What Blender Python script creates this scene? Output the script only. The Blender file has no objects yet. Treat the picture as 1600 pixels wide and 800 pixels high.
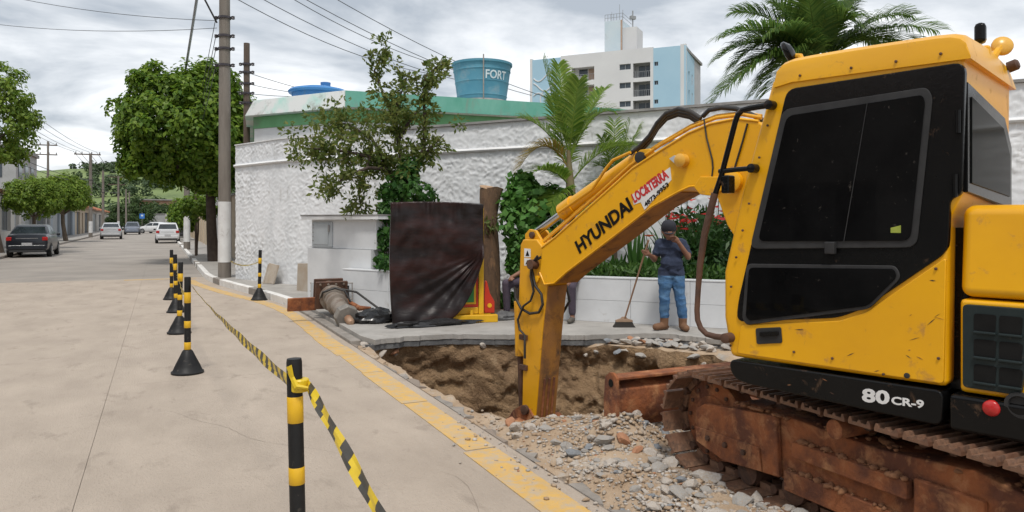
import bpy, math, random
import numpy as np
from mathutils import Vector, Matrix, noise

random.seed(7); np.random.seed(7)
S = bpy.context.scene
COL = S.collection
R = math.radians

# ---------------------------------------------------------------- camera
F, V0, EYE = 1160.0, 345.0, 1.65          # focal length and horizon in pixels of the 1600 px picture, eye height
YAW = math.atan2(550, 1160)               # the street runs along +Y, the camera is turned right of it
sY, cY = math.sin(YAW), math.cos(YAW)
cam = bpy.data.cameras.new('camera'); camo = bpy.data.objects.new('camera', cam); COL.objects.link(camo)
camo.location = (0, 0, EYE); camo.rotation_euler = (R(90), 0, -YAW)
cam.sensor_width = 36; cam.lens = F / 1600 * 36; cam.shift_y = -(400 - V0) / 1600
cam.clip_start = 0.05; cam.clip_end = 6000
S.camera = camo

# ---------------------------------------------------------------- sky
SUN_EL, SUN_AZ = 62, 205                  # azimuth clockwise from +Y, where the sun stands
w = bpy.data.worlds.new('World'); S.world = w; w.use_nodes = True
nt = w.node_tree; nt.nodes.clear()
def N(t, **k):
    n = nt.nodes.new(t)
    for a, b in k.items(): setattr(n, a, b)
    return n
out = N('ShaderNodeOutputWorld')
sky = N('ShaderNodeTexSky', sky_type='NISHITA', sun_disc=False, sun_elevation=R(SUN_EL), sun_rotation=R(SUN_AZ))
b1 = N('ShaderNodeBackground'); b1.inputs[1].default_value = 0.10
nt.links.new(sky.outputs[0], b1.inputs[0])
tc = N('ShaderNodeTexCoord'); sp = N('ShaderNodeSeparateXYZ'); nt.links.new(tc.outputs['Generated'], sp.inputs[0])
ad = N('ShaderNodeMath', operation='ADD'); ad.inputs[1].default_value = 0.16
mx = N('ShaderNodeMath', operation='MAXIMUM'); mx.inputs[1].default_value = 0.02
nt.links.new(sp.outputs[2], mx.inputs[0]); nt.links.new(mx.outputs[0], ad.inputs[0])
dx = N('ShaderNodeMath', operation='DIVIDE'); dy = N('ShaderNodeMath', operation='DIVIDE')
nt.links.new(sp.outputs[0], dx.inputs[0]); nt.links.new(ad.outputs[0], dx.inputs[1])
nt.links.new(sp.outputs[1], dy.inputs[0]); nt.links.new(ad.outputs[0], dy.inputs[1])
cb = N('ShaderNodeCombineXYZ'); nt.links.new(dx.outputs[0], cb.inputs[0]); nt.links.new(dy.outputs[0], cb.inputs[1])
n1 = N('ShaderNodeTexNoise'); n1.inputs['Scale'].default_value = 0.95; n1.inputs['Detail'].default_value = 7; n1.inputs['Roughness'].default_value = 0.55; n1.inputs['Distortion'].default_value = 0.35
nt.links.new(cb.outputs[0], n1.inputs['Vector'])
rp = N('ShaderNodeValToRGB'); e = rp.color_ramp.elements
e[0].position = 0.40; e[0].color = (0.45, 0.495, 0.55, 1)
e[1].position = 0.60; e[1].color = (1.12, 1.13, 1.14, 1)
m_ = e.new(0.5); m_.color = (0.76, 0.79, 0.825, 1)
nt.links.new(n1.outputs[0], rp.inputs[0])
b2 = N('ShaderNodeBackground'); b2.inputs[1].default_value = 0.68
nt.links.new(rp.outputs[0], b2.inputs[0])
ms = N('ShaderNodeMixShader'); ms.inputs[0].default_value = 0.93
nt.links.new(b1.outputs[0], ms.inputs[1]); nt.links.new(b2.outputs[0], ms.inputs[2]); nt.links.new(ms.outputs[0], out.inputs[0])

# ---------------------------------------------------------------- sun
sl = bpy.data.lights.new('sun', 'SUN'); sl.energy = 1.5; sl.angle = R(10); sl.color = (1, 0.955, 0.89)
so = bpy.data.objects.new('sun', sl); COL.objects.link(so)
sd = Vector((math.sin(R(SUN_AZ)) * math.cos(R(SUN_EL)), math.cos(R(SUN_AZ)) * math.cos(R(SUN_EL)), math.sin(R(SUN_EL))))
so.rotation_euler = sd.to_track_quat('Z', 'Y').to_euler(); so.location = sd * 50

vs = S.view_settings
vs.view_transform = 'Standard'; vs.look = 'None'; vs.gamma = 1; vs.exposure = 0.72; vs.use_curve_mapping = False
S.cycles.max_bounces = 6; S.cycles.transparent_max_bounces = 6

# ---------------------------------------------------------------- from the photograph's measures to the place
def c2w(X, Z): return (cY * X + sY * Z, cY * Z - sY * X)
def G(u, v, h=0.0):                       # ground point seen at a pixel, at height h
    Z = (EYE - h) * F / (v - V0); x, y = c2w((u - 800) / F * Z, Z); return (x, y, h)
def at(u, v, Z):                          # point at depth Z
    x, y = c2w((u - 800) / F * Z, Z); return (x, y, EYE + (V0 - v) / F * Z)
def smooth01(t): t = min(1, max(0, t)); return t * t * (3 - 2 * t)
def V3(a): return Vector(a)

# ---------------------------------------------------------------- materials
MATS = {}
def mat(name, col, rough=0.6, col2=None, scale=4.0, metal=0.0, dirt=None, dirt_amt=0.0, dirt_scale=3.0, bump=0.0, bump_scale=40.0,
        spec=0.5, coat=0.0, lo=0.35, hi=0.65, stretch=(1, 1, 1), bdist=0.01, rvar=0.0, distort=0.0, ior=1.5):
    m = bpy.data.materials.new(name); m.use_nodes = True; t = m.node_tree; p = t.nodes['Principled BSDF']
    L = t.links.new
    def nn(k, **kw):
        n = t.nodes.new(k)
        for a, b in kw.items(): setattr(n, a, b)
        return n
    tc = nn('ShaderNodeTexCoord'); mp = nn('ShaderNodeMapping'); mp.inputs['Scale'].default_value = stretch
    L(tc.outputs['Object'], mp.inputs[0])
    def noi(sc, det=6, dist=0.0, r=0.6):
        n = nn('ShaderNodeTexNoise'); n.inputs['Scale'].default_value = sc; n.inputs['Detail'].default_value = det
        n.inputs['Roughness'].default_value = r; n.inputs['Distortion'].default_value = dist; L(mp.outputs[0], n.inputs['Vector']); return n
    def rng(src, a, b):
        n = nn('ShaderNodeMapRange'); n.inputs[1].default_value = a; n.inputs[2].default_value = b; L(src, n.inputs[0]); return n
    c4 = tuple(col) + (1,)
    p.inputs['Base Color'].default_value = c4
    cur = None
    def mix(fac, ca, cb):
        n = nn('ShaderNodeMix', data_type='RGBA'); L(fac, n.inputs[0])
        for s, i in ((ca, 6), (cb, 7)):
            if isinstance(s, tuple): n.inputs[i].default_value = s
            else: L(s, n.inputs[i])
        return n.outputs[2]
    if col2:
        cur = mix(rng(noi(scale, 7, distort).outputs[0], lo, hi).outputs[0], c4, tuple(col2) + (1,))
    if dirt and dirt_amt > 0:
        f = rng(noi(dirt_scale, 9, 0.4, 0.68).outputs[0], 0.66 - 0.36 * dirt_amt, 0.80 - 0.28 * dirt_amt).outputs[0]
        cur = mix(f, cur if cur else c4, tuple(dirt) + (1,))
        if rvar:
            ro = nn('ShaderNodeMapRange'); L(f, ro.inputs[0]); ro.inputs[3].default_value = rough; ro.inputs[4].default_value = min(1, rough + rvar)
            L(ro.outputs[0], p.inputs['Roughness'])
    if cur: L(cur, p.inputs['Base Color'])
    if not rvar: p.inputs['Roughness'].default_value = rough
    p.inputs['Metallic'].default_value = metal
    p.inputs['Specular IOR Level'].default_value = spec; p.inputs['IOR'].default_value = ior
    p.inputs['Coat Weight'].default_value = coat
    if bump > 0:
        b = nn('ShaderNodeBump'); b.inputs['Strength'].default_value = bump; b.inputs['Distance'].default_value = bdist
        L(noi(bump_scale, 6, 0.2, 0.65).outputs[0], b.inputs['Height']); L(b.outputs[0], p.inputs['Normal'])
    MATS[name] = m
    return m
def leafmat(name, a, b, trans=0.35, rough=0.5):
    m = bpy.data.materials.new(name); m.use_nodes = True; t = m.node_tree; p = t.nodes['Principled BSDF']; L = t.links.new
    g = t.nodes.new('ShaderNodeNewGeometry'); r = t.nodes.new('ShaderNodeMix'); r.data_type = 'RGBA'
    r.inputs[6].default_value = tuple(a) + (1,); r.inputs[7].default_value = tuple(b) + (1,)
    L(g.outputs['Random Per Island'], r.inputs[0]); L(r.outputs[2], p.inputs['Base Color'])
    p.inputs['Roughness'].default_value = rough; p.inputs['Specular IOR Level'].default_value = 0.35
    tr = t.nodes.new('ShaderNodeBsdfTranslucent'); L(r.outputs[2], tr.inputs[0])
    mx = t.nodes.new('ShaderNodeMixShader'); mx.inputs[0].default_value = trans
    L(p.outputs[0], mx.inputs[1]); L(tr.outputs[0], mx.inputs[2]); L(mx.outputs[0], t.nodes['Material Output'].inputs[0])
    MATS[name] = m
    return m
def glassmat(name, col=(0.01, 0.011, 0.012), rough=0.06, spec=0.5, ior=1.5):
    return mat(name, col, rough, col2=tuple(c * 1.8 + 0.004 for c in col), scale=1.5, spec=spec, dirt=(0.10, 0.09, 0.08), dirt_amt=0.06, dirt_scale=30, rvar=0.0, ior=ior)

# ---------------------------------------------------------------- mesh building
class MB:
    def __init__(s): s.v = []; s.f = []; s.m = []
    def add(s, vs, fs, mi=0):
        o = len(s.v); s.v.extend(tuple(p) for p in vs)
        for f in fs: s.f.append(tuple(i + o for i in f)); s.m.append(mi)
        return s
    def box(s, c, d, rz=0.0, mi=0, M=None):
        x, y, z = d[0] / 2, d[1] / 2, d[2] / 2
        p = [Vector((sx * x, sy * y, sz * z)) for sx in (-1, 1) for sy in (-1, 1) for sz in (-1, 1)]
        Mr = M if M is not None else Matrix.Rotation(rz, 3, 'Z')
        p = [Mr @ q + Vector(c) for q in p]
        return s.add(p, [(0, 1, 3, 2), (4, 6, 7, 5), (0, 4, 5, 1), (2, 3, 7, 6), (0, 2, 6, 4), (1, 5, 7, 3)], mi)
    def bx(s, x0, x1, y0, y1, z0, z1, mi=0):
        return s.box(((x0 + x1) / 2, (y0 + y1) / 2, (z0 + z1) / 2), (x1 - x0, y1 - y0, z1 - z0), 0, mi)
    def prism(s, A, B, mi=0):             # two matching loops
        n = len(A); fs = [tuple(range(n)), tuple(range(2 * n - 1, n - 1, -1))]
        for i in range(n):
            j = (i + 1) % n; fs.append((j, i, n + i, n + j))
        return s.add(list(A) + list(B), fs, mi)
    def loft(s, rings, cap=True, mi=0, close=True):
        n = len(rings[0]); o = []; fs = []
        for r in rings: o.extend(r)
        for k in range(len(rings) - 1):
            for i in range(n if close else n - 1):
                j = (i + 1) % n; fs.append((k * n + i, k * n + j, (k + 1) * n + j, (k + 1) * n + i))
        if cap: fs.append(tuple(range(n - 1, -1, -1))); fs.append(tuple((len(rings) - 1) * n + i for i in range(n)))
        return s.add(o, fs, mi)
    def tube(s, path, rad, n=8, mi=0, cap=True):
        P = [Vector(p) for p in path]
        rs = rad if hasattr(rad, '__len__') else [rad] * len(P)
        T = [(P[min(i + 1, len(P) - 1)] - P[max(i - 1, 0)]).normalized() for i in range(len(P))]
        up = Vector((0, 0, 1)) if abs(T[0].z) < 0.9 else Vector((1, 0, 0))
        x = T[0].cross(up).normalized(); rings = []
        for i, p in enumerate(P):
            x = (x - T[i] * x.dot(T[i])).normalized(); y = T[i].cross(x)
            rings.append([p + (x * math.cos(2 * math.pi * k / n) + y * math.sin(2 * math.pi * k / n)) * rs[i] for k in range(n)])
        return s.loft(rings, cap, mi)
    def lathe(s, prof, c=(0, 0, 0), axis=(0, 0, 1), n=24, mi=0, cap=True):
        ax = Vector(axis).normalized(); up = Vector((0, 0, 1)) if abs(ax.z) < 0.9 else Vector((1, 0, 0))
        x = ax.cross(up).normalized(); y = ax.cross(x); c = Vector(c)
        rings = [[c + ax * h + (x * math.cos(2 * math.pi * k / n) + y * math.sin(2 * math.pi * k / n)) * max(r, 1e-4) for k in range(n)] for r, h in prof]
        return s.loft(rings, cap, mi)
    def ball(s, c, r, n=10, m=6, mi=0):
        r = r if hasattr(r, '__len__') else (r, r, r); c = Vector(c)
        rings = [[c + Vector((r[0] * max(math.sin(math.pi * j / m), 1e-3) * math.cos(2 * math.pi * k / n), r[1] * max(math.sin(math.pi * j / m), 1e-3) * math.sin(2 * math.pi * k / n), -r[2] * math.cos(math.pi * j / m))) for k in range(n)] for j in range(m + 1)]
        return s.loft(rings, True, mi)
    def build(s, name, mats, parent=None, smooth=None, bevel=0.0, seg=2, loc=None):
        return link_mesh(name, np.array([tuple(p) for p in s.v], dtype=np.float64).reshape(-1, 3), s.f, mats, parent, smooth, bevel, seg, loc, s.m)

def org(p):
    o = Vector((0, 0, 0))
    while p is not None: o += p.location; p = p.parent
    return o
def link_mesh(name, v, f, mats, parent=None, smooth=None, bevel=0.0, seg=2, loc=None, mi=None):
    if parent is None and loc is None:
        loc = ((v[:, 0].min() + v[:, 0].max()) / 2, (v[:, 1].min() + v[:, 1].max()) / 2, v[:, 2].min())
    o3 = org(parent) if parent is not None else Vector((0, 0, 0))
    if loc is not None: o3 = o3 + Vector(loc) if parent is not None and False else Vector(loc) if parent is None else o3
    me = bpy.data.meshes.new(name); me.from_pydata((v - np.array(tuple(o3))).tolist(), [], f)
    if not isinstance(mats, (list, tuple)): mats = [mats]
    for m in mats: me.materials.append(m)
    if mi is not None and len(mats) > 1: me.polygons.foreach_set('material_index', mi)
    if smooth is not None:
        me.polygons.foreach_set('use_smooth', [True] * len(me.polygons))
        if smooth < 179: me.set_sharp_from_angle(angle=R(smooth))
    me.update()
    o = bpy.data.objects.new(name, me); COL.objects.link(o)
    if parent is not None: o.parent = parent
    else: o.location = o3
    if bevel:
        b = o.modifiers.new('bevel', 'BEVEL'); b.width = bevel; b.segments = seg; b.limit_method = 'ANGLE'; b.angle_limit = R(35)
        me.polygons.foreach_set('use_smooth', [True] * len(me.polygons)); b.harden_normals = True
    return o
def fast_mesh(name, v, quads, mats, parent=None, loc=None, smooth=False):   # numpy quads (or triangles)
    v = np.asarray(v, dtype=np.float32); q = np.asarray(quads, dtype=np.int32); k = q.shape[1]
    if parent is None and loc is None: loc = ((v[:, 0].min() + v[:, 0].max()) / 2, (v[:, 1].min() + v[:, 1].max()) / 2, v[:, 2].min())
    o3 = org(parent) if parent is not None else Vector(loc)
    me = bpy.data.meshes.new(name)
    me.vertices.add(len(v)); me.vertices.foreach_set('co', (v - np.array(tuple(o3), dtype=np.float32)).ravel())
    me.loops.add(q.size); me.loops.foreach_set('vertex_index', q.ravel())
    me.polygons.add(len(q)); me.polygons.foreach_set('loop_start', np.arange(0, q.size, k, dtype=np.int32))
    me.update(calc_edges=True)
    if smooth: me.polygons.foreach_set('use_smooth', np.ones(len(q), dtype=bool))
    me.materials.append(mats)
    o = bpy.data.objects.new(name, me); COL.objects.link(o)
    if parent is not None: o.parent = parent
    else: o.location = o3
    return o
def tag(o, label=None, cat=None, group=None, kind=None):
    if label: o['label'] = label
    if cat: o['category'] = cat
    if group: o['group'] = group
    if kind: o['kind'] = kind
    return o
def empty(name, loc, label=None, cat=None, group=None, rz=0.0):
    o = bpy.data.objects.new(name, None); COL.objects.link(o); o.location = loc; o.rotation_euler = (0, 0, rz); o.empty_display_size = 0.1
    return tag(o, label, cat, group)
def struct(o): o['kind'] = 'structure'; return o
def copy_tree(o, parent=None):
    c = o.copy(); COL.objects.link(c); c.parent = parent
    for ch in list(o.children): copy_tree(ch, c)
    return c
def text_mesh(name, body, O, X, Y, wd, ht, m, parent, bold=0.0, thick=0.002, fn=None, shear=0.0):
    cu = bpy.data.curves.new(name, 'FONT'); cu.body = body; cu.offset = bold; cu.extrude = 0.01; cu.resolution_u = 3; cu.shear = shear
    ob = bpy.data.objects.new('tmp', cu); COL.objects.link(ob)
    dg = bpy.context.evaluated_depsgraph_get(); me = bpy.data.meshes.new_from_object(ob.evaluated_get(dg))
    bpy.data.objects.remove(ob); bpy.data.curves.remove(cu)
    n = len(me.vertices); a = np.zeros(n * 3); me.vertices.foreach_get('co', a); a = a.reshape(-1, 3)
    mn, mxx = a.min(0), a.max(0); a = (a - mn) / np.maximum(mxx - mn, 1e-6)
    O = np.array(tuple(O)); X = Vector(X).normalized(); Y = Vector(Y).normalized(); Nn = np.array(tuple(X.cross(Y))); X = np.array(tuple(X)); Y = np.array(tuple(Y))
    if fn: w3 = np.array([fn(p[0], p[1], p[2]) for p in a])
    else: w3 = O + a[:, :1] * X * wd + a[:, 1:2] * Y * ht + (a[:, 2:3] * thick) * Nn
    fs = [tuple(p.vertices) for p in me.polygons]; bpy.data.meshes.remove(me)
    return link_mesh(name, w3, fs, m, parent)

# leaves: many folded leaf blades in one mesh
def leaf_arrays(P, D, size, width=0.45, fold=0.18, jit=0.5, rng=np.random, face=False):
    n = len(P)
    if face:                              # blades lie across the outward direction, facing out and up
        N0 = D * 0.8 + np.array([0, 0, 0.55]) + rng.normal(0, 0.38, (n, 3)); A = rng.normal(0, 1, (n, 3)) + np.array([0, 0, -0.4]); D = A - N0 * (np.sum(A * N0, 1) / np.sum(N0 * N0, 1))[:, None]; Sd = np.cross(D, N0); D /= np.linalg.norm(D, axis=1, keepdims=True) + 1e-9; Sd /= np.linalg.norm(Sd, axis=1, keepdims=True) + 1e-9; Nn = -N0 / np.linalg.norm(N0, axis=1, keepdims=True) * 0.6
        s = (size * rng.uniform(0.65, 1.3, n))[:, None]
        v = np.stack([P, P + D * s * 0.45 + Sd * s * width * 0.5 - Nn * s * fold, P + D * s + Nn * s * fold, P + D * s * 0.45 - Sd * s * width * 0.5 - Nn * s * fold], 1).reshape(-1, 3)
        return v, np.arange(n * 4).reshape(-1, 4)
    D = D + rng.normal(0, jit, (n, 3)); D /= np.linalg.norm(D, axis=1, keepdims=True) + 1e-9
    A = rng.normal(0, 1, (n, 3)); A[:, 2] *= 0.35
    Sd = np.cross(D, A); Sd /= np.linalg.norm(Sd, axis=1, keepdims=True) + 1e-9
    Nn = np.cross(Sd, D)
    s = (size * rng.uniform(0.65, 1.3, n))[:, None] if np.isscalar(size) else size[:, None] * rng.uniform(0.65, 1.3, n)[:, None]
    v = np.stack([P, P + D * s * 0.45 + Sd * s * width * 0.5 + Nn * s * fold, P + D * s, P + D * s * 0.45 - Sd * s * width * 0.5 + Nn * s * fold], 1).reshape(-1, 3)
    q = np.arange(n * 4).reshape(-1, 4)
    return v, q
def leaves(name, P, D, size, m, parent, **k):
    v, q = leaf_arrays(np.asarray(P, float), np.asarray(D, float), size, **k)
    o = fast_mesh(name, v, q, m, parent); o['kind'] = 'stuff'; return o
def clump_points(C, r, n, rng=np.random):          # points through a clump, mostly near its skin, directions outward
    d = rng.normal(0, 1, (n, 3)); d /= np.linalg.norm(d, axis=1, keepdims=True)
    rad = rng.uniform(0.35, 1.0, (n, 1)) ** 0.6
    return np.asarray(C) + d * rad * np.asarray(r), d
# ================================================================ materials of the place
concrete = mat('concrete_road', (0.45, 0.378, 0.31), 0.88, (0.34, 0.283, 0.23), 1.9, dirt=(0.285, 0.235, 0.19), dirt_amt=0.27, dirt_scale=3.4, bump=1.0, bump_scale=60, bdist=0.014, stretch=(1, 0.5, 1), lo=0.3, hi=0.75)
concrete_far = mat('concrete_grey', (0.33, 0.295, 0.26), 0.9, (0.25, 0.225, 0.20), 0.5, dirt=(0.36, 0.31, 0.26), dirt_amt=0.2, dirt_scale=0.4, bump=0.3, bump_scale=60)
joint_m = mat('joint_filler', (0.25, 0.205, 0.165), 0.95, (0.22, 0.18, 0.15), 3)
sidewalk_m = mat('sidewalk_cement', (0.37, 0.35, 0.325), 0.9, (0.27, 0.255, 0.235), 2.0, dirt=(0.20, 0.17, 0.14), dirt_amt=0.2, dirt_scale=2.2, bump=0.4, bump_scale=50)
yellow_line_m = mat('worn_yellow_paint', (0.60, 0.375, 0.11), 0.8, (0.54, 0.335, 0.10), 3, dirt=(0.43, 0.35, 0.255), dirt_amt=0.62, dirt_scale=9, bump=0.4, bump_scale=70)
kerb_white = mat('whitewashed_kerb', (0.74, 0.73, 0.71), 0.85, (0.62, 0.60, 0.57), 5, dirt=(0.27, 0.24, 0.21), dirt_amt=0.28, dirt_scale=4, bump=0.5, bump_scale=30)
kerb_grey = mat('bare_kerb', (0.30, 0.27, 0.24), 0.9, (0.2, 0.18, 0.16), 5, bump=0.5, bump_scale=30)
stucco = mat('white_stucco', (0.74, 0.75, 0.765), 0.8, (0.62, 0.635, 0.65), 1.8, stretch=(1, 1, 0.4), dirt=(0.42, 0.41, 0.39), dirt_amt=0.24, dirt_scale=2.6, bump=0.4, bump_scale=60, bdist=0.006)
cap_grey = mat('weathered_coping', (0.32, 0.31, 0.30), 0.9, (0.2, 0.195, 0.19), 3, bump=0.3)
white_wall = mat('white_render', (0.72, 0.725, 0.73), 0.8, (0.62, 0.62, 0.62), 1.0, dirt=(0.45, 0.43, 0.40), dirt_amt=0.15, dirt_scale=1.5, bump=0.2)
tile_white = mat('white_tile', (0.66, 0.675, 0.69), 0.45, (0.57, 0.585, 0.60), 2.0, dirt=(0.42, 0.40, 0.37), dirt_amt=0.14, dirt_scale=2.5, bump=0.06, bump_scale=12)
grout = mat('grout', (0.36, 0.36, 0.36), 0.9, (0.27, 0.27, 0.27), 3)
soil = mat('garden_soil', (0.09, 0.06, 0.04), 0.95, (0.05, 0.035, 0.025), 6, bump=0.6, bump_scale=20, bdist=0.03)
dirt_m = mat('excavated_earth', (0.30, 0.195, 0.105), 0.95, (0.175, 0.105, 0.055), 2.6, dirt=(0.39, 0.27, 0.16), dirt_amt=0.3, dirt_scale=2.4, bump=1.0, bump_scale=16, bdist=0.07)
sand_m = mat('sandy_spoil', (0.44, 0.335, 0.235), 0.95, (0.34, 0.24, 0.155), 2.5, dirt=(0.40, 0.375, 0.34), dirt_amt=0.35, dirt_scale=3, bump=0.9, bump_scale=45, bdist=0.015)
land_m = mat('land', (0.10, 0.12, 0.05), 0.95, (0.16, 0.13, 0.08), 0.05)
stone_m = [mat('rubble_grey', (0.36, 0.345, 0.325), 0.9, (0.26, 0.25, 0.235), 9, dirt=(0.43, 0.335, 0.245), dirt_amt=0.42, dirt_scale=9, bump=0.5, bump_scale=40),
           mat('rubble_pale', (0.48, 0.445, 0.405), 0.9, (0.38, 0.335, 0.29), 9, dirt=(0.45, 0.345, 0.245), dirt_amt=0.42, dirt_scale=9, bump=0.5, bump_scale=40),
           mat('rubble_blue', (0.235, 0.25, 0.27), 0.85, (0.18, 0.19, 0.20), 9, bump=0.4, bump_scale=40),
           mat('rubble_brick', (0.42, 0.20, 0.105), 0.95, (0.33, 0.17, 0.10), 9, bump=0.4, bump_scale=40)]
asphalt_m = mat('old_asphalt', (0.075, 0.075, 0.078), 0.9, (0.15, 0.15, 0.15), 6, bump=0.6, bump_scale=40)

# ================================================================ road
def qk(p):                                # the right kerb's line
    return 2.30 - 1.15 * smooth01((p - 13.2) / 10.0)
QL = -6.2
P_NEAR, P_FAR = -14.0, 170.0
road = MB()
ps = [P_NEAR, 0, 5.3, 7.5, 9.8] + [10 + i for i in range(15)] + [30, 60, 110, P_FAR]
road.loft([[(QL, p, -0.006), (qk(p) + 0.02, p, -0.006), (qk(p) + 0.02, p, -0.16), (QL, p, -0.16)] for p in ps])
road = struct(road.build('road', joint_m, loc=(0, 0, 0)))
qs = [QL, -3.25, -0.45]
rows = [P_NEAR, -8.2, -2.6, 2.9, 8.4, 13.9, 19.0, 23.55, 34, 47, 62, 80, 100, 125, P_FAR]
rj = random.Random(3)
for i in range(len(rows) - 1):
    for j in range(3):
        a, b = rows[i] + 0.0015, rows[i + 1] - 0.0015; x0 = qs[j] + 0.0015
        n = 1 if b < 13 or a > 24 else 6
        m = MB(); rings = []
        dz = rj.uniform(-0.0015, 0.0015)
        for k in range(n + 1):
            p = a + (b - a) * k / n
            x1 = qs[j + 1] - 0.0015 if j < 2 else qk(p)
            rings.append([(x0, p, dz), (x1, p, dz), (x1, p, -0.0045), (x0, p, -0.0045)])
        m.loft(rings)
        m.build('concrete_slab', concrete if i < 7 else concrete_far, road, bevel=0.0)

# hairline cracks wandering over the slabs
crack_m = mat('crack', (0.24, 0.20, 0.16), 0.95, (0.22, 0.18, 0.15), 8)
for ci, (x0c, y0c, ang, ln) in enumerate(((0.9, 8.7, 2.6, 2.6), (1.2, 5.2, 1.9, 2.4), (-1.6, 9.5, 0.5, 3.2), (0.2, 14.6, 2.9, 3.0), (1.5, 3.4, 1.6, 1.3), (-2.4, 15.5, 1.3, 4.0), (0.6, 11.2, 1.45, 4.4))):
    n_ = int(ln / 0.07); px_, py_, a_ = x0c, y0c, ang; P_ = []
    for k in range(n_):
        a_ = ang + 0.9 * noise.noise((k * 0.13, ci * 7.3, 0)); px_ += math.cos(a_) * 0.07; py_ += math.sin(a_) * 0.07 
        if not (-3.2 < px_ < 1.85): break
        P_.append((px_ + 0.012 * noise.noise((k * 0.9, ci, 5)), py_, math.sin(math.pi * (k + 1) / (n_ + 1)) ** 0.5 * (0.0013 + 0.001 * noise.noise((k * 0.5, ci, 9)))))
    V_ = []
    for k, (a, b, w_) in enumerate(P_):
        V_ += [(a - math.sin(ang) * w_, b + math.cos(ang) * w_, 0.0022), (a + math.sin(ang) * w_, b - math.cos(ang) * w_, 0.0022)]
    if len(P_) > 2: MB().add(V_, [(2 * k, 2 * k + 1, 2 * k + 3, 2 * k + 2) for k in range(len(P_) - 1)]).build('crack', crack_m, road)
# worn yellow line: strokes of paint of uneven length
line = empty('yellow_line', (0, 0, 0)); struct(line)
p = 1.2; k = 0
while p < 22.5:
    ln = rj.uniform(0.55, 1.5); q_ = min(p + ln, 22.5); m = MB(); rings = []
    n = max(1, int((q_ - p) / 0.5))
    o1, w1 = rj.uniform(-0.012, 0.012), rj.uniform(0.22, 0.26)
    for i in range(n + 1):
        pp = p + (q_ - p) * i / n; r_ = qk(pp) - 0.10 + o1 - 0.2 * smooth01((pp - 14) / 6)
        rings.append([(r_ - w1, pp, 0.0055), (r_, pp, 0.0055), (r_, pp, 0.0012), (r_ - w1, pp, 0.0012)])
    m.loft(rings); m.build('paint_stroke', yellow_line_m, line)
    p = q_ + rj.choice([0.01, 0.015, 0.03, 0.05]); k += 1
for a, b in ((-0.9, 0.1), (0.12, 0.95)):
    MB().bx(a, b, 23.1, 23.3, 0.0012, 0.0055).build('paint_stroke', yellow_line_m, line)

# ================================================================ pavements and kerbs
SWZ = 0.10
rim = [(2.62, 5.45), (2.47, 6.2), (2.45, 7.5), (2.45, 8.8), (2.5, 9.55), (2.9, 9.72), (3.6, 9.62), (4.4, 9.2), (5.2, 8.75), (5.9, 8.2), (6.3, 7.4), (6.15, 6.5), (5.6, 5.8), (4.7, 5.4), (3.6, 5.15)]
PC = (4.2, 7.4)
def rim_r(th):
    d = (math.cos(th), math.sin(th)); best = 2.0
    for i in range(len(rim)):
        a, b = rim[i], rim[(i + 1) % len(rim)]
        ax, ay, ex, ey = a[0] - PC[0], a[1] - PC[1], b[0] - a[0], b[1] - a[1]
        den = d[0] * ey - d[1] * ex
        if abs(den) < 1e-9: continue
        t = (ax * ey - ay * ex) / den; s_ = (ax * d[1] - ay * d[0]) / den
        if t > 0 and -1e-6 <= s_ <= 1 + 1e-6: best = t
    return best
def in_sw(x, y):                          # far side of the pit, under the paved pavement
    return y > 9.7 or (x - 2.9) * 0.58 + (y - 9.72) * 0.81 > 0.02 and y > 6.2
def ground_h(x, y):
    n = noise.noise((x * 1.1, y * 1.1, 3.3)) * 0.05 + noise.noise((x * 4, y * 4, 1.3)) * 0.025 + noise.noise((x * 11, y * 11, 8.3)) * 0.012
    h = 0.0 + n
    h += 0.10 * math.exp(-((x - 3.35) ** 2 / 0.5 + (y - 4.95) ** 2 / 0.12)) + 0.20 * math.exp(-((x - 3.05) ** 2 / 0.10 + (y - 4.52) ** 2 / 0.05))      # spoil pushed up before the track
    h += 0.05 * math.exp(-((x - 2.9) ** 2 / 0.25 + (y - 3.4) ** 2 / 2.0))
    t = smooth01((x - 2.33) / 0.22); h = h * t - 0.035 * (1 - t)
    if x < 2.31: h = -0.20
    return h
NT = 440
ths = [2 * math.pi * i / NT for i in range(NT)]
rr = [rim_r(t) + 0.05 * noise.noise((math.cos(t) * 4, math.sin(t) * 4, 5)) + 0.035 * noise.noise((math.cos(t) * 14, math.sin(t) * 14, 2)) for t in ths]
prof = [(0.0, -2.3), (0.3, -2.25), (0.55, -2.15), (0.78, -1.95)]     # floor: radius factor, z
wall_z = [-1.75 + 1.70 * i / 42 for i in range(43)]
V = []; idx = 0
for f_, z in prof:
    for i, t in enumerate(ths):
        r_ = max(rr[i] * f_, 0.02); x, y = PC[0] + math.cos(t) * r_, PC[1] + math.sin(t) * r_
        V.append((x, y, z + 0.12 * noise.noise((x * 1.5, y * 1.5, 0))))
for z in wall_z:
    for i, t in enumerate(ths):
        x, y = PC[0] + math.cos(t) * rr[i], PC[1] + math.sin(t) * rr[i]
        far = in_sw(x + math.cos(t) * 0.2, y + math.sin(t) * 0.2)
        dep = -z
        ins = 0.26 * (dep / 1.6) ** 1.1 - 0.05 * math.exp(-((dep - 0.36) / 0.14) ** 2)      # leans in, undercut below the paving
        nn_ = 0.17 * noise.noise((x * 1.3, y * 1.3, z * 2.2)) + 0.16 * abs(noise.noise((x * 2.6 + 4, y * 2.6, z * 4))) + 0.10 * abs(noise.noise((x * 6, y * 6, z * 9))) + 0.05 * noise.noise((x * 13, y * 13, z * 17)) - 0.08
        r_ = rr[i] - ins + nn_ * min(1, dep * 4)
        V.append((PC[0] + math.cos(t) * r_, PC[1] + math.sin(t) * r_, z + 0.05 * noise.noise((x * 5, y * 5, z * 4))))
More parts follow.
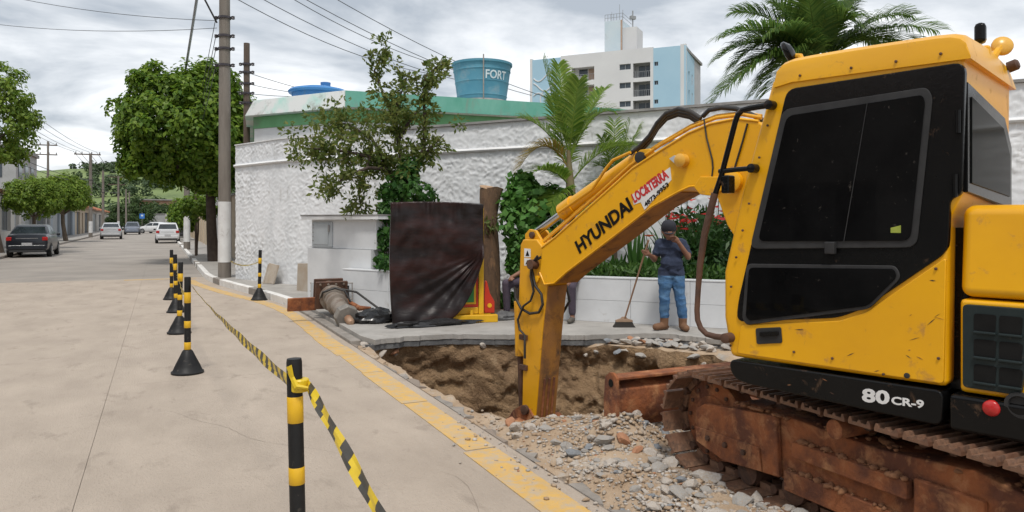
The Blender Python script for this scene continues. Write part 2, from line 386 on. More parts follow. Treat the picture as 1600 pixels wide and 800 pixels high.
outer = [0.0, 0.03, 0.07, 0.12, 0.18, 0.25, 0.33, 0.42, 0.52, 0.63, 0.75, 0.9, 1.05, 1.25, 1.5, 1.8, 2.2, 2.7, 3.3, 4.0, 5.0, 6.5, 8.5]
PIT_ROWS = len(prof) + len(wall_z)
for oo in outer:
    for i, t in enumerate(ths):
        r_ = rr[i] + oo
        if oo == 8.5: r_ = 11.0
        x, y = PC[0] + math.cos(t) * r_, PC[1] + math.sin(t) * r_
        h = ground_h(x, y)
        if in_sw(x, y): h = -0.03
        if oo == 0: h = min(h, -0.03) - 0.02
        V.append((x, y, h))
nr = PIT_ROWS + len(outer)
Q = []
for j in range(nr - 1):
    for i in range(NT):
        k = (i + 1) % NT; Q.append((j * NT + i, j * NT + k, (j + 1) * NT + k, (j + 1) * NT + i))
Q = np.array(Q); V = np.array(V)
pit = fast_mesh('excavation_pit', V[:PIT_ROWS * NT], Q[Q.max(1) < PIT_ROWS * NT], dirt_m, loc=(0, 0, 0), smooth=False)
struct(pit)
sel = V[(PIT_ROWS - 1) * NT:]; qq = Q[Q.min(1) >= (PIT_ROWS - 1) * NT] - (PIT_ROWS - 1) * NT
spoil = struct(fast_mesh('rubble_ground', sel, qq, sand_m, loc=(0, 0, 0), smooth=True))
# land out to the horizon, with the hole left in it
ring = []
for r_ in (10.8, 25, 60, 150, 400, 1200, 4500):
    ring.append([(PC[0] + math.cos(t) * r_, PC[1] + math.sin(t) * r_, -0.22) for t in ths[::10]])
land = MB().loft(ring, cap=False).build('ground', land_m, loc=(0, 0, 0)); struct(land)

def poly_slab(name, pts, z0, z1, m, parent=None, bevel=0.0):
    return MB().prism([(x, y, z1) for x, y in pts], [(x, y, z0) for x, y in pts]).build(name, m, parent, bevel=bevel, loc=(0, 0, 0))
# pavement round the far side of the pit: broken edge along the rim
edge = []
for i, t in enumerate(ths):
    x, y = PC[0] + math.cos(t) * (rr[i] - 0.02), PC[1] + math.sin(t) * (rr[i] - 0.02)
    if in_sw(x + math.cos(t) * 0.25, y + math.sin(t) * 0.25) and 0 < t < 2.6:
        k = (-0.06 if t > 0.95 else -0.06 + 0.20 * smooth01((0.95 - t) / 0.25)) + 0.05 * noise.noise((x * 3, y * 3, 0)) + 0.05 * noise.noise((x * 11, y * 11, 4)) + 0.03 * noise.noise((x * 25, y * 25, 4))
        if t < 0.75: k += 0.30 * smooth01((0.75 - t) / 0.3)
        edge.append((x + math.cos(t) * k, y + math.sin(t) * k))

sw_pts = [e_ for e_ in edge]              # from the right end round to the left end
left = [(qk(p_) + 0.15, p_) for p_ in (9.95, 11, 12, 13, 14, 15, 16, 17, 18, 19, 20, 21, 22, 23, 24)]
sw = sw_pts + left + [(1.30, 150), (2.75, 150), (2.75, 21.6), (3.6, 18.8), (14.0, 3.2), (12.0, 2.2)]
sidewalk = struct(poly_slab('sidewalk', sw, 0.025, SWZ, sidewalk_m, bevel=0.008))
under = [(x - (x - PC[0]) * -0.006, y - (y - PC[1]) * -0.006) for x, y in edge]
under += [(x + (x - PC[0]) * 0.06, y + (y - PC[1]) * 0.06) for x, y in reversed(edge)]
poly_slab('asphalt_layer', under, -0.045, 0.022, asphalt_m, sidewalk)
lsw = poly_slab('opposite_sidewalk', [(QL - 0.16, P_NEAR), (QL - 0.16, P_FAR), (-8.7, P_FAR), (-8.7, P_NEAR)], -0.1, 0.1, sidewalk_m); struct(lsw)
kr = empty('kerb', (0, 0, 0)); struct(kr)
def kerb_run(par, ps, fq, side, zt, mats):
    for i in range(len(ps) - 1):
        a, b = ps[i] + 0.006, ps[i + 1] - 0.006
        A0, A1 = fq(a), fq(b); m = MB()
        m.prism([(A0, a, zt), (A0 + side * 0.15, a, zt), (A1 + side * 0.15, b, zt), (A1, b, zt)], [(A0, a, -0.1), (A0 + side * 0.15, a, -0.1), (A1 + side * 0.15, b, -0.1), (A1, b, -0.1)])
        m.build('kerb_stone', mats[rj.choices(range(len(mats)), [4] + [1] * (len(mats) - 1))[0]], par, bevel=0.015)
pl = [14.0]
while pl[-1] < 70: pl.append(pl[-1] + rj.uniform(0.75, 1.05) * (1 if pl[-1] < 30 else 2.5))
kerb_run(kr, pl, qk, 1, 0.15, [kerb_white, kerb_white, kerb_grey])
pl = [9.9, 10.9, 11.95, 13.0, 14.0]
kerb_run(kr, pl, qk, 1, 0.045, [kerb_grey])
ko = empty('opposite_kerb', (0, 0, 0)); struct(ko)
pl = [26.0]
while pl[-1] < 120: pl.append(pl[-1] + rj.uniform(2.0, 3.0))
kerb_run(ko, pl, lambda p_: QL - 0.004, -1, 0.115, [kerb_grey])
# broken kerb and concrete lip left along the pit's near edge
for i in range(16):
    p_ = 3.3 + i * 0.42 + rj.uniform(-0.05, 0.05); L_ = rj.uniform(0.3, 0.42); wd = rj.uniform(0.05, 0.11)
    m = MB(); r_ = 0.0
    x0 = 2.315; wd *= 0.75; jag = [max(0.012, wd + rj.uniform(-0.045, 0.04)) for _ in range(5)]
    top = [(x0, p_, 0.0)] + [(x0 + jag[k_], p_ + L_ * k_ / 4, rj.uniform(-0.02, 0.008)) for k_ in range(5)] + [(x0, p_ + L_, 0.0)]
    m.prism(top, [(x, y, -0.11) for x, y, z in top]); m.build('broken_edge', rj.choice([kerb_grey, joint_m, sand_m]), spoil)

# ================================================================ rubble
def rock_mesh(name, seed, rough=0.22, flat=0.65, sub=1):
    import bmesh
    bm = bmesh.new(); bmesh.ops.create_icosphere(bm, subdivisions=sub, radius=1)
    rg = random.Random(seed)
    planes = [(Vector((rg.gauss(0, 1), rg.gauss(0, 1), rg.gauss(0, 1))).normalized(), rg.uniform(0.5, 0.8)) for _ in range(9)]
    for v_ in bm.verts:
        for n_, d_ in planes:
            t_ = v_.co.dot(n_)
            if t_ > d_: v_.co -= n_ * (t_ - d_)
        v_.co *= 1 + rg.uniform(-rough, rough) * 0.35
        v_.co.z *= flat; v_.co.x *= 1.15
    me = bpy.data.meshes.new(name); bm.to_mesh(me); bm.free(); return me
rock_lib = []
for mi_, mm in enumerate(stone_m):
    for k_ in range(4):
        me = rock_mesh('stone', 50 + mi_ * 7 + k_, sub=2); me.materials.append(mm); rock_lib.append((mi_, me))
rs = random.Random(11)
def surf(x, y):
    return ground_h(x, y)
stones = []
tries = 0
def stone_density(x, y):
    if x < 2.4 or y > 6.2 or y < 1.2 or x > 3.35 and y < 4.25: return 0
    th = math.atan2(y - PC[1], x - PC[0]); r_ = math.hypot(x - PC[0], y - PC[1])
    if r_ < rim_r(th) + 0.08: return 0
    d = 1.0 - 0.75 * smooth01((y - 4.5) / 0.5)
    d *= 0.35 + 0.65 * smooth01((x - 2.4) / 0.25)
    return d * (0.4 + 1.2 * max(0, noise.noise((x * 1.7, y * 1.7, 9)) + 0.35))
while len(stones) < 225 and tries < 40000:
    tries += 1
    x, y = rs.uniform(2.4, 3.9), rs.uniform(1.6, 5.6)
    if rs.random() > stone_density(x, y): continue
    s_ = min(0.018 * math.exp(abs(rs.gauss(0, 0.6))), 0.07)
    if any((x - a) ** 2 + (y - b) ** 2 < (0.75 * (s_ + c)) ** 2 for a, b, c in stones): continue
    stones.append((x, y, s_))
tries = 0; big = 0
while big < 48 and tries < 6000:
    tries += 1; x, y = rs.uniform(2.5, 3.3), rs.uniform(2.6, 4.6); s_ = 0.032 + 0.035 * rs.random() ** 2
    if rs.random() > stone_density(x, y) or any((x - a) ** 2 + (y - b) ** 2 < (0.5 * (s_ + c)) ** 2 for a, b, c in stones if c > 0.04): continue
    stones.append((x, y, s_)); big += 1
stones += [(3.05, 3.62, 0.09), (2.98, 4.05, 0.07), (3.12, 4.75, 0.07), (3.2, 4.62, 0.075), (2.6, 5.15, 0.055), (2.55, 5.4, 0.06), (2.68, 5.05, 0.05), (3.0, 3.25, 0.085)]
for x, y, s_ in stones:
    mi_, me = rs.choices(rock_lib, [2.6 if a == 0 else 4 if a == 1 else 0.9 if a == 2 else 0.35 for a, b in rock_lib])[0]
    o = bpy.data.objects.new('stone', me); COL.objects.link(o); o.parent = spoil
    o.location = (x, y, surf(x, y) + s_ * 0.25); o.scale = (s_ * rs.uniform(0.8, 1.25), s_ * rs.uniform(0.8, 1.1), s_ * rs.uniform(0.75, 1.1))
    o.rotation_euler = (rs.uniform(-0.5, 0.5), rs.uniform(-0.5, 0.5), rs.uniform(0, 6.28))
# gravel: too many and too small to count
lib = []
for k_ in range(6):
    me = rock_mesh('g', 300 + k_, sub=1); a = np.zeros(len(me.vertices) * 3); me.vertices.foreach_get('co', a); fa = np.array([p_.vertices[:] for p_ in me.polygons]); lib.append((a.reshape(-1, 3), fa)); bpy.data.meshes.remove(me)
for gi, (gm, cnt, smin, smax) in enumerate(((stone_m[0], 3400, 0.005, 0.020), (stone_m[1], 4600, 0.004, 0.022), (stone_m[3], 500, 0.004, 0.014), (sand_m, 3200, 0.006, 0.028))):
    GV, GF, off, c_ = [], [], 0, 0
    while c_ < cnt:
        x, y = rs.uniform(1.75, 4.2), rs.uniform(0.9, 6.0)
        dd = stone_density(x, y) if x > 2.42 else 0.10 * (0 < y < 9.6) if x > 2.3 else 0.05 * ((x - 1.75) / 0.55) ** 2
        if gi == 3 and 2.4 < x and y > 4.3: dd = max(dd, 0.25 if math.hypot(x - PC[0], y - PC[1]) > rim_r(math.atan2(y - PC[1], x - PC[0])) + 0.03 else 0)
        if rs.random() > dd: continue
        a, fa = lib[rs.randrange(6)]; s_ = smin + (smax - smin) * rs.random() ** 2.2
        th = rs.uniform(0, 6.28); ct, st = math.cos(th), math.sin(th)
        b = a * s_ * np.array([rs.uniform(0.7, 1.3), 1, rs.uniform(0.7, 1.1)])
        b = np.stack([b[:, 0] * ct - b[:, 1] * st, b[:, 0] * st + b[:, 1] * ct, b[:, 2]], 1) + np.array([x, y, (surf(x, y) if x > 2.31 else 0.004) + s_ * 0.35])
        GV.append(b); GF.append(fa + off); off += len(a); c_ += 1
    g = fast_mesh('gravel', np.concatenate(GV), np.concatenate(GF), gm, spoil); g['kind'] = 'stuff'
# broken paving lumps on the pit's far rim
for i, t in enumerate(ths[::3]):
    x0, y0 = PC[0] + math.cos(t) * rr[3 * i], PC[1] + math.sin(t) * rr[3 * i]
    if not (in_sw(x0 + math.cos(t) * 0.25, y0 + math.sin(t) * 0.25) and 0 < t < 2.6): continue
    mid_ = 1.02 < t < 2.05
    for lay in range(1 if mid_ else 6 if t < 1.02 else 4):
        if rs.random() < (0.9 if mid_ else 0.25): continue
        s_ = rs.uniform(0.03, 0.10); dr = rs.uniform(-0.05, 0.16) + (0.075 * lay if t < 1.02 else 0)
        mi_, me = rs.choices(rock_lib, [3 if a == 0 else 2.4 if a == 1 else 0.7 if a == 2 else 0.4 for a, b in rock_lib])[0]
        o = bpy.data.objects.new('paving_lump', me); COL.objects.link(o); o.parent = pit
        o.location = (x0 + math.cos(t) * dr, y0 + math.sin(t) * dr, (rs.uniform(-0.04, 0.0) if dr > 0.02 else rs.uniform(-0.2, -0.07)) + 0.3 * s_)
        o.scale = (s_, s_ * rs.uniform(0.7, 1.1), s_ * rs.uniform(0.5, 0.9)); o.rotation_euler = (rs.uniform(-0.5, 0.5), rs.uniform(-0.5, 0.5), rs.uniform(0, 6.28))
# ================================================================ the white stucco garden wall
wp = [(1.84, 21.2), (2.25, 20.15), (2.6, 19.25), (2.85, 18.75), (3.1, 18.4), (3.4, 18.0), (7.58, 12.0), (11.37, 6.56), (15.0, 1.35)]
WT, LEDGE = 3.66, 3.08
def resample(pts, st):
    P = [Vector((a, b, 0)) for a, b in pts]; o = []; 
    for i in range(len(P) - 1):
        n = max(1, int((P[i + 1] - P[i]).length / st))
        for k in range(n): o.append(P[i].lerp(P[i + 1], k / n))
    o.append(P[-1]); return o
wl = resample(wp, 0.026)
def nrm(P, i):
    d = P[min(i + 3, len(P) - 1)] - P[max(i - 3, 0)]; return Vector((d.y, -d.x, 0)).normalized()
wn = [nrm(wl, i) for i in range(len(wl))]
wn = [n if n.dot(Vector((-0.82, -0.57, 0))) > 0 else -n for n in wn]
zs = np.linspace(-0.05, WT, 140)
gw = empty('garden_wall', (3.4, 18.0, 0.0), 'tall white wall of swirled stucco with a thin ledge behind the garden', 'wall')
VV = []; acc = 0.0
for i, p_ in enumerate(wl):
    if i: acc += (wl[i] - wl[i - 1]).length
    for z in zs:
        s_ = acc + 0.10 * noise.noise((acc * 2.6, z * 2.6, 1)) + 0.05 * noise.noise((acc * 7, z * 7, 2)); z_ = z + 0.10 * noise.noise((acc * 2.6, z * 2.6, 7)) + 0.05 * noise.noise((acc * 7, z * 7, 5))
        a = 1 - abs(noise.noise((s_ * 5.4, z_ * 9.6, 0))); b = 1 - abs(noise.noise((s_ * 10, z_ * 6.2, 11)))
        h = (0.0145 * a ** 9 + 0.0125 * b ** 10) * (0.55 + 0.9 * smooth01(0.5 + 1.2 * noise.noise((acc * 0.7, z * 0.9, 20)))) + 0.005 * noise.noise((s_ * 18, z_ * 18, 3))
        if z > WT - 0.03: h = 0.01
        VV.append((p_.x + wn[i].x * h, p_.y + wn[i].y * h, z))
nz = len(zs); nl = len(wl)
ii, jj = np.meshgrid(np.arange(nl - 1), np.arange(nz - 1), indexing='ij'); b0 = (ii * nz + jj).ravel()
fast_mesh('stucco_face', np.array(VV), np.stack([b0, b0 + nz, b0 + nz + 1, b0 + 1], 1), stucco, gw, smooth=True)
def strip(path, offs, prof_, name, m, parent, smooth=None):       # profile of (outward, z) swept along the wall
    rings = [[(p_.x + n_.x * a, p_.y + n_.y * a, z) for a, z in prof_] for p_, n_ in zip(path, offs)]
    return MB().loft(rings).build(name, m, parent, smooth=smooth)
W8, N8 = wl[::14] + [wl[-1]], wn[::14] + [wn[-1]]
strip(W8, N8, [(-0.2, -0.05), (-0.2, WT - 0.01), (-0.012, WT - 0.01), (-0.012, -0.05)], 'wall_core', white_wall, gw)
strip(W8, N8, [(-0.01, LEDGE), (0.055, LEDGE + 0.005), (0.075, LEDGE + 0.035), (0.055, LEDGE + 0.07), (-0.01, LEDGE + 0.085)], 'ledge', white_wall, gw, 50)
k0 = next(i for i, p_ in enumerate(W8) if p_.x > 4.7)
strip(W8[k0:], N8[k0:], [(-0.24, WT + 0.004), (-0.24, WT + 0.05), (0.06, WT + 0.05), (0.06, WT + 0.004)], 'coping', cap_grey, gw)
strip(W8[:k0], N8[:k0], [(-0.23, WT + 0.004), (-0.23, WT + 0.03), (0.04, WT + 0.03), (0.04, WT + 0.004)], 'coping', white_wall, gw)

# ================================================================ planter, low tiled boxes, meter cabinet
def frame_dir(d): d = Vector((d[0], d[1], 0)).normalized(); return d, Vector((d.y, -d.x, 0))
def tiled_box(name, O, d, L, H, depth, label, cat, z0=SWZ, tile=(0.92, 0.345), lid=True, group=None):
    d, n = frame_dir(d); n = n if n.y < 0 else -n                # n faces the street
    O = Vector((O[0], O[1], z0)); r = empty(name, O, label, cat, group)
    def bxl(m, a0, a1, b0, b1, h0, h1):
        A = [O + d * a0 + n * b0, O + d * a1 + n * b0, O + d * a1 + n * b1, O + d * a0 + n * b1]
        m.prism([p_ + Vector((0, 0, h1)) for p_ in A], [p_ + Vector((0, 0, h0)) for p_ in A]); return m
    bxl(MB(), 0, L, -depth, -0.012, -0.02, H - 0.002).build('core', grout, r)
    nx = max(1, round(L / tile[0])); nzr = max(1, round(H / tile[1]))
    for i in range(nx):
        for j in range(nzr):
            bxl(MB(), L * i / nx + 0.002, L * (i + 1) / nx - 0.002, -0.011, 0.004 + 0.0012 * ((i + j) % 2), H * j / nzr + 0.002, H * (j + 1) / nzr - 0.002).build('tile', tile_white, r, bevel=0.002, seg=1)
    for s_, a in ((-1, 0), (1, L)):
        bxl(MB(), a - (0.011 if s_ < 0 else -0.001), a + (0.011 if s_ > 0 else -0.001), -depth, -0.012, 0.0, H - 0.003).build('tile', tile_white, r)
    if lid: bxl(MB(), -0.01, L + 0.01, -0.16, 0.012, H, H + 0.025).build('rim', tile_white, r, bevel=0.004, seg=1)
    return r, O, d, n, bxl
tiled_box('planter', (5.25, 10.69), (0.66, -0.75), 6.2, 0.665, 0.18, 'long low white tiled planter wall behind the standing man', 'planter')
tiled_box('planter', (2.98, 13.42), (0.49, -0.87), 2.3, 0.665, 0.9, 'short white tiled box in front of the meter cabinet', 'planter')
mr, O, d, n, bxl = tiled_box('meter_cabinet', (2.56, 14.55), (0.49, -0.87), 1.72, 1.03, 0.55, 'white masonry meter cabinet with a grey metal door beside the stucco wall', 'cabinet', tile=(1.72, 0.7), lid=False)
bxl(MB(), 0.06, 1.80, -0.55, -0.05, 1.032, 1.57).build('upper_box', tile_white, mr, bevel=0.004, seg=1)
bxl(MB(), -0.12, 1.95, -0.62, 0.06, 1.575, 1.64).build('roof_slab', white_wall, mr, bevel=0.006)
bxl(MB(), -0.13, 1.96, -0.63, 0.07, 1.642, 1.665).build('roof_stain', cap_grey, mr)
steel_grey = mat('painted_steel', (0.42, 0.45, 0.47), 0.5, (0.36, 0.39, 0.41), 3, dirt=(0.28, 0.27, 0.26), dirt_amt=0.15)
dm = bxl(MB(), 0.10, 0.66, -0.052, -0.025, 1.06, 1.53).build('door', steel_grey, mr, bevel=0.004)
bxl(MB(), 0.14, 0.56, -0.026, -0.016, 1.10, 1.50).build('door_leaf', steel_grey, dm, bevel=0.003)
for hz in (1.16, 1.24, 1.32, 1.40, 1.46):
    bxl(MB(), 0.125, 0.15, -0.026, -0.010, hz, hz + 0.025).build('rivet', cap_grey, dm)
bxl(MB(), 0.57, 0.60, -0.026, 0.0, 1.34, 1.47).build('latch', cap_grey, dm)
# soil of the garden bed
bed = [(3.45, 12.9), (4.2, 11.75), (5.35, 10.75), (9.4, 6.1), (13.5, 3.0), (11.3, 6.5), (7.5, 11.95), (3.35, 17.9), (2.75, 15.0)]
sm = MB(); 
sm.prism([(x, y, 0.135) for x, y in bed], [(x, y, 0.05) for x, y in bed])
bedo = struct(sm.build('garden_soil', soil, loc=(0, 0, 0)))
bed2 = [(5.45, 10.8), (9.45, 6.25), (13.3, 3.3), (11.2, 6.45), (7.45, 11.9)]
struct(MB().prism([(x, y, 0.70) for x, y in bed2], [(x, y, 0.14) for x, y in bed2]).build('planter_soil', soil, loc=(0, 0, 0)))
grate_m = mat('iron_grate', (0.05, 0.05, 0.05), 0.6, (0.12, 0.11, 0.10), 8)

# ================================================================ house behind the wall, with its water tanks
mint = mat('mint_fascia', (0.44, 0.66, 0.60), 0.8, (0.66, 0.68, 0.67), 1.0, dirt=(0.36, 0.35, 0.33), dirt_amt=0.25, dirt_scale=2.5, lo=0.4, hi=0.55)
teal = mat('teal_paint', (0.09, 0.33, 0.25), 0.75, (0.17, 0.42, 0.34), 1.2, stretch=(1, 1, 0.5), dirt=(0.20, 0.27, 0.23), dirt_amt=0.36, dirt_scale=2)
green_band = mat('green_paint', (0.13, 0.33, 0.15), 0.8, (0.18, 0.42, 0.21), 1.5, dirt=(0.18, 0.22, 0.16), dirt_amt=0.25, dirt_scale=2)
hz0 = (2.2, 21.8, 0)
house = empty('flat_roofed_house', hz0, 'low white house with mint and green roof edge rising behind the stucco wall', 'house')
A, B, C_, D_, E_ = (2.12, 21.7), (4.25, 18.95), (10.3, 18.5), (12.5, 30), (3.2, 31)
def inset(pts, k):
    cx = sum(p_[0] for p_ in pts) / len(pts); cy = sum(p_[1] for p_ in pts) / len(pts)
    return [(x + (cx - x) / math.hypot(cx - x, cy - y) * k, y + (cy - y) / math.hypot(cx - x, cy - y) * k) for x, y in pts]
fp = [A, B, C_, D_, E_]; ip = inset(fp, 0.3)
MB().prism([(x, y, 4.22) for x, y in ip], [(x, y, 0.0) for x, y in ip]).build('wall', white_wall, house)
ip2 = inset(fp, 0.27)
MB().prism([(x, y, 4.54) for x, y in ip2], [(x, y, 4.222) for x, y in ip2]).build('wall_band', green_band, house)
tp = [(A[0] + 0.22, A[1] - 0.1), B, C_, D_, (E_[0] + 0.3, E_[1])]
MB().prism([(x, y, 4.98) for x, y in tp], [(x, y, 4.545) for x, y in fp]).build('roof_slab', [mint], house, bevel=0.01)
f0, f1 = Vector((B[0] + 0.02, B[1] - 0.02, 0)), Vector((C_[0], C_[1] - 0.02, 0))
MB().prism([tuple(f0 + Vector((0, -0.012, 4.56))), tuple(f1 + Vector((0, -0.012, 4.56))), tuple(f1 + Vector((0, -0.012, 4.975))), tuple(f0 + Vector((0, -0.012, 4.975)))],
           [tuple(f0 + Vector((0, 0.01, 4.56))), tuple(f1 + Vector((0, 0.01, 4.56))), tuple(f1 + Vector((0, 0.01, 4.975))), tuple(f0 + Vector((0, 0.01, 4.975)))]).build('fascia_board', teal, house)
MB().bx(9.0, 13.6, 19.0, 19.2, 3.6, 5.05).build('parapet', teal, house)
tank_b = mat('tank_blue', (0.035, 0.17, 0.42), 0.45, (0.05, 0.21, 0.48), 1.5, dirt=(0.12, 0.2, 0.3), dirt_amt=0.15)
tank_t = mat('tank_faded_blue', (0.045, 0.185, 0.265), 0.65, (0.075, 0.235, 0.315), 1.2, dirt=(0.17, 0.26, 0.30), dirt_amt=0.33, dirt_scale=2)
x, y, _ = at(497, 140, 22)
t1 = empty('water_tank', (x, y, 4.985), 'low bright blue round water tank lid on the mint roof edge', 'water tank')
MB().lathe([(0.72, 4.985), (0.76, 5.42)], (x, y, 0), n=32).build('tank_body', tank_b, t1, smooth=40)
lid = MB().lathe([(0.84, 5.40), (0.86, 5.46), (0.80, 5.52), (0.45, 5.60), (0.02, 5.63)], (x, y, 0), n=40).build('lid', tank_b, t1, smooth=50)
MB().lathe([(0.14, 5.6), (0.15, 5.74), (0.01, 5.76)], (x + 0.2, y - 0.1, 0), n=20).build('filler_cap', tank_b, lid, smooth=40)
x, y, _ = at(753, 140, 24)
t2 = empty('water_tank', (x, y, 4.985), 'large faded blue bucket shaped water tank with white letters on the roof', 'water tank')
MB().lathe([(0.85, 4.985), (0.85, 5.42), (0.80, 5.50)], (x, y, 0), n=36).build('masonry_base', cap_grey, t2, smooth=40)
MB().lathe([(0.78, 5.50), (0.80, 5.62), (0.815, 5.63), (0.805, 5.66), (0.86, 6.05), (0.875, 6.06), (0.865, 6.09), (0.91, 6.42), (0.93, 6.43), (0.92, 6.46), (0.94, 6.62), (0.985, 6.63), (0.985, 6.70), (0.93, 6.71), (0.60, 6.76), (0.02, 6.78)], (x, y, 0), n=48).build('tank_body', tank_t, t2, smooth=35)
pm = MB(); a0 = math.atan2(-y, -x)
px, py = x + math.cos(a0 + 0.05) * 0.99, y + math.sin(a0 + 0.05) * 0.99
pm.tube([(px, py, 5.3), (px, py, 6.82)], 0.02, 6).build('vent_pipe', kerb_grey, t2)
def wrap(s_, t_, z_):
    ang = a0 + 0.13 + s_ * 0.85; zz = 6.10 + t_ * 0.27; rr_ = 0.868 + 0.13 * (zz - 6.06) + 0.006 + 0.004 * z_
    return (x + math.cos(ang) * rr_, y + math.sin(ang) * rr_, zz)
letter_w = mat('letter_white', (0.62, 0.68, 0.70), 0.7, (0.5, 0.58, 0.62), 6)
text_mesh('lettering', 'FORT', (0, 0, 0), (1, 0, 0), (0, 0, 1), 1, 1, letter_w, t2, bold=0.02, fn=wrap)

# ================================================================ apartment block far behind
apw = mat('apartment_white', (0.68, 0.68, 0.685), 0.85, (0.60, 0.60, 0.61), 0.15, dirt=(0.45, 0.45, 0.45), dirt_amt=0.15, dirt_scale=0.25)
apb = mat('apartment_blue', (0.34, 0.52, 0.65), 0.85, (0.39, 0.57, 0.69), 0.12, dirt=(0.5, 0.6, 0.68), dirt_amt=0.12, dirt_scale=0.3)
aps = mat('apartment_tower', (0.50, 0.61, 0.68), 0.85, (0.58, 0.66, 0.71), 0.3, dirt=(0.4, 0.42, 0.44), dirt_amt=0.2, dirt_scale=0.4)
win_g = glassmat('window_glass', (0.03, 0.04, 0.05), 0.12)
win_f = mat('window_frame_grey', (0.30, 0.31, 0.32), 0.5, (0.25, 0.26, 0.27), 5)
room_m = mat('balcony_render', (0.45, 0.45, 0.46), 0.9, (0.38, 0.38, 0.39), 0.6)
curt_m = mat('door_wood', (0.40, 0.27, 0.20), 0.8, (0.45, 0.33, 0.26), 2)
def cam2(X, Z): x, y = c2w(X, Z); return Vector((x, y, 0))
RB, LB, SB = cam2(25.8, 110), cam2(2.9, 120.6), cam2(30.8, 122)
ex = (LB - RB).normalized(); WF = (LB - RB).length; es = (SB - RB); WS = es.length; es.normalize()
apt = empty('apartment_block', RB, 'white and pale blue apartment block with stair tower far behind the wall', 'building')
HT = 27.6
def fx(u):                                # along the front from the near corner, and depth, for a pixel column
    k = (u - 800) / F; dx_, dy_ = cY * k + sY, cY - sY * k
    den = ex.x * dy_ - ex.y * dx_; t = -(RB.x * dy_ - RB.y * dx_) / den
    P = RB + ex * t; return t, (P.x * sY + P.y * cY)
def fz(v, Z): return EYE + (V0 - v) / F * Z
nf = Vector((ex.y, -ex.x, 0)); nf = nf if nf.y < 0 else -nf     # outward normal of the front
ns = Vector((es.y, -es.x, 0)); ns = ns if ns.dot(ex) < 0 else -ns
def fbox(m, e_, n_, a0_, a1_, b0_, b1_, z0_, z1_, mi=0):
    Q_ = [RB + e_ * a0_ + n_ * b0_, RB + e_ * a1_ + n_ * b0_, RB + e_ * a1_ + n_ * b1_, RB + e_ * a0_ + n_ * b1_]
    return m.prism([q_ + Vector((0, 0, z1_)) for q_ in Q_], [q_ + Vector((0, 0, z0_)) for q_ in Q_], mi)
def wall_open(m, e_, n_, a0_, a1_, z0_, z1_, ops, thick, proud=0.0):
    xs = sorted({a0_, a1_} | {o[0] for o in ops} | {o[1] for o in ops}); zz = sorted({z0_, z1_} | {o[2] for o in ops} | {o[3] for o in ops})
    for i in range(len(xs) - 1):
        j = 0
        while j < len(zz) - 1:
            def op(jj_): xm, zm = (xs[i] + xs[i + 1]) / 2, (zz[jj_] + zz[jj_ + 1]) / 2; return any(o[0] < xm < o[1] and o[2] < zm < o[3] for o in ops)
            if op(j): j += 1; continue
            k = j
            while k + 1 < len(zz) - 1 and not op(k + 1): k += 1
            fbox(m, e_, n_, xs[i], xs[i + 1], proud - thick, proud, zz[j], zz[k + 1]); j = k + 1
    return m
def uspan(u0, u1): a, Za = fx(u0); b, Zb = fx(u1); return (min(a, b), max(a, b), (Za + Zb) / 2)
FL = 2.85
zones = [(0.0, fx(1063)[0], apw), (fx(1063)[0], fx(1021)[0], apb), (fx(1021)[0], fx(876)[0], apw), (fx(876)[0], fx(832)[0], apb), (fx(832)[0], WF, apw)]
ops = []; detail = []
for fl in range(6):
    dz = -FL * fl
    for kind, u0, u1, v0_, v1_ in (('w', 968, 985.5, 100, 109), ('b', 989, 1016, 98, 121), ('s', 1022.5, 1028.5, 96.5, 103), ('b2', 893, 928.5, 105, 125.6)):
        a, b, Z_ = uspan(u0, u1); o = (a, b, fz(v1_, Z_) + dz, fz(v0_, Z_) + dz); ops.append(o); detail.append((kind, o))
for a, b, mm in zones:
    oo = [o for o in ops if o[0] >= a - 0.01 and o[1] <= b + 0.01]
    wall_open(MB(), ex, nf, a, b, -0.2, HT + (0.3 if mm is apw else 0.1), oo, 0.35, 0.05 if mm is apb else 0.0).build('wall', mm, apt)
core = MB(); fbox(core, ex, nf, 0.3, WF - 0.3, -WS + 0.2, -1.6, -0.2, HT - 0.2); core.build('core', room_m, apt)
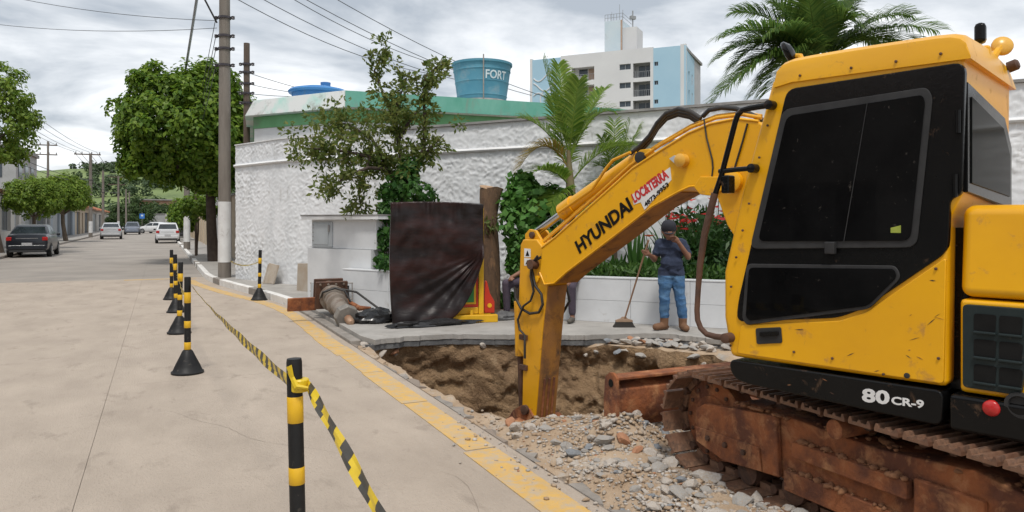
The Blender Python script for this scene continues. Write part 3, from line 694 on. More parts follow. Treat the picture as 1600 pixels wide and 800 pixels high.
for kind, o in detail:
    if kind in ('w', 's'):
        fr = MB(); 
        fbox(fr, ex, nf, o[0], o[1], -0.22, -0.14, o[2], o[2] + 0.07); fbox(fr, ex, nf, o[0], o[1], -0.22, -0.14, o[3] - 0.07, o[3])
        c_ = (o[0] + o[1]) / 2; fbox(fr, ex, nf, c_ - 0.04, c_ + 0.04, -0.22, -0.14, o[2] + 0.07, o[3] - 0.07)
        wi = fr.build('window', win_f, apt)
        for a, b in ((o[0], c_ - 0.045), (c_ + 0.045, o[1])):
            fbox(MB(), ex, nf, a, b, -0.2, -0.18, o[2] + 0.075, o[3] - 0.075).build('pane', win_g, wi)
    else:
        bm_ = MB()
        fbox(bm_, ex, nf, o[0] - 0.1, o[1] + 0.1, -1.58, -1.5, o[2] - 0.2, o[3] + 0.1); fbox(bm_, ex, nf, o[0] - 0.2, o[0] - 0.005, -1.5, -0.352, o[2] - 0.2, o[3] + 0.1)
        fbox(bm_, ex, nf, o[1] + 0.005, o[1] + 0.2, -1.5, -0.352, o[2] - 0.2, o[3] + 0.1); fbox(bm_, ex, nf, o[0], o[1], -1.5, -0.352, o[2] - 0.2, o[2] - 0.003); fbox(bm_, ex, nf, o[0], o[1], -1.5, -0.352, o[3] + 0.003, o[3] + 0.15)
        ba = bm_.build('balcony', room_m if kind == 'b' else apw, apt)
        wd = o[1] - o[0]
        fbox(MB(), ex, nf, o[0] + wd * 0.08, o[0] + wd * 0.38, -1.498, -1.45, o[2] + 0.05, o[2] + 2.0).build('balcony_door', win_g if kind == 'b' else curt_m, ba)
        fbox(MB(), ex, nf, o[0] + wd * 0.42, o[0] + wd * 0.80, -1.498, -1.45, o[2] + (0.1 if kind == 'b' else 1.0), o[2] + 2.0).build('balcony_window', win_g, ba)
        rl = MB()
        for k in range(9): fbox(rl, ex, nf, o[0] + wd * k / 8 - 0.02, o[0] + wd * k / 8 + 0.02, -0.3, -0.26, o[2], o[2] + 0.95)
        fbox(rl, ex, nf, o[0], o[1], -0.31, -0.25, o[2] + 0.95, o[2] + 1.0); rl.build('railing', win_f, ba)
sops = []
for fl in range(5):
    for c_ in (2.2, 5.2, 8.2, 11.0): sops.append((c_, c_ + 0.9, HT - 5.0 - FL * fl, HT - 3.3 - FL * fl))
wall_open(MB(), es, ns, 0.0, WS, -0.2, HT + 0.1, sops, 0.3).build('wall', apb, apt)
for o in sops: fbox(MB(), es, ns, o[0], o[1], -0.2, -0.15, o[2], o[3]).build('window', win_g, apt)
fbox(MB(), ex, nf, 0.02, WF, -WS, -0.36, HT - 0.5, HT - 0.1).build('roof', cap_grey, apt)
a, Za = fx(965); b, Zb = fx(937); c_, Zc = fx(990)
TZ = fz(30, Za + 2)
tw = MB(); fbox(tw, ex, nf, a, b, -8.0, -2.5, HT - 0.2, TZ); two = tw.build('stair_tower', aps, apt)
tw = MB(); fbox(tw, ex, nf, c_ + 0.3, a - 0.01, -6.5, -2.9, HT - 0.2, TZ - 1.2); tw.build('tower_shaft', apw, apt)
fbox(MB(), ex, nf, a - 0.03, a + 0.25, -2.52, -2.46, HT, TZ).build('rust_stain_pipe', curt_m, two)
rl = MB()
for k in range(7): q_ = RB + ex * (a + (b - a) * k / 6) + nf * -2.7; rl.tube([q_ + Vector((0, 0, TZ)), q_ + Vector((0, 0, TZ + 1.1))], 0.04, 5)
for h in (0.55, 1.1): rl.tube([RB + ex * a + nf * -2.7 + Vector((0, 0, TZ + h)), RB + ex * b + nf * -2.7 + Vector((0, 0, TZ + h))], 0.035, 5); rl.tube([RB + ex * a + nf * -2.7 + Vector((0, 0, TZ + h)), RB + ex * a + nf * -7.8 + Vector((0, 0, TZ + h))], 0.035, 5)
rl.build('railing', win_f, two)
am = MB()
for k, h in ((0.3, 2.9), (0.75, 1.8), (0.12, 2.0)): q_ = RB + ex * (a + (b - a) * k) + nf * -4; MB().tube([q_ + Vector((0, 0, TZ)), q_ + Vector((0, 0, TZ + h))], 0.035, 5).build('antenna', win_f, two)
q_ = RB + ex * (a - 1.5) + nf * -3.2; am.tube([q_ + Vector((0, 0, TZ - 1.2)), q_ + Vector((0, 0, TZ + 1.4))], 0.1, 6); am.box(q_ + Vector((0, 0, TZ + 0.3)), (0.9, 0.5, 0.5)); am.build('antenna_mast', win_f, two)
# painted white figures on the left blue strip
a2, _ = fx(872); b2, _ = fx(834); mur = MB()
for k in range(3):
    pth = [RB + ex * (a2 + (b2 - a2) * t) + nf * 0.055 + Vector((0, 0, fz(117 + 16 * k, 118) + 0.7 * math.sin(t * 6 + k * 1.5))) for t in np.linspace(0, 1, 12)]
    mur.tube(pth, 0.11, 5)
for t0_ in (0.3, 0.62): mur.tube([RB + ex * (a2 + (b2 - a2) * (t0_ + 0.1 * math.sin(s_ * 3))) + nf * 0.055 + Vector((0, 0, fz(141 + 22 * s_, 118))) for s_ in np.linspace(0, 1, 8)], 0.11, 5)
mur.build('painted_line', apw, apt)

# ================================================================ houses across the street
terra = mat('clay_tiles', (0.42, 0.17, 0.09), 0.85, (0.33, 0.14, 0.08), 1.0, dirt=(0.25, 0.14, 0.10), dirt_amt=0.3, dirt_scale=2, bump=0.5, bump_scale=6, bdist=0.05)
hw = [mat('house_offwhite', (0.52, 0.50, 0.46), 0.85, (0.45, 0.43, 0.40), 0.8, dirt=(0.3, 0.28, 0.25), dirt_amt=0.2), mat('house_grey', (0.38, 0.38, 0.38), 0.85, (0.32, 0.32, 0.32), 0.8, dirt=(0.24, 0.23, 0.22), dirt_amt=0.2),
      mat('house_cream', (0.50, 0.42, 0.31), 0.85, (0.45, 0.37, 0.28), 0.8, dirt=(0.3, 0.26, 0.22), dirt_amt=0.2), mat('house_bluegrey', (0.30, 0.34, 0.38), 0.8, (0.26, 0.30, 0.34), 0.8)]
gate_d = mat('gate_dark', (0.07, 0.085, 0.10), 0.6, (0.10, 0.11, 0.12), 2); gate_p = mat('gate_pale', (0.40, 0.42, 0.43), 0.6, (0.34, 0.36, 0.37), 2); door_br = mat('door_brown', (0.22, 0.10, 0.06), 0.7, (0.17, 0.08, 0.05), 3)
def street_house(x0, p0, p1, h, wm, roof, label, openings, sx=-1, depth=8):
    r = empty('street_house', (x0, p0, 0), label, 'house')
    xs_ = x0 + sx * 0.35
    m = MB(); ops = sorted(openings)
    ps_ = sorted({p0, p1} | {o[0] for o in ops} | {o[1] for o in ops}); zz = sorted({0.0, h} | {o[2] for o in ops} | {o[3] for o in ops})
    for i in range(len(ps_) - 1):
        for j in range(len(zz) - 1):
            pm_, zm = (ps_[i] + ps_[i + 1]) / 2, (zz[j] + zz[j + 1]) / 2
            if any(o[0] < pm_ < o[1] and o[2] < zm < o[3] for o in ops): continue
            m.bx(min(x0, xs_), max(x0, xs_), ps_[i], ps_[i + 1], zz[j], zz[j + 1])
    m.bx(min(xs_, x0 + sx * depth), max(xs_, x0 + sx * depth), p0, p1, 0, h - 0.01)
    m.build('wall', wm, r)
    for o in ops:
        xw = x0 + sx * 0.22
        if o[4] == 'w':
            f_ = MB().bx(xw - 0.03, xw + 0.03, o[0], o[1], o[2], o[2] + 0.08).bx(xw - 0.03, xw + 0.03, o[0], o[1], o[3] - 0.08, o[3]); n_ = max(2, round((o[1] - o[0]) / 0.8))
            for k in range(n_ + 1): q_ = o[0] + (o[1] - o[0]) * k / n_; f_.bx(xw - 0.03, xw + 0.03, max(o[0], q_ - 0.04), min(o[1], q_ + 0.04), o[2] + 0.081, o[3] - 0.081)
            wi = f_.build('window', win_f, r)
            for k in range(n_): MB().bx(xw - 0.01, xw + 0.01, o[0] + (o[1] - o[0]) * k / n_ + 0.042, o[0] + (o[1] - o[0]) * (k + 1) / n_ - 0.042, o[2] + 0.082, o[3] - 0.082).build('pane', win_g, wi)
        else:
            gm = {'g': gate_d, 'p': gate_p, 'd': door_br}[o[4]]; n_ = max(2, round((o[1] - o[0]) / 0.3)); gt = MB().bx(xw - 0.02, xw + 0.02, o[0], o[1], o[2], o[3]).build('gate', gm, r)
            for k in range(n_): a = o[0] + (o[1] - o[0]) * k / n_; MB().bx(xw - sx * 0.021 - 0.012 - 0.001, xw - sx * 0.021 + 0.012 + 0.001, a + 0.04, a + (o[1] - o[0]) / n_ - 0.04, o[2] + 0.05, o[3] - 0.05).build('gate_board', gm, gt)
    if roof == 'tile':
        e0, e1 = x0 - sx * 0.55, x0 + sx * (depth + 0.3); xr = (e0 + e1) / 2; hr = h + 0.33 * abs(xr - e0)
        ro = MB().prism([(e0, p0 - 0.2, h), (xr, p0 - 0.2, hr), (e1, p0 - 0.2, h), (e1, p0 - 0.2, h - 0.12), (xr, p0 - 0.2, hr - 0.12), (e0, p0 - 0.2, h - 0.12)], [(e0, p1 + 0.2, h), (xr, p1 + 0.2, hr), (e1, p1 + 0.2, h), (e1, p1 + 0.2, h - 0.12), (xr, p1 + 0.2, hr - 0.12), (e0, p1 + 0.2, h - 0.12)]).build('roof', terra, r)
        n_ = int((p1 - p0) / 0.5); rm = MB()
        for k in range(n_): q_ = p0 - 0.1 + k * 0.5; rm.tube([(e0, q_, h + 0.02), (xr, q_, hr + 0.02)], 0.09, 6)
        t_ = rm.build('tile_row', terra, ro, smooth=60); t_['kind'] = 'stuff'
    else:
        MB().bx(min(x0 - sx * 0.25, x0 + sx * depth), max(x0 - sx * 0.25, x0 + sx * depth), p0, p1, h, h + 0.22).build('roof_slab', roof, r, bevel=0.02)
    return r
XF = -8.6  # next three houses are out of view, added for the cab's black panels to reflect
street_house(XF, 29, 45.8, 3.4, hw[2], 'tile', 'unseen cream street house with clay roof, added opposite the stucco wall for cab reflections', [(32, 36, 0.0, 2.7, 'g'), (39, 42, 1.0, 2.4, 'w')])
street_house(XF, 12, 28.8, 5.6, hw[1], cap_grey, 'unseen tall grey street house added opposite the works for cab reflections', [(14, 18, 0.0, 2.8, 'g'), (21, 24, 1.0, 2.4, 'w'), (21, 24, 3.6, 4.9, 'w'), (14, 17, 3.6, 4.9, 'w')])
street_house(XF, -6, 11.8, 4.2, hw[0], 'tile', 'unseen off white street house with clay roof, added opposite the excavator for cab reflections', [(-3, 1, 0.0, 2.7, 'g'), (4, 8, 1.0, 2.4, 'w')])
street_house(XF, 46, 60.5, 3.3, hw[0], terra, 'off white street house with wide barred window and brown parapet', [(49.0, 52.0, 1.2, 2.6, 'w'), (53.5, 56.5, 1.0, 2.6, 'w'), (57.8, 59.6, 0.0, 2.7, 'p')])
street_house(XF, 60.6, 75.5, 3.1, hw[1], cap_grey, 'grey street house with dark double garage gate', [(62.0, 65.5, 0.0, 2.8, 'p'), (67.5, 72.5, 0.0, 2.8, 'g'), (73.2, 75.0, 0.0, 2.7, 'g')], depth=2.2)
street_house(XF, 75.6, 96, 3.25, hw[3], 'tile', 'blue grey street house with clay tiled roof and pale gates', [(77, 82, 0.0, 2.8, 'p'), (84, 86.5, 0.0, 2.7, 'd'), (88.5, 93.5, 0.0, 2.8, 'g')], depth=2.3)
street_house(XF, 96.1, 118, 3.3, hw[2], 'tile', 'cream street house with clay roof, dark gate and brown door', [(98, 102, 0.0, 2.7, 'g'), (104, 106, 0.0, 2.6, 'd'), (108, 114, 0.0, 2.7, 'g')])
street_house(XF, 118.1, 150, 3.2, hw[0], 'tile', 'pale far street house with long clay roof by the junction', [(121, 127, 0.0, 2.7, 'p'), (132, 137, 0.0, 2.6, 'g'), (141, 144, 0.9, 2.3, 'w')])
# concrete block behind the first house
bq, bp, _ = at(10, 300, 62)
blk_b = empty('concrete_building', (-14, 70, 0), 'weathered grey concrete building rising behind the off white house', 'building')
MB().bx(-18, -11.2, 76, 88, 0, 7.9).build('wall', hw[1], blk_b); MB().bx(-18.2, -11.0, 75.8, 88.2, 7.9, 8.2).build('roof_slab', cap_grey, blk_b)
MB().bx(-16, -13, 77, 81, 8.2, 9.4).build('roof_box', cap_grey, blk_b, bevel=0.3)
for k in range(3): MB().bx(-11.22, -11.15, 77.2 + 3.4 * k, 79 + 3.4 * k, 5.4, 6.8).build('window', win_g, blk_b)
for k in range(2): MB().bx(-17 + k * 3, -15.2 + k * 3, 75.95, 76.02, 5.4, 6.8).build('window', win_g, blk_b)
# far end of the street
fe = empty('far_wall', (-12, 172, 0), 'long pale boundary wall closing the far end of the street', 'wall')
MB().bx(-22, 16, 172, 172.4, 0, 3.0).build('wall', hw[1], fe); MB().bx(-22.1, 16.1, 171.9, 172.5, 3.0, 3.15).build('coping', cap_grey, fe)
for k in range(9): MB().bx(-20 + k * 4.2, -19.7 + k * 4.2, 171.8, 172.0, 0, 3.0).build('pier', hw[0], fe)
brk = empty('brick_house', (-2, 215, 0), 'unplastered brown brick house beyond the far wall', 'house')
bkm = mat('raw_brick', (0.22, 0.12, 0.08), 0.9, (0.28, 0.17, 0.12), 0.6)
MB().bx(-6, 6, 215, 225, 0, 7.0).build('wall', bkm, brk); MB().bx(-6.3, 6.3, 214.7, 225.3, 7.0, 7.3).build('roof_slab', cap_grey, brk)
for k in range(3): MB().bx(-4.6 + 3.6 * k, -3.0 + 3.6 * k, 214.95, 215.02, 4.2, 5.8).build('window', win_g, brk)
rh = empty('shop_house', (10, 178, 0), 'small house with white canopy and brick red front at the junction', 'house')
MB().bx(6.5, 16, 178, 186, 0, 5.6).build('wall', mat('brick_red_paint', (0.36, 0.16, 0.11), 0.85, (0.30, 0.14, 0.10), 1), rh); MB().bx(6.2, 16.3, 176.8, 186.2, 3.4, 4.1).build('canopy', apw, rh)
for k in range(2): MB().bx(7.5 + 4 * k, 9.5 + 4 * k, 177.93, 178.02, 1.0, 2.4).build('window', win_g, rh)
# neighbour's walls along the right pavement
for i, (p0, p1, h, wm, lab) in enumerate(((22.6, 27.4, 3.3, cap_grey, 'weathered grey neighbour wall just past the stucco wall'), (27.6, 38, 2.7, hw[2], 'cream neighbour wall behind the big street tree'), (38.2, 52, 3.0, hw[1], 'grey neighbour wall with piers along the right pavement'), (52.2, 80, 2.5, hw[2], 'low cream wall far along the right pavement'), (80.2, 150, 2.8, hw[0], 'pale long wall farthest along the right pavement'))):
    r = empty('boundary_wall', (2.75, p0, 0), lab, 'wall'); MB().bx(2.75, 3.0, p0, p1, 0, h).build('wall', wm, r); MB().bx(2.70, 3.05, p0, p1, h, h + 0.08).build('coping', cap_grey, r)
    for k in range(int((p1 - p0) / 3) + 1): MB().bx(2.66, 2.748, p0 + k * 3, p0 + k * 3 + 0.3, 0, h - 0.02).build('pier', wm, r)

# ================================================================ hills
hill_m = mat('hill_grass', (0.115, 0.165, 0.05), 0.95, (0.175, 0.225, 0.08), 0.012, dirt=(0.06, 0.095, 0.035), dirt_amt=0.35, dirt_scale=0.018, lo=0.4, hi=0.6)
sky_u = [-900, -300, -100, 0, 40, 100, 160, 200, 225, 280, 330, 450, 700, 1000, 1500, 2500]; sky_v = [295, 282, 276, 272, 270, 270, 271, 268, 276, 281, 284, 296, 310, 322, 330, 335]
def hill_z(u, Z):
    v = np.interp(u, sky_u, sky_v); top = (V0 - v) / F * 620 + EYE
    t = smooth01((Z - 230) / 390)
    x, y = c2w((u - 800) / F * Z, Z)
    return -0.3 + top * t * (1 - 0.15 * smooth01((Z - 640) / 300)) + 5.0 * t * noise.noise((x * 0.012, y * 0.012, 0)) + 1.5 * t * noise.noise((x * 0.05, y * 0.05, 4)), x, y
us = np.linspace(-900, 2500, 170); Zs = np.linspace(230, 1000, 60); HV = []
for Z in Zs:
    for u in us: h, x, y = hill_z(u, Z); HV.append((x, y, h))
nu = len(us); ii, jj = np.meshgrid(np.arange(len(Zs) - 1), np.arange(nu - 1), indexing='ij'); b0 = (ii * nu + jj).ravel()
struct(fast_mesh('hills', np.array(HV), np.stack([b0, b0 + 1, b0 + nu + 1, b0 + nu], 1), hill_m, loc=(0, 0, 0), smooth=True))
wood_leaf = leafmat('wood_leaf', (0.04, 0.07, 0.032), (0.085, 0.125, 0.05), 0.2, 0.7)
rg = np.random.RandomState(5); PP, DD = [], []; cnt = 0
while cnt < 470:
    u, Z = rg.uniform(-200, 520), rg.uniform(235, 680)
    h, x, y = hill_z(u, Z); v = V0 - (h - EYE) / Z * F
    d = 0.035
    if 130 < u < 275 and v < 326: d = 0.9 if noise.noise((x * 0.02, y * 0.02, 2)) > 0.0 else 0.04
    elif v > 322: d = 0.4
    elif u < 130 and 285 < v: d = 0.2
    elif 320 < u: d = 0.4
    if rg.rand() > d: continue
    r_ = rg.uniform(1.8, 3.8); a, b = clump_points((x, y, h + r_ * 0.8), (r_, r_, r_ * 0.9), 70, rg); PP.append(a); DD.append(b); cnt += 1
wo = leaves('hillside_wood', np.concatenate(PP), np.concatenate(DD), 1.6, wood_leaf, None, width=0.9, rng=rg, face=True)
tag(wo, 'dark woodland spread over the green hillside beyond the street', 'woodland', kind='stuff')
# ================================================================ excavator
yel = mat('machine_yellow', (0.77, 0.39, 0.002), 0.34, (0.67, 0.325, 0.006), 1.1, dirt=(0.33, 0.16, 0.05), dirt_amt=0.19, dirt_scale=9, bump=0.05, bump_scale=5, rvar=0.4, bdist=0.02)
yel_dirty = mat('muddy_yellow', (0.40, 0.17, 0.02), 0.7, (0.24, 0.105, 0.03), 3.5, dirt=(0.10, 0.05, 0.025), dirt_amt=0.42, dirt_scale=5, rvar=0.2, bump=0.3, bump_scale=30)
yel_stick = mat('scuffed_yellow', (0.72, 0.35, 0.006), 0.42, (0.62, 0.29, 0.008), 2.5, dirt=(0.16, 0.075, 0.03), dirt_amt=0.25, dirt_scale=6, rvar=0.3, bump=0.15, bump_scale=25)
rust = mat('rusty_steel', (0.30, 0.10, 0.035), 0.85, (0.12, 0.042, 0.022), 5, dirt=(0.42, 0.20, 0.09), dirt_amt=0.4, dirt_scale=7, bump=0.9, bump_scale=30, bdist=0.012, lo=0.4, hi=0.6)
rust_dk = mat('rusty_dark_steel', (0.065, 0.032, 0.02), 0.75, (0.13, 0.06, 0.034), 5, dirt=(0.03, 0.022, 0.018), dirt_amt=0.42, dirt_scale=5, bump=0.4, bump_scale=40)
rust_mud = mat('reddish_mud', (0.30, 0.145, 0.07), 0.95, (0.20, 0.09, 0.045), 8, bump=0.6, bump_scale=40)
shoe_m = mat('track_shoe_steel', (0.13, 0.06, 0.035), 0.55, (0.25, 0.14, 0.085), 6, dirt=(0.045, 0.03, 0.024), dirt_amt=0.42, dirt_scale=12, bump=0.4, bump_scale=50)
blk = mat('machine_black', (0.004, 0.004, 0.0043), 0.2, (0.006, 0.006, 0.006), 3, spec=0.2, dirt=(0.13, 0.075, 0.045), dirt_amt=0.13, dirt_scale=9, rvar=0.3, bump=0.08, bump_scale=30)
blk_trim = mat('rubber_trim', (0.022, 0.022, 0.023), 0.6, (0.035, 0.035, 0.036), 8, spec=0.25)
hose_m = mat('rubber_hose', (0.012, 0.012, 0.013), 0.5, (0.03, 0.026, 0.022), 8)
vent_m = mat('vent_dark_green', (0.012, 0.02, 0.021), 0.5, (0.018, 0.027, 0.028), 5, spec=0.25, dirt=(0.12, 0.09, 0.07), dirt_amt=0.12, dirt_scale=15)
glass = glassmat('cab_glass', (0.0018, 0.0018, 0.002), 0.03, 0.3, 1.22)
chrome = mat('cylinder_rod', (0.55, 0.55, 0.55), 0.22, (0.4, 0.39, 0.38), 8, metal=1.0)
white_dec = mat('decal_white', (0.70, 0.70, 0.70), 0.5, (0.6, 0.6, 0.6), 8); red_dec = mat('decal_red', (0.50, 0.02, 0.02), 0.5, (0.42, 0.02, 0.02), 8); blk_dec = mat('decal_black', (0.008, 0.008, 0.008), 0.6, (0.012, 0.012, 0.012), 8, spec=0.1)
red_lens = mat('red_reflector', (0.42, 0.015, 0.015), 0.25, (0.5, 0.03, 0.03), 30); amber = mat('amber_lens', (0.72, 0.40, 0.06), 0.3, (0.6, 0.32, 0.04), 10)

HVP = -200.0                              # where the upper works' heading meets the horizon
hdX, hdZ = (HVP - 800), F; l_ = math.hypot(hdX, hdZ); hdX /= l_; hdZ /= l_
hnX, hnZ = hdZ, -hdX
hx, hy = c2w(hdX, hdZ); nx_, ny_ = c2w(hnX, hnZ)
CQ, CP = 4.13, 2.75
CX_, CZ_ = cY * CQ - sY * CP, sY * CQ + cY * CP
DC = hnX * CX_ + hnZ * CZ_; T0 = hdX * CX_ + hdZ * CZ_
BL = 1.10
def U(a, b, z): return (CQ + a * hx - b * nx_, CP + a * hy - b * ny_, z)
def UP(u, v, b):
    D = DC - b; k = (u - 800) / F; t = D * (hdZ + hdX * k) / (hnX * k + hnZ)
    Z = hnZ * D + hdZ * t
    return (t - T0, EYE - (v - V0) * Z / F)
def pts(px, b): return [UP(u, v, b) for u, v in px]
def side(m, az, b0, b1, mi=0): return m.prism([U(a, b0, z) for a, z in az], [U(a, b1, z) for a, z in az], mi)
def rnd(poly, r, n=4):                    # round a polygon's corners
    o = []
    for i in range(len(poly)):
        p0, p1, p2 = Vector(poly[i - 1]), Vector(poly[i]), Vector(poly[(i + 1) % len(poly)])
        d0, d2 = (p0 - p1), (p2 - p1); rr_ = min(r, d0.length * 0.45, d2.length * 0.45); a, c = p1 + d0.normalized() * rr_, p1 + d2.normalized() * rr_
        for k in range(n + 1): t = k / n; o.append(tuple((1 - t) ** 2 * a + 2 * t * (1 - t) * p1 + t * t * c))
    return o
ex_root = empty('excavator', (CQ, CP, 0.0), 'yellow tracked excavator with black cab door reaching its arm into the pit', 'excavator')
XR = ex_root
# --- cab
cab_px = [(1140, 557), (1130, 495), (1130, 425), (1158, 300), (1205, 128), (1216, 112), (1300, 92), (1506, 70), (1504, 300), (1484, 340), (1481, 606)]
caz = pts(cab_px, BL)
skew = [(a + (0.10 if i >= 7 else 0.0), z) for i, (a, z) in enumerate(caz)]
cabm = MB().prism([U(a, BL, z) for a, z in caz], [U(a, 0.1, z) for a, z in skew])
cab = cabm.build('cab', yel, XR, bevel=0.03, seg=3)
roof_az = pts([(1213, 131), (1210, 119), (1219, 104), (1236, 96)], BL + 0.01)
zr = UP(1500, 88, BL)[1]
ra = [(0.505, 2.245), (0.50, 2.32), (0.44, 2.40), (0.33, 2.44), (0.0, 2.465), (-0.28, 2.47), (-0.38, 2.43), (-0.415, 2.36), (-0.415, 2.262), (-0.30, 2.258), (0.2, 2.248)]
a_f, z_f = UP(1209, 128, BL + 0.012); a_r, z_r = UP(1509, 92, BL + 0.012); _, z_t = UP(1495, 55, BL + 0.012); z_tf = UP(1240, 95, BL + 0.012)[1]
rtop = [(a, z + 0.035) for a, z in pts([(1213, 112), (1221, 102), (1236, 96), (1262, 91), (1320, 81), (1400, 69), (1462, 60), (1484, 58), (1499, 60), (1509, 67)], BL + 0.012)]
ra = [(a_f, z_f - 0.03), (a_f - 0.004, z_f + 0.035)] + rtop + [(a_r - 0.018, z_t - 0.10), (a_r - 0.018, z_r), (0.0, (z_r + z_f) / 2 - 0.005), (a_f - 0.1, z_f - 0.01)]
rings = []
for b, k in ((BL + 0.012, 0.0), (BL + 0.008, 0.35), (BL - 0.03, 0.75), (BL - 0.10, 1.0), (0.6, 1.15), (0.2, 1.0), (0.10, 0.6), (0.06, 0.0)):
    zb = min(z for a, z in ra); sk = 0.11 * (BL - b)
    rings.append([U(a + (sk if a < -0.1 else 0) * 1.0, b, z - (1 - k) * 0.055 * smooth01((z - z_r) / 0.1) if k < 1 else z + (k - 1) * 0.12 * smooth01((z - z_r) / 0.1)) for a, z in ra])
roof = MB().loft(rings).build('roof', yel, cab, smooth=38)
door_px = [(1229, 139), (1508, 96), (1503, 303), (1484, 312), (1481, 393), (1350, 482), (1308, 497), (1150, 503), (1153, 470)]
def panel(name, px, b0, b1, m, par, r=0.03, bevel=0.004):
    return side(MB(), rnd(pts(px, b0), r), b0, b1).build(name, m, par, bevel=bevel, seg=2)
panel('door_frame', door_px, BL + 0.012, BL - 0.02, blk, cab, 0.05, 0.006)
win_px = [(1226, 178), (1444, 143), (1449, 158), (1426, 380), (1180, 381)]
panel('window_gasket', [(1222, 171), (1448, 136), (1457, 152), (1432, 387), (1171, 389)], BL + 0.020, BL + 0.010, blk_trim, cab, 0.05)
wp_ = [(1229, 181), (1441, 148), (1445, 160), (1422, 376), (1184, 377)]
panel('side_window', wp_, BL + 0.026, BL + 0.021, glass, cab, 0.04, 0.0015)
dv = pts([(1355, 160), (1318, 378)], BL + 0.026)
side(MB(), [(dv[0][0], dv[0][1]), (dv[0][0] - 0.0035, dv[0][1]), (dv[1][0] - 0.0035, dv[1][1]), (dv[1][0], dv[1][1])], BL + 0.029, BL + 0.0265).build('window_divider', blk_trim, cab)
panel('window_gasket', [(1166, 412), (1400, 415), (1408, 434), (1358, 483), (1166, 508), (1159, 498)], BL + 0.019, BL + 0.010, blk_trim, cab, 0.03)
panel('lower_window', [(1170, 418), (1397, 420), (1401, 433), (1355, 478), (1170, 501), (1165, 494)], BL + 0.024, BL + 0.0195, glass, cab, 0.025, 0.0015)
panel('door_panel', [(1157, 508), (1312, 501), (1354, 487), (1478, 402), (1474, 600), (1151, 552)], BL + 0.009, BL - 0.01, yel, cab, 0.02, 0.005)
hd_px = [(1180, 513), (1220, 511), (1222, 536), (1182, 538)]
panel('door_handle', hd_px, BL + 0.016, BL + 0.0095, blk_trim, cab, 0.012, 0.003)
panel('handle_grip', [(1186, 519), (1215, 517), (1216, 524), (1187, 526)], BL + 0.026, BL + 0.0165, blk, cab, 0.006, 0.003)
lc = pts([(1417, 587)], BL + 0.012)[0]; MB().lathe([(0.012, -0.01), (0.013, 0.012), (0.009, 0.013)], U(lc[0], BL + 0.002, lc[1]), (-nx_, -ny_, 0), 12).build('lock', blk_trim, cab, smooth=40)
lc = pts([(1299, 381)], BL + 0.02)[0]; MB().box(U(lc[0], BL + 0.03, lc[1] - 0.02), (0.03, 0.05, 0.06), math.atan2(hy, hx) - math.pi / 2).build('window_latch', blk_trim, cab, bevel=0.005)
lc = pts([(1400, 352)], BL + 0.03)[0]; side(MB(), [(lc[0] - 0.02, lc[1]), (lc[0] - 0.02, lc[1] - 0.035), (lc[0] + 0.025, lc[1] - 0.035), (lc[0] + 0.025, lc[1] - 0.012)], BL + 0.0275, BL + 0.0262).build('sticker', mat('sticker_green', (0.25, 0.30, 0.04), 0.6, (0.3, 0.35, 0.05), 30), cab)
# yellow front pillar bolts, rear window
rw = lambda k, z, o_=0.0: U(caz[7][0] + 0.10 * (BL - (BL - k)) / 1.0 - o_, BL - k, z)
zb_, zt_ = caz[8][1] + 0.0, caz[7][1] - 0.16
quad = [(0.02, zb_), (0.97, zb_ - 0.06), (0.97, zt_ - 0.22), (0.80, zt_ - 0.08), (0.02, zt_)]
MB().prism([rw(k, z, 0.012) for k, z in quad], [rw(k, z, -0.01) for k, z in quad]).build('rear_frame', blk, cab, bevel=0.004)
quad = [(0.07, zb_ + 0.04), (0.90, zb_ + 0.0), (0.90, zt_ - 0.27), (0.74, zt_ - 0.14), (0.07, zt_ - 0.06)]
MB().prism([rw(k, z, 0.018) for k, z in quad], [rw(k, z, 0.0122) for k, z in quad]).build('rear_window', glassmat('rear_glass', (0.006, 0.007, 0.007), 0.08, 0.2, 1.10), cab, bevel=0.0015)
# roof lamp, beacon, exhaust stub, hole
lc = UP(1416, 76, BL + 0.02)
MB().lathe([(0.030, -0.03), (0.030, 0.02), (0.016, 0.022), (0.015, -0.01)], U(lc[0], BL - 0.02, lc[1]), (-nx_, -ny_, 0), 16).build('roof_socket', blk, cab, smooth=40)
def bolt_lamp(u, v, b, name, r, m1, ax):
    a, z = UP(u, v, b); g = MB().lathe([(0.01, -0.035), (r * 0.6, -0.03), (r, -0.008), (r, 0.008), (r * 0.85, 0.018), (0.005, 0.022)], U(a, b, z), ax, 18); return g.build(name, m1, cab, smooth=50)
fl_ = bolt_lamp(1232, 84, 0.75, 'work_lamp', 0.075, blk, (hx - 0.45 * nx_, hy - 0.45 * ny_, -0.55)); a, z = UP(1258, 92, 0.75); MB().tube([U(a, 0.75, z - 0.06), U(a + 0.03, 0.75, z + 0.02), U(a + 0.10, 0.75, z + 0.03)], 0.018, 8).build('lamp_bracket', yel, cab)
bolt_lamp(1566, 72, 0.35, 'rear_lamp', 0.05, amber, (-0.5 * hx - 0.8 * nx_, -0.5 * hy - 0.8 * ny_, 0.25)); a, z = UP(1553, 88, 0.4)
MB().tube([U(a, 0.4, z - 0.1), U(a, 0.4, z), U(a - 0.02, 0.35, z + 0.06)], 0.02, 8).build('lamp_bracket', yel, cab)
a, z = UP(1532, 62, 0.6); MB().box(U(a, 0.6, z + 0.03), (0.075, 0.05, 0.10), 0.5).build('rear_lamp', blk, cab, bevel=0.02); MB().box(U(a, 0.6, z - 0.07), (0.12, 0.09, 0.06), 0.5).build('lamp_bracket', yel, cab, bevel=0.012)
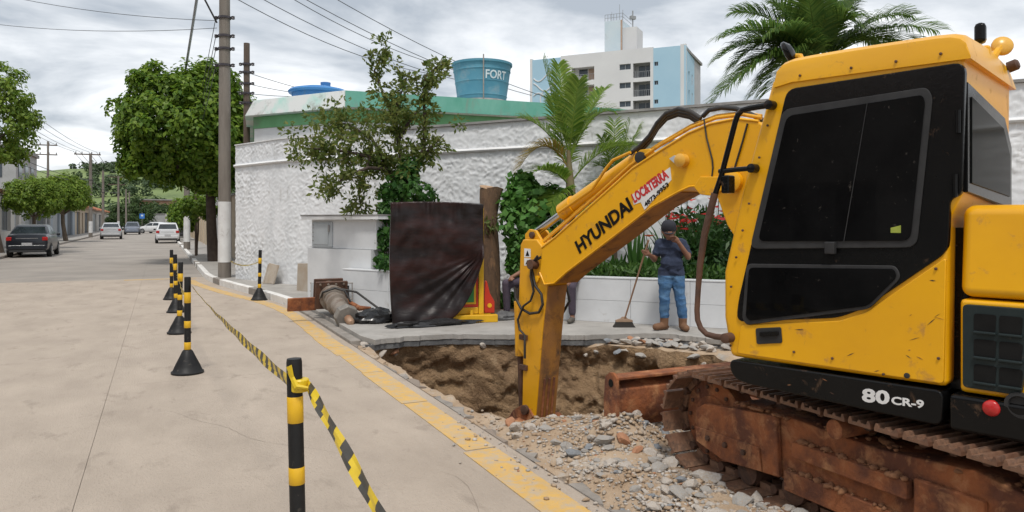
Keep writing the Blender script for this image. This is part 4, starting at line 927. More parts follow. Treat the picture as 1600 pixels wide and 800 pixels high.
a, z = UP(1582, 103, 0.2); MB().lathe([(0.01, -0.12), (0.013, -0.02), (0.03, -0.02), (0.03, 0.02), (0.02, 0.03)], U(a, 0.2, z), (-hx, -hy, 0.3), 12).build('rear_lamp', rust_dk, cab, smooth=40)
# guard bars before the cab
gb = MB()
def P2(u, v, b): a, z = UP(u, v, b); return U(a, b, z)
bar1 = [P2(u, v, BL + 0.04) for u, v in ((1202, 164), (1190, 166), (1172, 169), (1160, 172), (1153, 179), (1149, 190), (1140, 225), (1127, 275), (1118, 302))]
MB().tube(bar1, 0.016, 10).build('guard_bar', blk, XR, smooth=60)
MB().tube([P2(u, v, BL + 0.04) for u, v in ((1124, 268), (1150, 265), (1174, 263))], 0.014, 10).build('guard_bar', blk, XR, smooth=60)
for u, v in ((1203, 164), (1176, 263)): MB().lathe([(0.025, -0.03), (0.025, 0.02), (0.012, 0.026)], P2(u, v, BL + 0.04), (-nx_, -ny_, 0), 14).build('bar_mount', blk, XR, smooth=40)
MB().tube([P2(u, v, BL + 0.04) for u, v in ((1117, 302), (1110, 330), (1101, 365), (1094, 412), (1091, 450), (1089, 485), (1090, 500), (1095, 513), (1104, 522), (1118, 526), (1138, 528))], [0.02, 0.021, 0.02, 0.019, 0.016, 0.016, 0.016, 0.016, 0.016, 0.017, 0.017], 10).build('guard_bar', rust_dk, XR, smooth=60)
MB().lathe([(0.028, -0.03), (0.028, 0.03), (0.012, 0.034)], P2(1137, 528, BL + 0.03), (-nx_, -ny_, 0), 14).build('bar_mount', rust_dk, XR, smooth=40)
a, z = UP(1136, 288, BL + 0.03); MB().box(U(a, BL + 0.02, z), (0.05, 0.07, 0.10), math.atan2(hy, hx)).build('mirror_mount', blk, XR, bevel=0.01)
# hinges, bolts and long scratches of the cab side
for u, v in ((1497, 190), (1492, 290)): a, z = UP(u, v, BL + 0.02); MB().lathe([(0.011, -0.05), (0.011, 0.05)], U(a, BL + 0.018, z), (0, 0, 1), 10).build('hinge', blk, cab, smooth=40)
for u, v in ((1199, 196), (1186, 246), (1170, 318), (1160, 360), (1150, 402), (1142, 448), (1141, 540), (1300, 560), (1240, 550), (1380, 585), (1466, 560), (1462, 420), (1250, 118), (1330, 106), (1400, 96), (1470, 84)):
    a, z = UP(u, v, BL + 0.015); MB().lathe([(0.0065, 0.0), (0.0065, 0.006), (0.003, 0.008)], U(a, BL + (0.013 if v < 130 else 0.010), z), (-nx_, -ny_, 0), 8).build('bolt', rust_dk, cab)
rgs = random.Random(8)
for k in range(28):
    u, v = rgs.choice(((rgs.uniform(1230, 1470), rgs.uniform(505, 595)), (rgs.uniform(1240, 1480), rgs.uniform(62, 118) ), (rgs.uniform(1380, 1475), rgs.uniform(430, 560)), (rgs.uniform(1160, 1460), rgs.uniform(575, 640))))
    if v < 130 and v < 118 - (u - 1240) * 0.15 + (-8): continue
    if v < 130 and v > 128 - (u - 1240) * 0.155: continue
    if 404 < v < 505 and v < 505 - (u - 1354) * 0.75: continue
    bo_ = BL + (0.0135 if v < 130 else 0.0098 if v < 605 and v < 560 + (u - 1140) * 0.145 else 0.0135); a, z = UP(u, v, bo_); L_ = rgs.uniform(0.008, 0.05); an = rgs.gauss(0.1, 0.35); wd = rgs.uniform(0.0008, 0.003)
    da, dz_ = math.cos(an) * L_, math.sin(an) * L_
    side(MB(), [(a, z), (a - da * 0.5, z + dz_ * 0.5 + wd), (a - da, z + dz_), (a - da * 0.5, z + dz_ * 0.5 - wd)], bo_ + 0.0004, bo_ - 0.003).build('scratch', rgs.choice([rust_dk, yel_dirty, blk_trim] if v < 560 else [rust_mud, rust, rust_dk]), cab)
# --- upper frame skirt and counterweight
sk = pts([(1139, 561), (1474, 611), (1471, 667), (1170, 601), (1150, 594), (1140, 580)], BL + 0.012)
side(MB(), rnd(sk, 0.03, 2), BL + 0.012, -0.9).build('platform_skirt', blk, XR, bevel=0.012, seg=3)
z80 = 0.004
b_, h_ = UP(1346, 628, BL + 0.02), UP(1405, 635, BL + 0.02)
O = Vector(U(b_[0], BL + 0.014, b_[1])); Xd = Vector(U(h_[0], BL + 0.014, h_[1])) - O
text_mesh('lettering', '80', O, Xd, (0, 0, 1), Xd.length * 0.74, 0.066, white_dec, XR, bold=0.035)
c1, c2 = UP(1392, 632, BL + 0.02), UP(1443, 639, BL + 0.02); O2 = Vector(U(c1[0], BL + 0.014, c1[1])); X2 = Vector(U(c2[0], BL + 0.014, c2[1])) - O2
text_mesh('lettering', 'CR-9', O2, X2, (0, 0, 1), X2.length, 0.038, white_dec, XR, bold=0.03)
plan = [(-0.335, BL + 0.012), (-0.80, BL + 0.0), (-1.02, 0.86), (-1.17, 0.5), (-1.22, 0.1), (-1.2, -0.4), (-1.05, -0.85), (-0.8, -1.08), (-0.335, -1.1)]
def vplan(m, pl_, z0_, z1_): return m.prism([U(a, b, z1_) for a, b in pl_], [U(a, b, z0_) for a, b in pl_])
zs0, zs1 = UP(1480, 668, BL)[1], UP(1482, 613, BL)[1]
zv1 = UP(1500, 464, BL)[1]; zt1 = UP(1520, 320, BL)[1]
cwm = vplan(MB(), [(a - 0.0, b * 1.012) for a, b in plan], zs0 - 0.005, zs1)
cwt = cwm.build('counterweight', blk, XR, bevel=0.02, seg=3)
rc = UP(1549, 638, BL + 0.02); MB().lathe([(0.034, -0.01), (0.034, 0.006), (0.028, 0.012), (0.002, 0.016)], U(rc[0], BL + 0.018, rc[1]), (-nx_, -ny_, 0), 20).build('reflector', red_lens, cwt, smooth=50)
rc = UP(1592, 634, BL + 0.02); MB().lathe([(0.055, -0.01), (0.055, 0.006), (0.04, 0.008), (0.036, -0.006)], U(rc[0], BL + 0.012, rc[1]), (-nx_, -ny_, 0), 20).build('lifting_eye', blk_trim, cwt, smooth=40)
pl2 = [(a, b * 0.985) for a, b in plan]; pl2[0] = (-0.365, pl2[0][1]); pl2[-1] = (-0.365, pl2[-1][1])
MB().prism([U(a, b * 0.97, zt1) for a, b in pl2], [U(a, b, zv1) for a, b in pl2]).build('engine_hood', yel, XR, bevel=0.045, seg=4)
vplan(MB(), [(a, b * 0.993) for a, b in pl2], zs1 + 0.006, zv1 - 0.008).build('engine_panel', yel, XR, bevel=0.02, seg=2)
vplan(MB(), [(-0.30, 1.0), (-0.37, 1.0), (-0.37, -0.9), (-0.30, -0.9)], zs1, zt1 - 0.1).build('body_gap', blk, XR)
# louvred vent
vb = BL + 0.004
vfr = [(-0.385, zs1 + 0.035), (-0.385, zv1 - 0.03), (-0.66, zv1 - 0.03), (-0.60, zs1 + 0.035)]
vt = side(MB(), rnd(vfr, 0.02), vb + 0.006, vb - 0.03).build('vent', vent_m, XR, bevel=0.004)
hh = zv1 - zs1 - 0.1
for r_ in range(3):
    for c_ in range(2):
        z0_ = zs1 + 0.055 + hh * r_ / 3; a0_ = -0.43 - c_ * 0.095
        o_ = [(a0_, z0_ + 0.012), (a0_, z0_ + hh / 3 - 0.02), (a0_ - 0.085, z0_ + hh / 3 - 0.02), (a0_ - 0.08, z0_ + 0.012)]
        side(MB(), rnd(o_, 0.012, 3), vb + 0.0085, vb + 0.0065).build('painted_vent_opening', blk_dec, vt)  # flat black plate, the opening's inner shade put into its colour
        side(MB(), [(a0_, z0_ + 0.004), (a0_, z0_ + 0.014), (a0_ - 0.085, z0_ + 0.014), (a0_ - 0.085, z0_ + 0.004)], vb + 0.022, vb + 0.0062).build('louvre', vent_m, vt, bevel=0.003)
MB().lathe([(0.45, 0.60), (0.52, 0.62), (0.52, 0.72), (0.45, 0.745)], (CQ, CP, 0), n=40).build('slew_ring', rust_dk, XR, smooth=40)
# --- tracks
Q0, Q1 = 3.08, 3.53
PF, PR, ZC, RT = 3.80, 1.62, 0.352, 0.305
sh = MB(); sh.box((0, 0, 0), (0.45, 0.128, 0.018))
for gy, gh in ((-0.052, 0.028), (0.0, 0.022), (0.052, 0.028)): sh.prism([(-0.225, gy - 0.011, 0.009), (-0.225, gy + 0.011, 0.009), (-0.225, gy + 0.005, gh), (-0.225, gy - 0.005, gh)], [(0.225, gy - 0.011, 0.009), (0.225, gy + 0.011, 0.009), (0.225, gy + 0.005, gh), (0.225, gy - 0.005, gh)])
for sx_ in (-0.08, 0.08): sh.box((sx_ * 0.6, 0, -0.028), (0.04, 0.10, 0.04))
shoe_o = sh.build('track_shoe', shoe_m, XR, loc=(0, 0, 0)); shoe_me = shoe_o.data; bpy.data.objects.remove(shoe_o)
shoe_me.transform(Matrix.Translation(org(XR)))
per = 2 * (PF - PR) + 2 * math.pi * RT; NS = 42
def tpath(s_):
    s_ %= per; L1 = PF - PR
    if s_ < L1: return PR + s_, ZC + RT, 0.0
    s_ -= L1
    if s_ < math.pi * RT: a = s_ / RT; return PF + RT * math.sin(a), ZC + RT * math.cos(a), -a
    s_ -= math.pi * RT
    if s_ < L1: return PF - s_, ZC - RT, -math.pi
    s_ -= L1; a = s_ / RT; return PR - RT * math.sin(a), ZC - RT * math.cos(a), -math.pi - a
def make_track(q0):
    t = empty('track', (0, 0, 0)); t.parent = XR; xm = q0 + 0.225
    for i in range(NS):
        y, z, a = tpath(per * i / NS + 0.03); o = bpy.data.objects.new('track_shoe', shoe_me); COL.objects.link(o); o.parent = t
        o.location = Vector((xm, y, z)) - org(XR); o.rotation_euler = (a, 0, 0)
    m = MB()
    for ps_, r_ in ((PF, 0.265), (PR, 0.265)):
        MB().lathe([(0.04, -0.075), (r_ * 0.6, -0.07), (r_ * 0.62, -0.06), (r_ * 0.93, -0.06), (r_, -0.05), (r_, 0.08), (r_ * 0.8, 0.12), (0.04, 0.13)], (xm, ps_, ZC), (1, 0, 0), 32).build('idler', rust, t, smooth=35)
        MB().lathe([(0.09, -0.105), (0.105, -0.095), (0.105, -0.06)], (xm, ps_, ZC), (1, 0, 0), 24).build('hub', rust, t, smooth=35)
        bo = MB()
        for k in range(14): an = k / 14 * 6.283; MB().lathe([(0.013, -0.018), (0.013, 0), (0.006, 0.001)], (xm - 0.072, ps_ + 0.215 * math.cos(an), ZC + 0.215 * math.sin(an)), (-1, 0, 0), 6).build('bolt', rust_dk, t)
    x0, x1 = q0 + 0.10, q0 + 0.40
    prof_ = [(1.75, 0.20), (1.75, 0.50), (2.05, 0.56), (2.55, 0.52), (3.05, 0.54), (3.50, 0.545), (3.58, 0.52), (3.60, 0.24), (3.52, 0.20), (3.2, 0.185), (3.1, 0.16)]
    MB().prism([(x0 + 0.03, y, z) for y, z in prof_], [(x1, y, z) for y, z in prof_]).build('track_frame', rust, t, bevel=0.012)
    # side cover at the front, with its bolts
    pc = [(3.86, 0.22), (3.88, 0.42), (3.80, 0.47), (3.55, 0.50), (3.18, 0.535), (3.16, 0.19), (3.6, 0.16)]
    MB().prism([(x0 - 0.008, y, z) for y, z in pc], [(x0 + 0.029, y, z) for y, z in pc]).build('side_cover', rust, t, bevel=0.01)
    MB().prism([(x0 - 0.022, y, z) for y, z in ((3.86, 0.215), (3.87, 0.31), (3.30, 0.325), (3.28, 0.19), (3.6, 0.16))], [(x0 - 0.0085, y, z) for y, z in ((3.86, 0.215), (3.87, 0.31), (3.30, 0.325), (3.28, 0.19), (3.6, 0.16))]).build('side_cover', rust, t, bevel=0.005)
    for k in range(3): MB().lathe([(0.018, 0), (0.018, 0.016), (0.008, 0.018)], (x0 - 0.021, 3.42 + 0.16 * k, 0.265), (-1, 0, 0), 6).build('bolt', rust_dk, t)
    # step ledge on the side, full of dirt
    MB().bx(x0 - 0.025, x0 + 0.03, 2.35, 3.05, 0.34, 0.43).build('step', rust, t, bevel=0.01)
    MB().bx(x0 - 0.004, x0 + 0.028, 2.0, 2.33, 0.26, 0.45).build('step', rust, t, bevel=0.01)
    MB().bx(x0 - 0.01, x0 + 0.029, 1.76, 3.12, 0.135, 0.25).build('lower_rail', rust, t, bevel=0.008)
    for k in range(5):
        MB().lathe([(0.03, -0.11), (0.08, -0.105), (0.08, -0.06), (0.065, -0.05), (0.065, 0.05), (0.08, 0.06), (0.08, 0.105), (0.03, 0.11)], (xm, 2.0 + 0.36 * k, 0.14), (1, 0, 0), 20).build('roller', rust_dk, t, smooth=35)
    MB().lathe([(0.03, -0.2), (0.05, -0.195), (0.05, 0.15)], (xm, 2.72, 0.585), (1, 0, 0), 16).build('carrier_roller', rust, t, smooth=35)
    lk = MB()
    for i in range(NS): y, z, a = tpath(per * i / NS + 0.1); kk = (RT - 0.03) / RT; lk.lathe([(0.028, -0.08), (0.028, 0.08)], (xm, y, ZC + (z - ZC) * 0.86), (1, 0, 0), 6)
    lk.build('chain_link', rust_dk, t)['kind'] = 'stuff'
    rgm = random.Random(5); V_, F_ = [], []
    for k in range(260 if q0 == Q0 else 0):            # clods of earth lying on the frame's ledges
        a, fa = lib[rgm.randrange(6)]; s_ = 0.008 + 0.026 * rgm.random() ** 2; y = rgm.uniform(1.8, 3.5)
        if k % 3 == 0: x, z = x0 + rgm.uniform(-0.02, 0.025), (0.435 if 2.36 < y < 3.04 else 0.255 if y < 3.1 else 0.54)
        elif k % 3 == 1: x, z = x0 + rgm.uniform(0.035, 0.2), 0.535
        else: x, z = x0 + rgm.uniform(-0.008, 0.028), 0.255 if y < 3.1 else 0.54
        F_.append(fa + len(V_) * len(a)); V_.append(a * s_ + np.array([x, y, z]))
    if V_: fast_mesh('earth_clods', np.concatenate(V_), np.concatenate(F_), rust_mud, t)['kind'] = 'stuff'
    return t
make_track(Q0); make_track(4.75)
MB().bx(3.5, 4.78, 2.1, 3.4, 0.28, 0.6).build('center_frame', rust, XR, bevel=0.03)
# --- dozer blade
bl_c = [(0.02, 0.10), (-0.05, 0.18), (-0.075, 0.29), (-0.06, 0.40), (0.02, 0.475), (0.05, 0.475), (-0.015, 0.40), (-0.035, 0.29), (-0.01, 0.18), (0.055, 0.10)]
PB = 4.66
bd = MB().prism([(3.02, PB + y, z) for y, z in bl_c], [(5.30, PB + y, z) for y, z in bl_c]).build('blade', rust, XR, bevel=0.006)
MB().bx(3.02, 5.30, PB - 0.085, PB + 0.06, 0.478, 0.50).build('blade_top_bar', rust, bd, bevel=0.006)
for q_ in (3.0, 5.30):
    ear = [(PB - 0.10, 0.11), (PB - 0.12, 0.30), (PB - 0.11, 0.50), (PB - 0.06, 0.535), (PB - 0.01, 0.53), (PB + 0.05, 0.49), (PB + 0.07, 0.30), (PB + 0.06, 0.10)]
    MB().prism([(q_, y, z) for y, z in ear], [(q_ + 0.022, y, z) for y, z in ear]).build('blade_ear', rust, bd, bevel=0.005)
MB().lathe([(0.028, 0), (0.030, 0.004), (0.001, 0.005)], (3.0, PB - 0.035, 0.455), (-1, 0, 0), 16).build('painted_ear_hole', blk_dec, bd)  # black disc on the ear, painting the dark inside of a hole
for q_ in (3.72, 4.56): MB().box((q_, 3.95, 0.33), (0.12, 1.3, 0.16)).build('blade_arm', rust, XR, bevel=0.01)
# --- boom
bb = 0.15
top_px = [(846, 388), (868, 371), (905, 338), (950, 298), (988, 264), (1030, 237), (1075, 209), (1110, 194), (1150, 186), (1185, 190)]
low_px = [(1118, 303), (1098, 289), (1078, 291), (1060, 299), (1019, 322), (955, 372), (886, 424), (866, 442), (851, 444), (843, 425)]
topz, lowz = pts(top_px, bb), pts(low_px, bb)
foot = [(1.05, 2.22), (0.80, 1.70), (0.72, 1.20), (0.95, 1.0), (1.15, 1.25), (1.42, 1.62)]
boom_az = topz + foot + lowz
boom = side(MB(), boom_az, bb, -bb).build('boom', yel, XR, bevel=0.012, seg=2)
lw = list(reversed(lowz[3:8]))
def strip_under(azl, off, m, name):
    A_ = [U(a - 0.0, bb - 0.006, z - off) for a, z in azl]; B_ = [U(a, -bb + 0.006, z - off) for a, z in azl]
    A2 = [U(a, bb - 0.006, z - off - 0.006) for a, z in azl]; B2 = [U(a, -bb + 0.006, z - off - 0.006) for a, z in azl]
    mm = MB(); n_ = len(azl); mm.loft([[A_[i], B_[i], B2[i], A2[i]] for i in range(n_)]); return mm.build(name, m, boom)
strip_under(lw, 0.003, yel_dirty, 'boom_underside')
# weld lip along the boom's edges
MB().tube([U(a, bb - 0.004, z + 0.003) for a, z in topz], 0.012, 6).build('weld_rib', yel, boom, smooth=60)
MB().tube([U(a, bb - 0.002, z - 0.002) for a, z in lowz], 0.010, 6).build('weld_rib', yel, boom, smooth=60)
# lettering on the boom
def on_boom(u0, v0, u1, v1, up_px, name, body, m, bold, squash=1.0, shear=0.0):
    p0, p1 = UP(u0, v0, bb + 0.002), UP(u1, v1, bb + 0.002); O = Vector(U(p0[0], bb + 0.003, p0[1])); E = Vector(U(p1[0], bb + 0.003, p1[1]))
    Xd = E - O; nrm_ = Vector((-nx_, -ny_, 0)); Yd = nrm_.cross(Xd).normalized(); 
    pm_ = UP(u0 + up_px[0], v0 + up_px[1], bb + 0.002); ht = (Vector(U(pm_[0], bb + 0.003, pm_[1])) - O).dot(Yd)
    return text_mesh(name, body, O, Xd, Yd, Xd.length, abs(ht), m, boom, bold=bold, shear=shear)
on_boom(906, 397, 990, 327, (-8, -19), 'lettering', 'HYUNDAI', blk_dec, 0.035)
st = pts([(1007, 327), (1048, 281), (1052, 263), (987, 303), (993, 318), (1002, 314)], bb + 0.003)
st = pts([(988, 304), (1047, 261), (1049, 281), (1007, 328), (1001, 316), (990, 320)], bb + 0.003)
side(MB(), st, bb + 0.0028, bb + 0.0005).build('sticker', white_dec, boom)
on_boom(992, 318, 1046, 277, (-5, -15), 'lettering', 'LOC&TERRA', red_dec, 0.04)
on_boom(1009, 324, 1046, 290, (-2, -7), 'lettering', '4873-9953', blk_dec, 0.03)
MB().tube([P2(u, v, bb + 0.005) for u, v in ((1100, 186), (1104, 215), (1113, 250), (1114, 262), (1110, 296))], 0.006, 6).build('cable', hose_m, boom)
bx_ = UP(1069, 251, bb); MB().lathe([(0.05, -0.01), (0.05, 0.045), (0.035, 0.055), (0.002, 0.058)], U(bx_[0], bb + 0.012, bx_[1]), (-nx_, -ny_, 0), 20).build('boom_lamp', amber, boom, smooth=45)
lk = pts([(1048, 248), (1056, 243), (1066, 252), (1058, 257)], bb); side(MB(), lk, bb + 0.02, bb + 0.0005).build('lamp_guard', steel_grey, boom)
bx_ = UP(1148, 284, bb); MB().lathe([(0.07, -0.01), (0.07, 0.03), (0.05, 0.04), (0.002, 0.042)], U(bx_[0], bb + 0.012, bx_[1]), (-nx_, -ny_, 0), 20).build('pivot_pin', yel, boom, smooth=45)
br = pts([(1086, 292), (1096, 276), (1126, 276), (1130, 298), (1112, 306), (1096, 304)], bb); side(MB(), br, bb + 0.02, -bb - 0.02).build('cylinder_lug', yel, boom, bevel=0.006)
# arm cylinder on the boom's back
def cyl(u0, v0, u1, v1, r, m, name, par, b=0.0, n=20, r2=None):
    A_, B_ = Vector(P2(u0, v0, b)), Vector(P2(u1, v1, b)); L_ = (B_ - A_).length
    return MB().lathe([(r * 0.4, 0), (r, 0.004), (r2 or r, L_ - 0.004), ((r2 or r) * 0.5, L_)], A_, B_ - A_, n).build(name, m, par, smooth=40)
cyl(1003, 246, 884, 329, 0.072, yel, 'arm_cylinder', boom); cyl(898, 319, 880, 332, 0.086, yel, 'cylinder_gland', boom)
cyl(882, 331, 834, 366, 0.034, chrome, 'cylinder_rod', boom)
lug = pts([(985, 262), (990, 243), (1000, 234), (1014, 232), (1024, 240), (1030, 246)], bb - 0.03); side(MB(), lug, bb - 0.03, bb - 0.06).build('cylinder_lug', yel, boom, bevel=0.005); side(MB(), lug, -bb + 0.06, -bb + 0.03).build('cylinder_lug', yel, boom, bevel=0.005)
a, z = UP(1001, 246, bb - 0.02); MB().lathe([(0.045, 0), (0.045, 0.03), (0.02, 0.034)], U(a, bb - 0.03, z), (-nx_, -ny_, 0), 16).build('pivot_pin', blk_trim, boom, smooth=40)
# pipes along the boom's back and hoses
for off in (0, 7): MB().tube([P2(u, v - off * 0.4, bb - 0.03 - off * 0.012) for u, v in ((850, 378), (880, 352), (930, 308), (985, 258), (1030, 228), (1080, 199), (1120, 184), (1160, 179), (1190, 184))], 0.013, 8).build('hydraulic_pipe', yel_stick, boom, smooth=60)
MB().tube([P2(u, v, 0.12) for u, v in ((873, 332), (925, 296), (948, 262), (958, 250), (972, 244), (985, 238))], 0.013, 8).build('hydraulic_pipe', yel_stick, boom, smooth=60)
for i, (d1, bo) in enumerate(((0, 0.08), (5, 0.02), (9, -0.06))):
    MB().tube([P2(u, v + d1, bo) for u, v in ((985, 240), (1000, 228), (1015, 212), (1027, 192), (1041, 177), (1060, 170), (1078, 174), (1095, 185))], 0.018, 8).build('hose', hose_m, boom, smooth=60)
for bo in (-0.05, 0.05): MB().tube([P2(u, v, bo) for u, v in ((1098, 182), (1108, 172), (1128, 168), (1150, 170), (1172, 178), (1200, 192))], 0.018, 8).build('hose', hose_m, boom, smooth=60)
MB().tube([P2(u, v, bb + 0.01) for u, v in ((1168, 193), (1160, 222), (1148, 262))], 0.007, 6).build('cable', hose_m, boom, smooth=60)
# --- stick
sb = 0.125
st_px = [(813, 382), (817, 374), (838, 374), (852, 392), (866, 410), (864, 440), (855, 447), (848, 512), (836, 659), (815, 659), (817, 556), (809, 545), (809, 500)]
stick = side(MB(), pts(st_px, sb), sb, -sb).build('stick', yel_stick, XR, bevel=0.012, seg=2)
rear = [(u + 0, v) for u, v in ((855, 447), (848, 512), (836, 659))]; raz = pts(rear, sb)
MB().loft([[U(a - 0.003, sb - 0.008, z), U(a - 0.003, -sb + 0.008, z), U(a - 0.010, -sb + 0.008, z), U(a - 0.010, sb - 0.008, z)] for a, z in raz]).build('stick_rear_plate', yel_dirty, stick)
for k in (-0.06, 0.0, 0.06):
    MB().tube([U(raz[1][0] * 0.45 + raz[2][0] * 0.55 - 0.015, k, raz[1][1] * 0.45 + raz[2][1] * 0.55), U(raz[2][0] - 0.015, k, raz[2][1])], 0.012, 6).build('wear_bar', rust, stick)
lug = pts([(822, 380), (821, 366), (828, 358), (838, 360), (845, 372), (850, 384)], 0.07)
for b0_, b1_ in ((0.08, 0.05), (-0.05, -0.08)): side(MB(), lug, b0_, b1_).build('rod_lug', yel_stick, stick, bevel=0.006)
a, z = UP(834, 367, 0.07); MB().lathe([(0.03, -0.01), (0.03, 0.02), (0.015, 0.024)], U(a, 0.085, z), (-nx_, -ny_, 0), 14).build('pivot_pin', rust_dk, stick, smooth=40)
MB().lathe([(0.045, -0.2), (0.045, 0.2)], U(*(lambda q: (q[0], 0.0, q[1]))(UP(853, 412, 0.0))), (-nx_, -ny_, 0), 18).build('pivot_pin', rust_dk, stick, smooth=40)
for j, (v0_, v1_) in enumerate(((388, 402), (403, 415))):
    s4 = pts([(819, v0_), (829, v0_ + 1), (829, v1_), (819, v1_)], sb + 0.002); side(MB(), s4, sb + 0.002, sb + 0.0005).build('warning_sticker', white_dec, stick)
    s3 = pts([(821, v1_ - 2), (824, v0_ + 3), (827, v1_ - 2)], sb + 0.003); side(MB(), s3, sb + 0.003, sb + 0.0021).build('warning_mark', blk_dec, stick)
# bucket cylinder on the far side and hoses
cyl(812, 470, 814, 556, 0.055, yel_stick, 'bucket_cylinder', stick, b=0.02); cyl(813, 548, 816, 648, 0.03, rust_dk, 'cylinder_rod', stick, b=0.02)
MB().tube([P2(u, v, sb + 0.03) for u, v in ((845, 402), (835, 408), (831, 420), (836, 446), (846, 460), (848, 476), (842, 488), (828, 490), (814, 482), (806, 466), (804, 448))], 0.013, 8).build('hose', hose_m, stick, smooth=60)
MB().tube([P2(u, v, sb + 0.045) for u, v in ((840, 400), (831, 412), (829, 432), (834, 455), (829, 470), (818, 478), (809, 500), (812, 515), (820, 524), (820, 560))], 0.011, 8).build('hose', hose_m, stick, smooth=60)
MB().tube([P2(u, v, -0.16) for u, v in ((868, 440), (885, 446), (890, 470), (880, 488), (868, 492))], 0.013, 8).build('hose', hose_m, stick, smooth=60)
for v_ in (527, 574): MB().box(P2(818, v_, sb + 0.01), (0.10, 0.03, 0.05), math.atan2(hy, hx)).build('hose_clamp', rust_dk, stick, bevel=0.006)
for (u, v) in ((829, 425), (840, 436)): a, z = UP(u, v, sb); MB().lathe([(0.03, 0), (0.03, 0.02), (0.012, 0.022)], U(a, sb + 0.001, z), (-nx_, -ny_, 0), 14).build('grease_boss', yel, stick, smooth=40)
# --- bucket curled below the stick
pa, pz = UP(836, 655, 0.0)
bk = [(pa + 0.06, pz + 0.03), (pa - 0.05, pz + 0.02), (pa - 0.20, pz - 0.15), (pa - 0.33, pz - 0.40), (pa - 0.28, pz - 0.62), (pa - 0.05, pz - 0.74), (pa + 0.22, pz - 0.66), (pa + 0.34, pz - 0.50)]
inn = [(pa + 0.02 + (a - pa) * 0.9, pz - 0.02 + (z - pz) * 0.94) for a, z in bk]
m = MB(); n_ = len(bk)
m.loft([[U(bk[i][0], 0.28, bk[i][1]), U(bk[i][0], -0.28, bk[i][1]), U(inn[i][0], -0.28, inn[i][1]), U(inn[i][0], 0.28, inn[i][1])] for i in range(n_)])
bu = m.build('bucket', rust, XR, bevel=0.005)
for b_ in (0.29, -0.27): side(MB(), bk, b_, b_ - 0.02).build('bucket_side', rust, bu, bevel=0.004)
for k in range(5): q_ = -0.24 + 0.12 * k; side(MB(), [(bk[-1][0] - 0.05, bk[-1][1] - 0.03), (bk[-1][0] + 0.12, bk[-1][1] + 0.09), (bk[-1][0] + 0.13, bk[-1][1] + 0.07), (bk[-1][0], bk[-1][1] - 0.07)], q_ + 0.025, q_ - 0.025).build('bucket_tooth', rust_dk, bu)
lk = pts([(797, 655), (806, 640), (820, 632), (832, 638), (838, 650), (826, 662), (806, 664)], 0.10)
side(MB(), lk, 0.14, 0.10).build('bucket_link', rust, XR, bevel=0.006); side(MB(), lk, -0.10, -0.14).build('bucket_link', rust, XR, bevel=0.006)
a, z = UP(822, 640, 0.14); MB().lathe([(0.045, 0), (0.045, 0.03), (0.02, 0.034)], U(a, 0.141, z), (-nx_, -ny_, 0), 16).build('pivot_pin', rust_dk, XR, smooth=40)
# ================================================================ bollards and barrier tape
bol_k = mat('bollard_black', (0.010, 0.010, 0.011), 0.5, (0.018, 0.018, 0.018), 8, spec=0.25, dirt=(0.14, 0.12, 0.10), dirt_amt=0.15, dirt_scale=14)
bol_y = mat('bollard_yellow', (0.74, 0.44, 0.015), 0.45, (0.66, 0.38, 0.015), 8, dirt=(0.3, 0.2, 0.06), dirt_amt=0.12, dirt_scale=14)
def make_bollard():
    r = empty('bollard', (0, 0, 0))
    MB().lathe([(0.165, 0.0), (0.168, 0.018), (0.150, 0.03), (0.125, 0.09), (0.085, 0.17), (0.055, 0.235), (0.042, 0.25), (0.02, 0.252)], n=32).build('base', bol_k, r, smooth=40)
    MB().lathe([(0.034, 0.23), (0.034, 1.025), (0.031, 1.04), (0.005, 1.041)], n=20).build('pole', bol_k, r, smooth=40)
    for z0_, z1_ in ((0.255, 0.335), (0.49, 0.565), (0.76, 0.875)): MB().lathe([(0.0345, z0_), (0.0353, z0_ + 0.001), (0.0353, z1_ - 0.001), (0.0345, z1_)], n=20).build('band', bol_y, r, smooth=40)
    return r
proto = make_bollard()
near = (468 - 800) / F * 3.27; nbx, nby = c2w(near, 3.27)
spots = [((nbx, nby), 'black and yellow bollard with tape knotted at its top, standing alone on the near concrete'), (G(293, 583), 'black and yellow bollard where the long tape ends, first of the row of four'),
         (G(280, 521), 'black and yellow bollard second in the row of four on the road'), (G(275.5, 488), 'black and yellow bollard third in the row of four on the road'),
         (G(268, 468), 'black and yellow bollard last in the row of four on the road'), (G(405, 469), 'black and yellow bollard beside the white kerb near the leaning board')]
bpos = []
for i, (p_, lab) in enumerate(spots):
    o = proto if i == 0 else copy_tree(proto); o.location = (p_[0], p_[1], 0.003); o.rotation_euler = (0.014 * ((i * 5) % 3 - 1), 0.02 * ((i * 7) % 3 - 1), 0.0); tag(o, lab, 'bollard', 'black and yellow bollards along the works'); bpos.append(Vector((p_[0], p_[1], 0)))
p1x, p1y = c2w((351 - 800) / F * 20.3, 20.3); p1x += 0.15
tape_y = mat('tape_yellow', (0.70, 0.50, 0.02), 0.4, (0.62, 0.43, 0.02), 12); tape_k = mat('tape_dark', (0.045, 0.042, 0.035), 0.45, (0.06, 0.055, 0.045), 12)
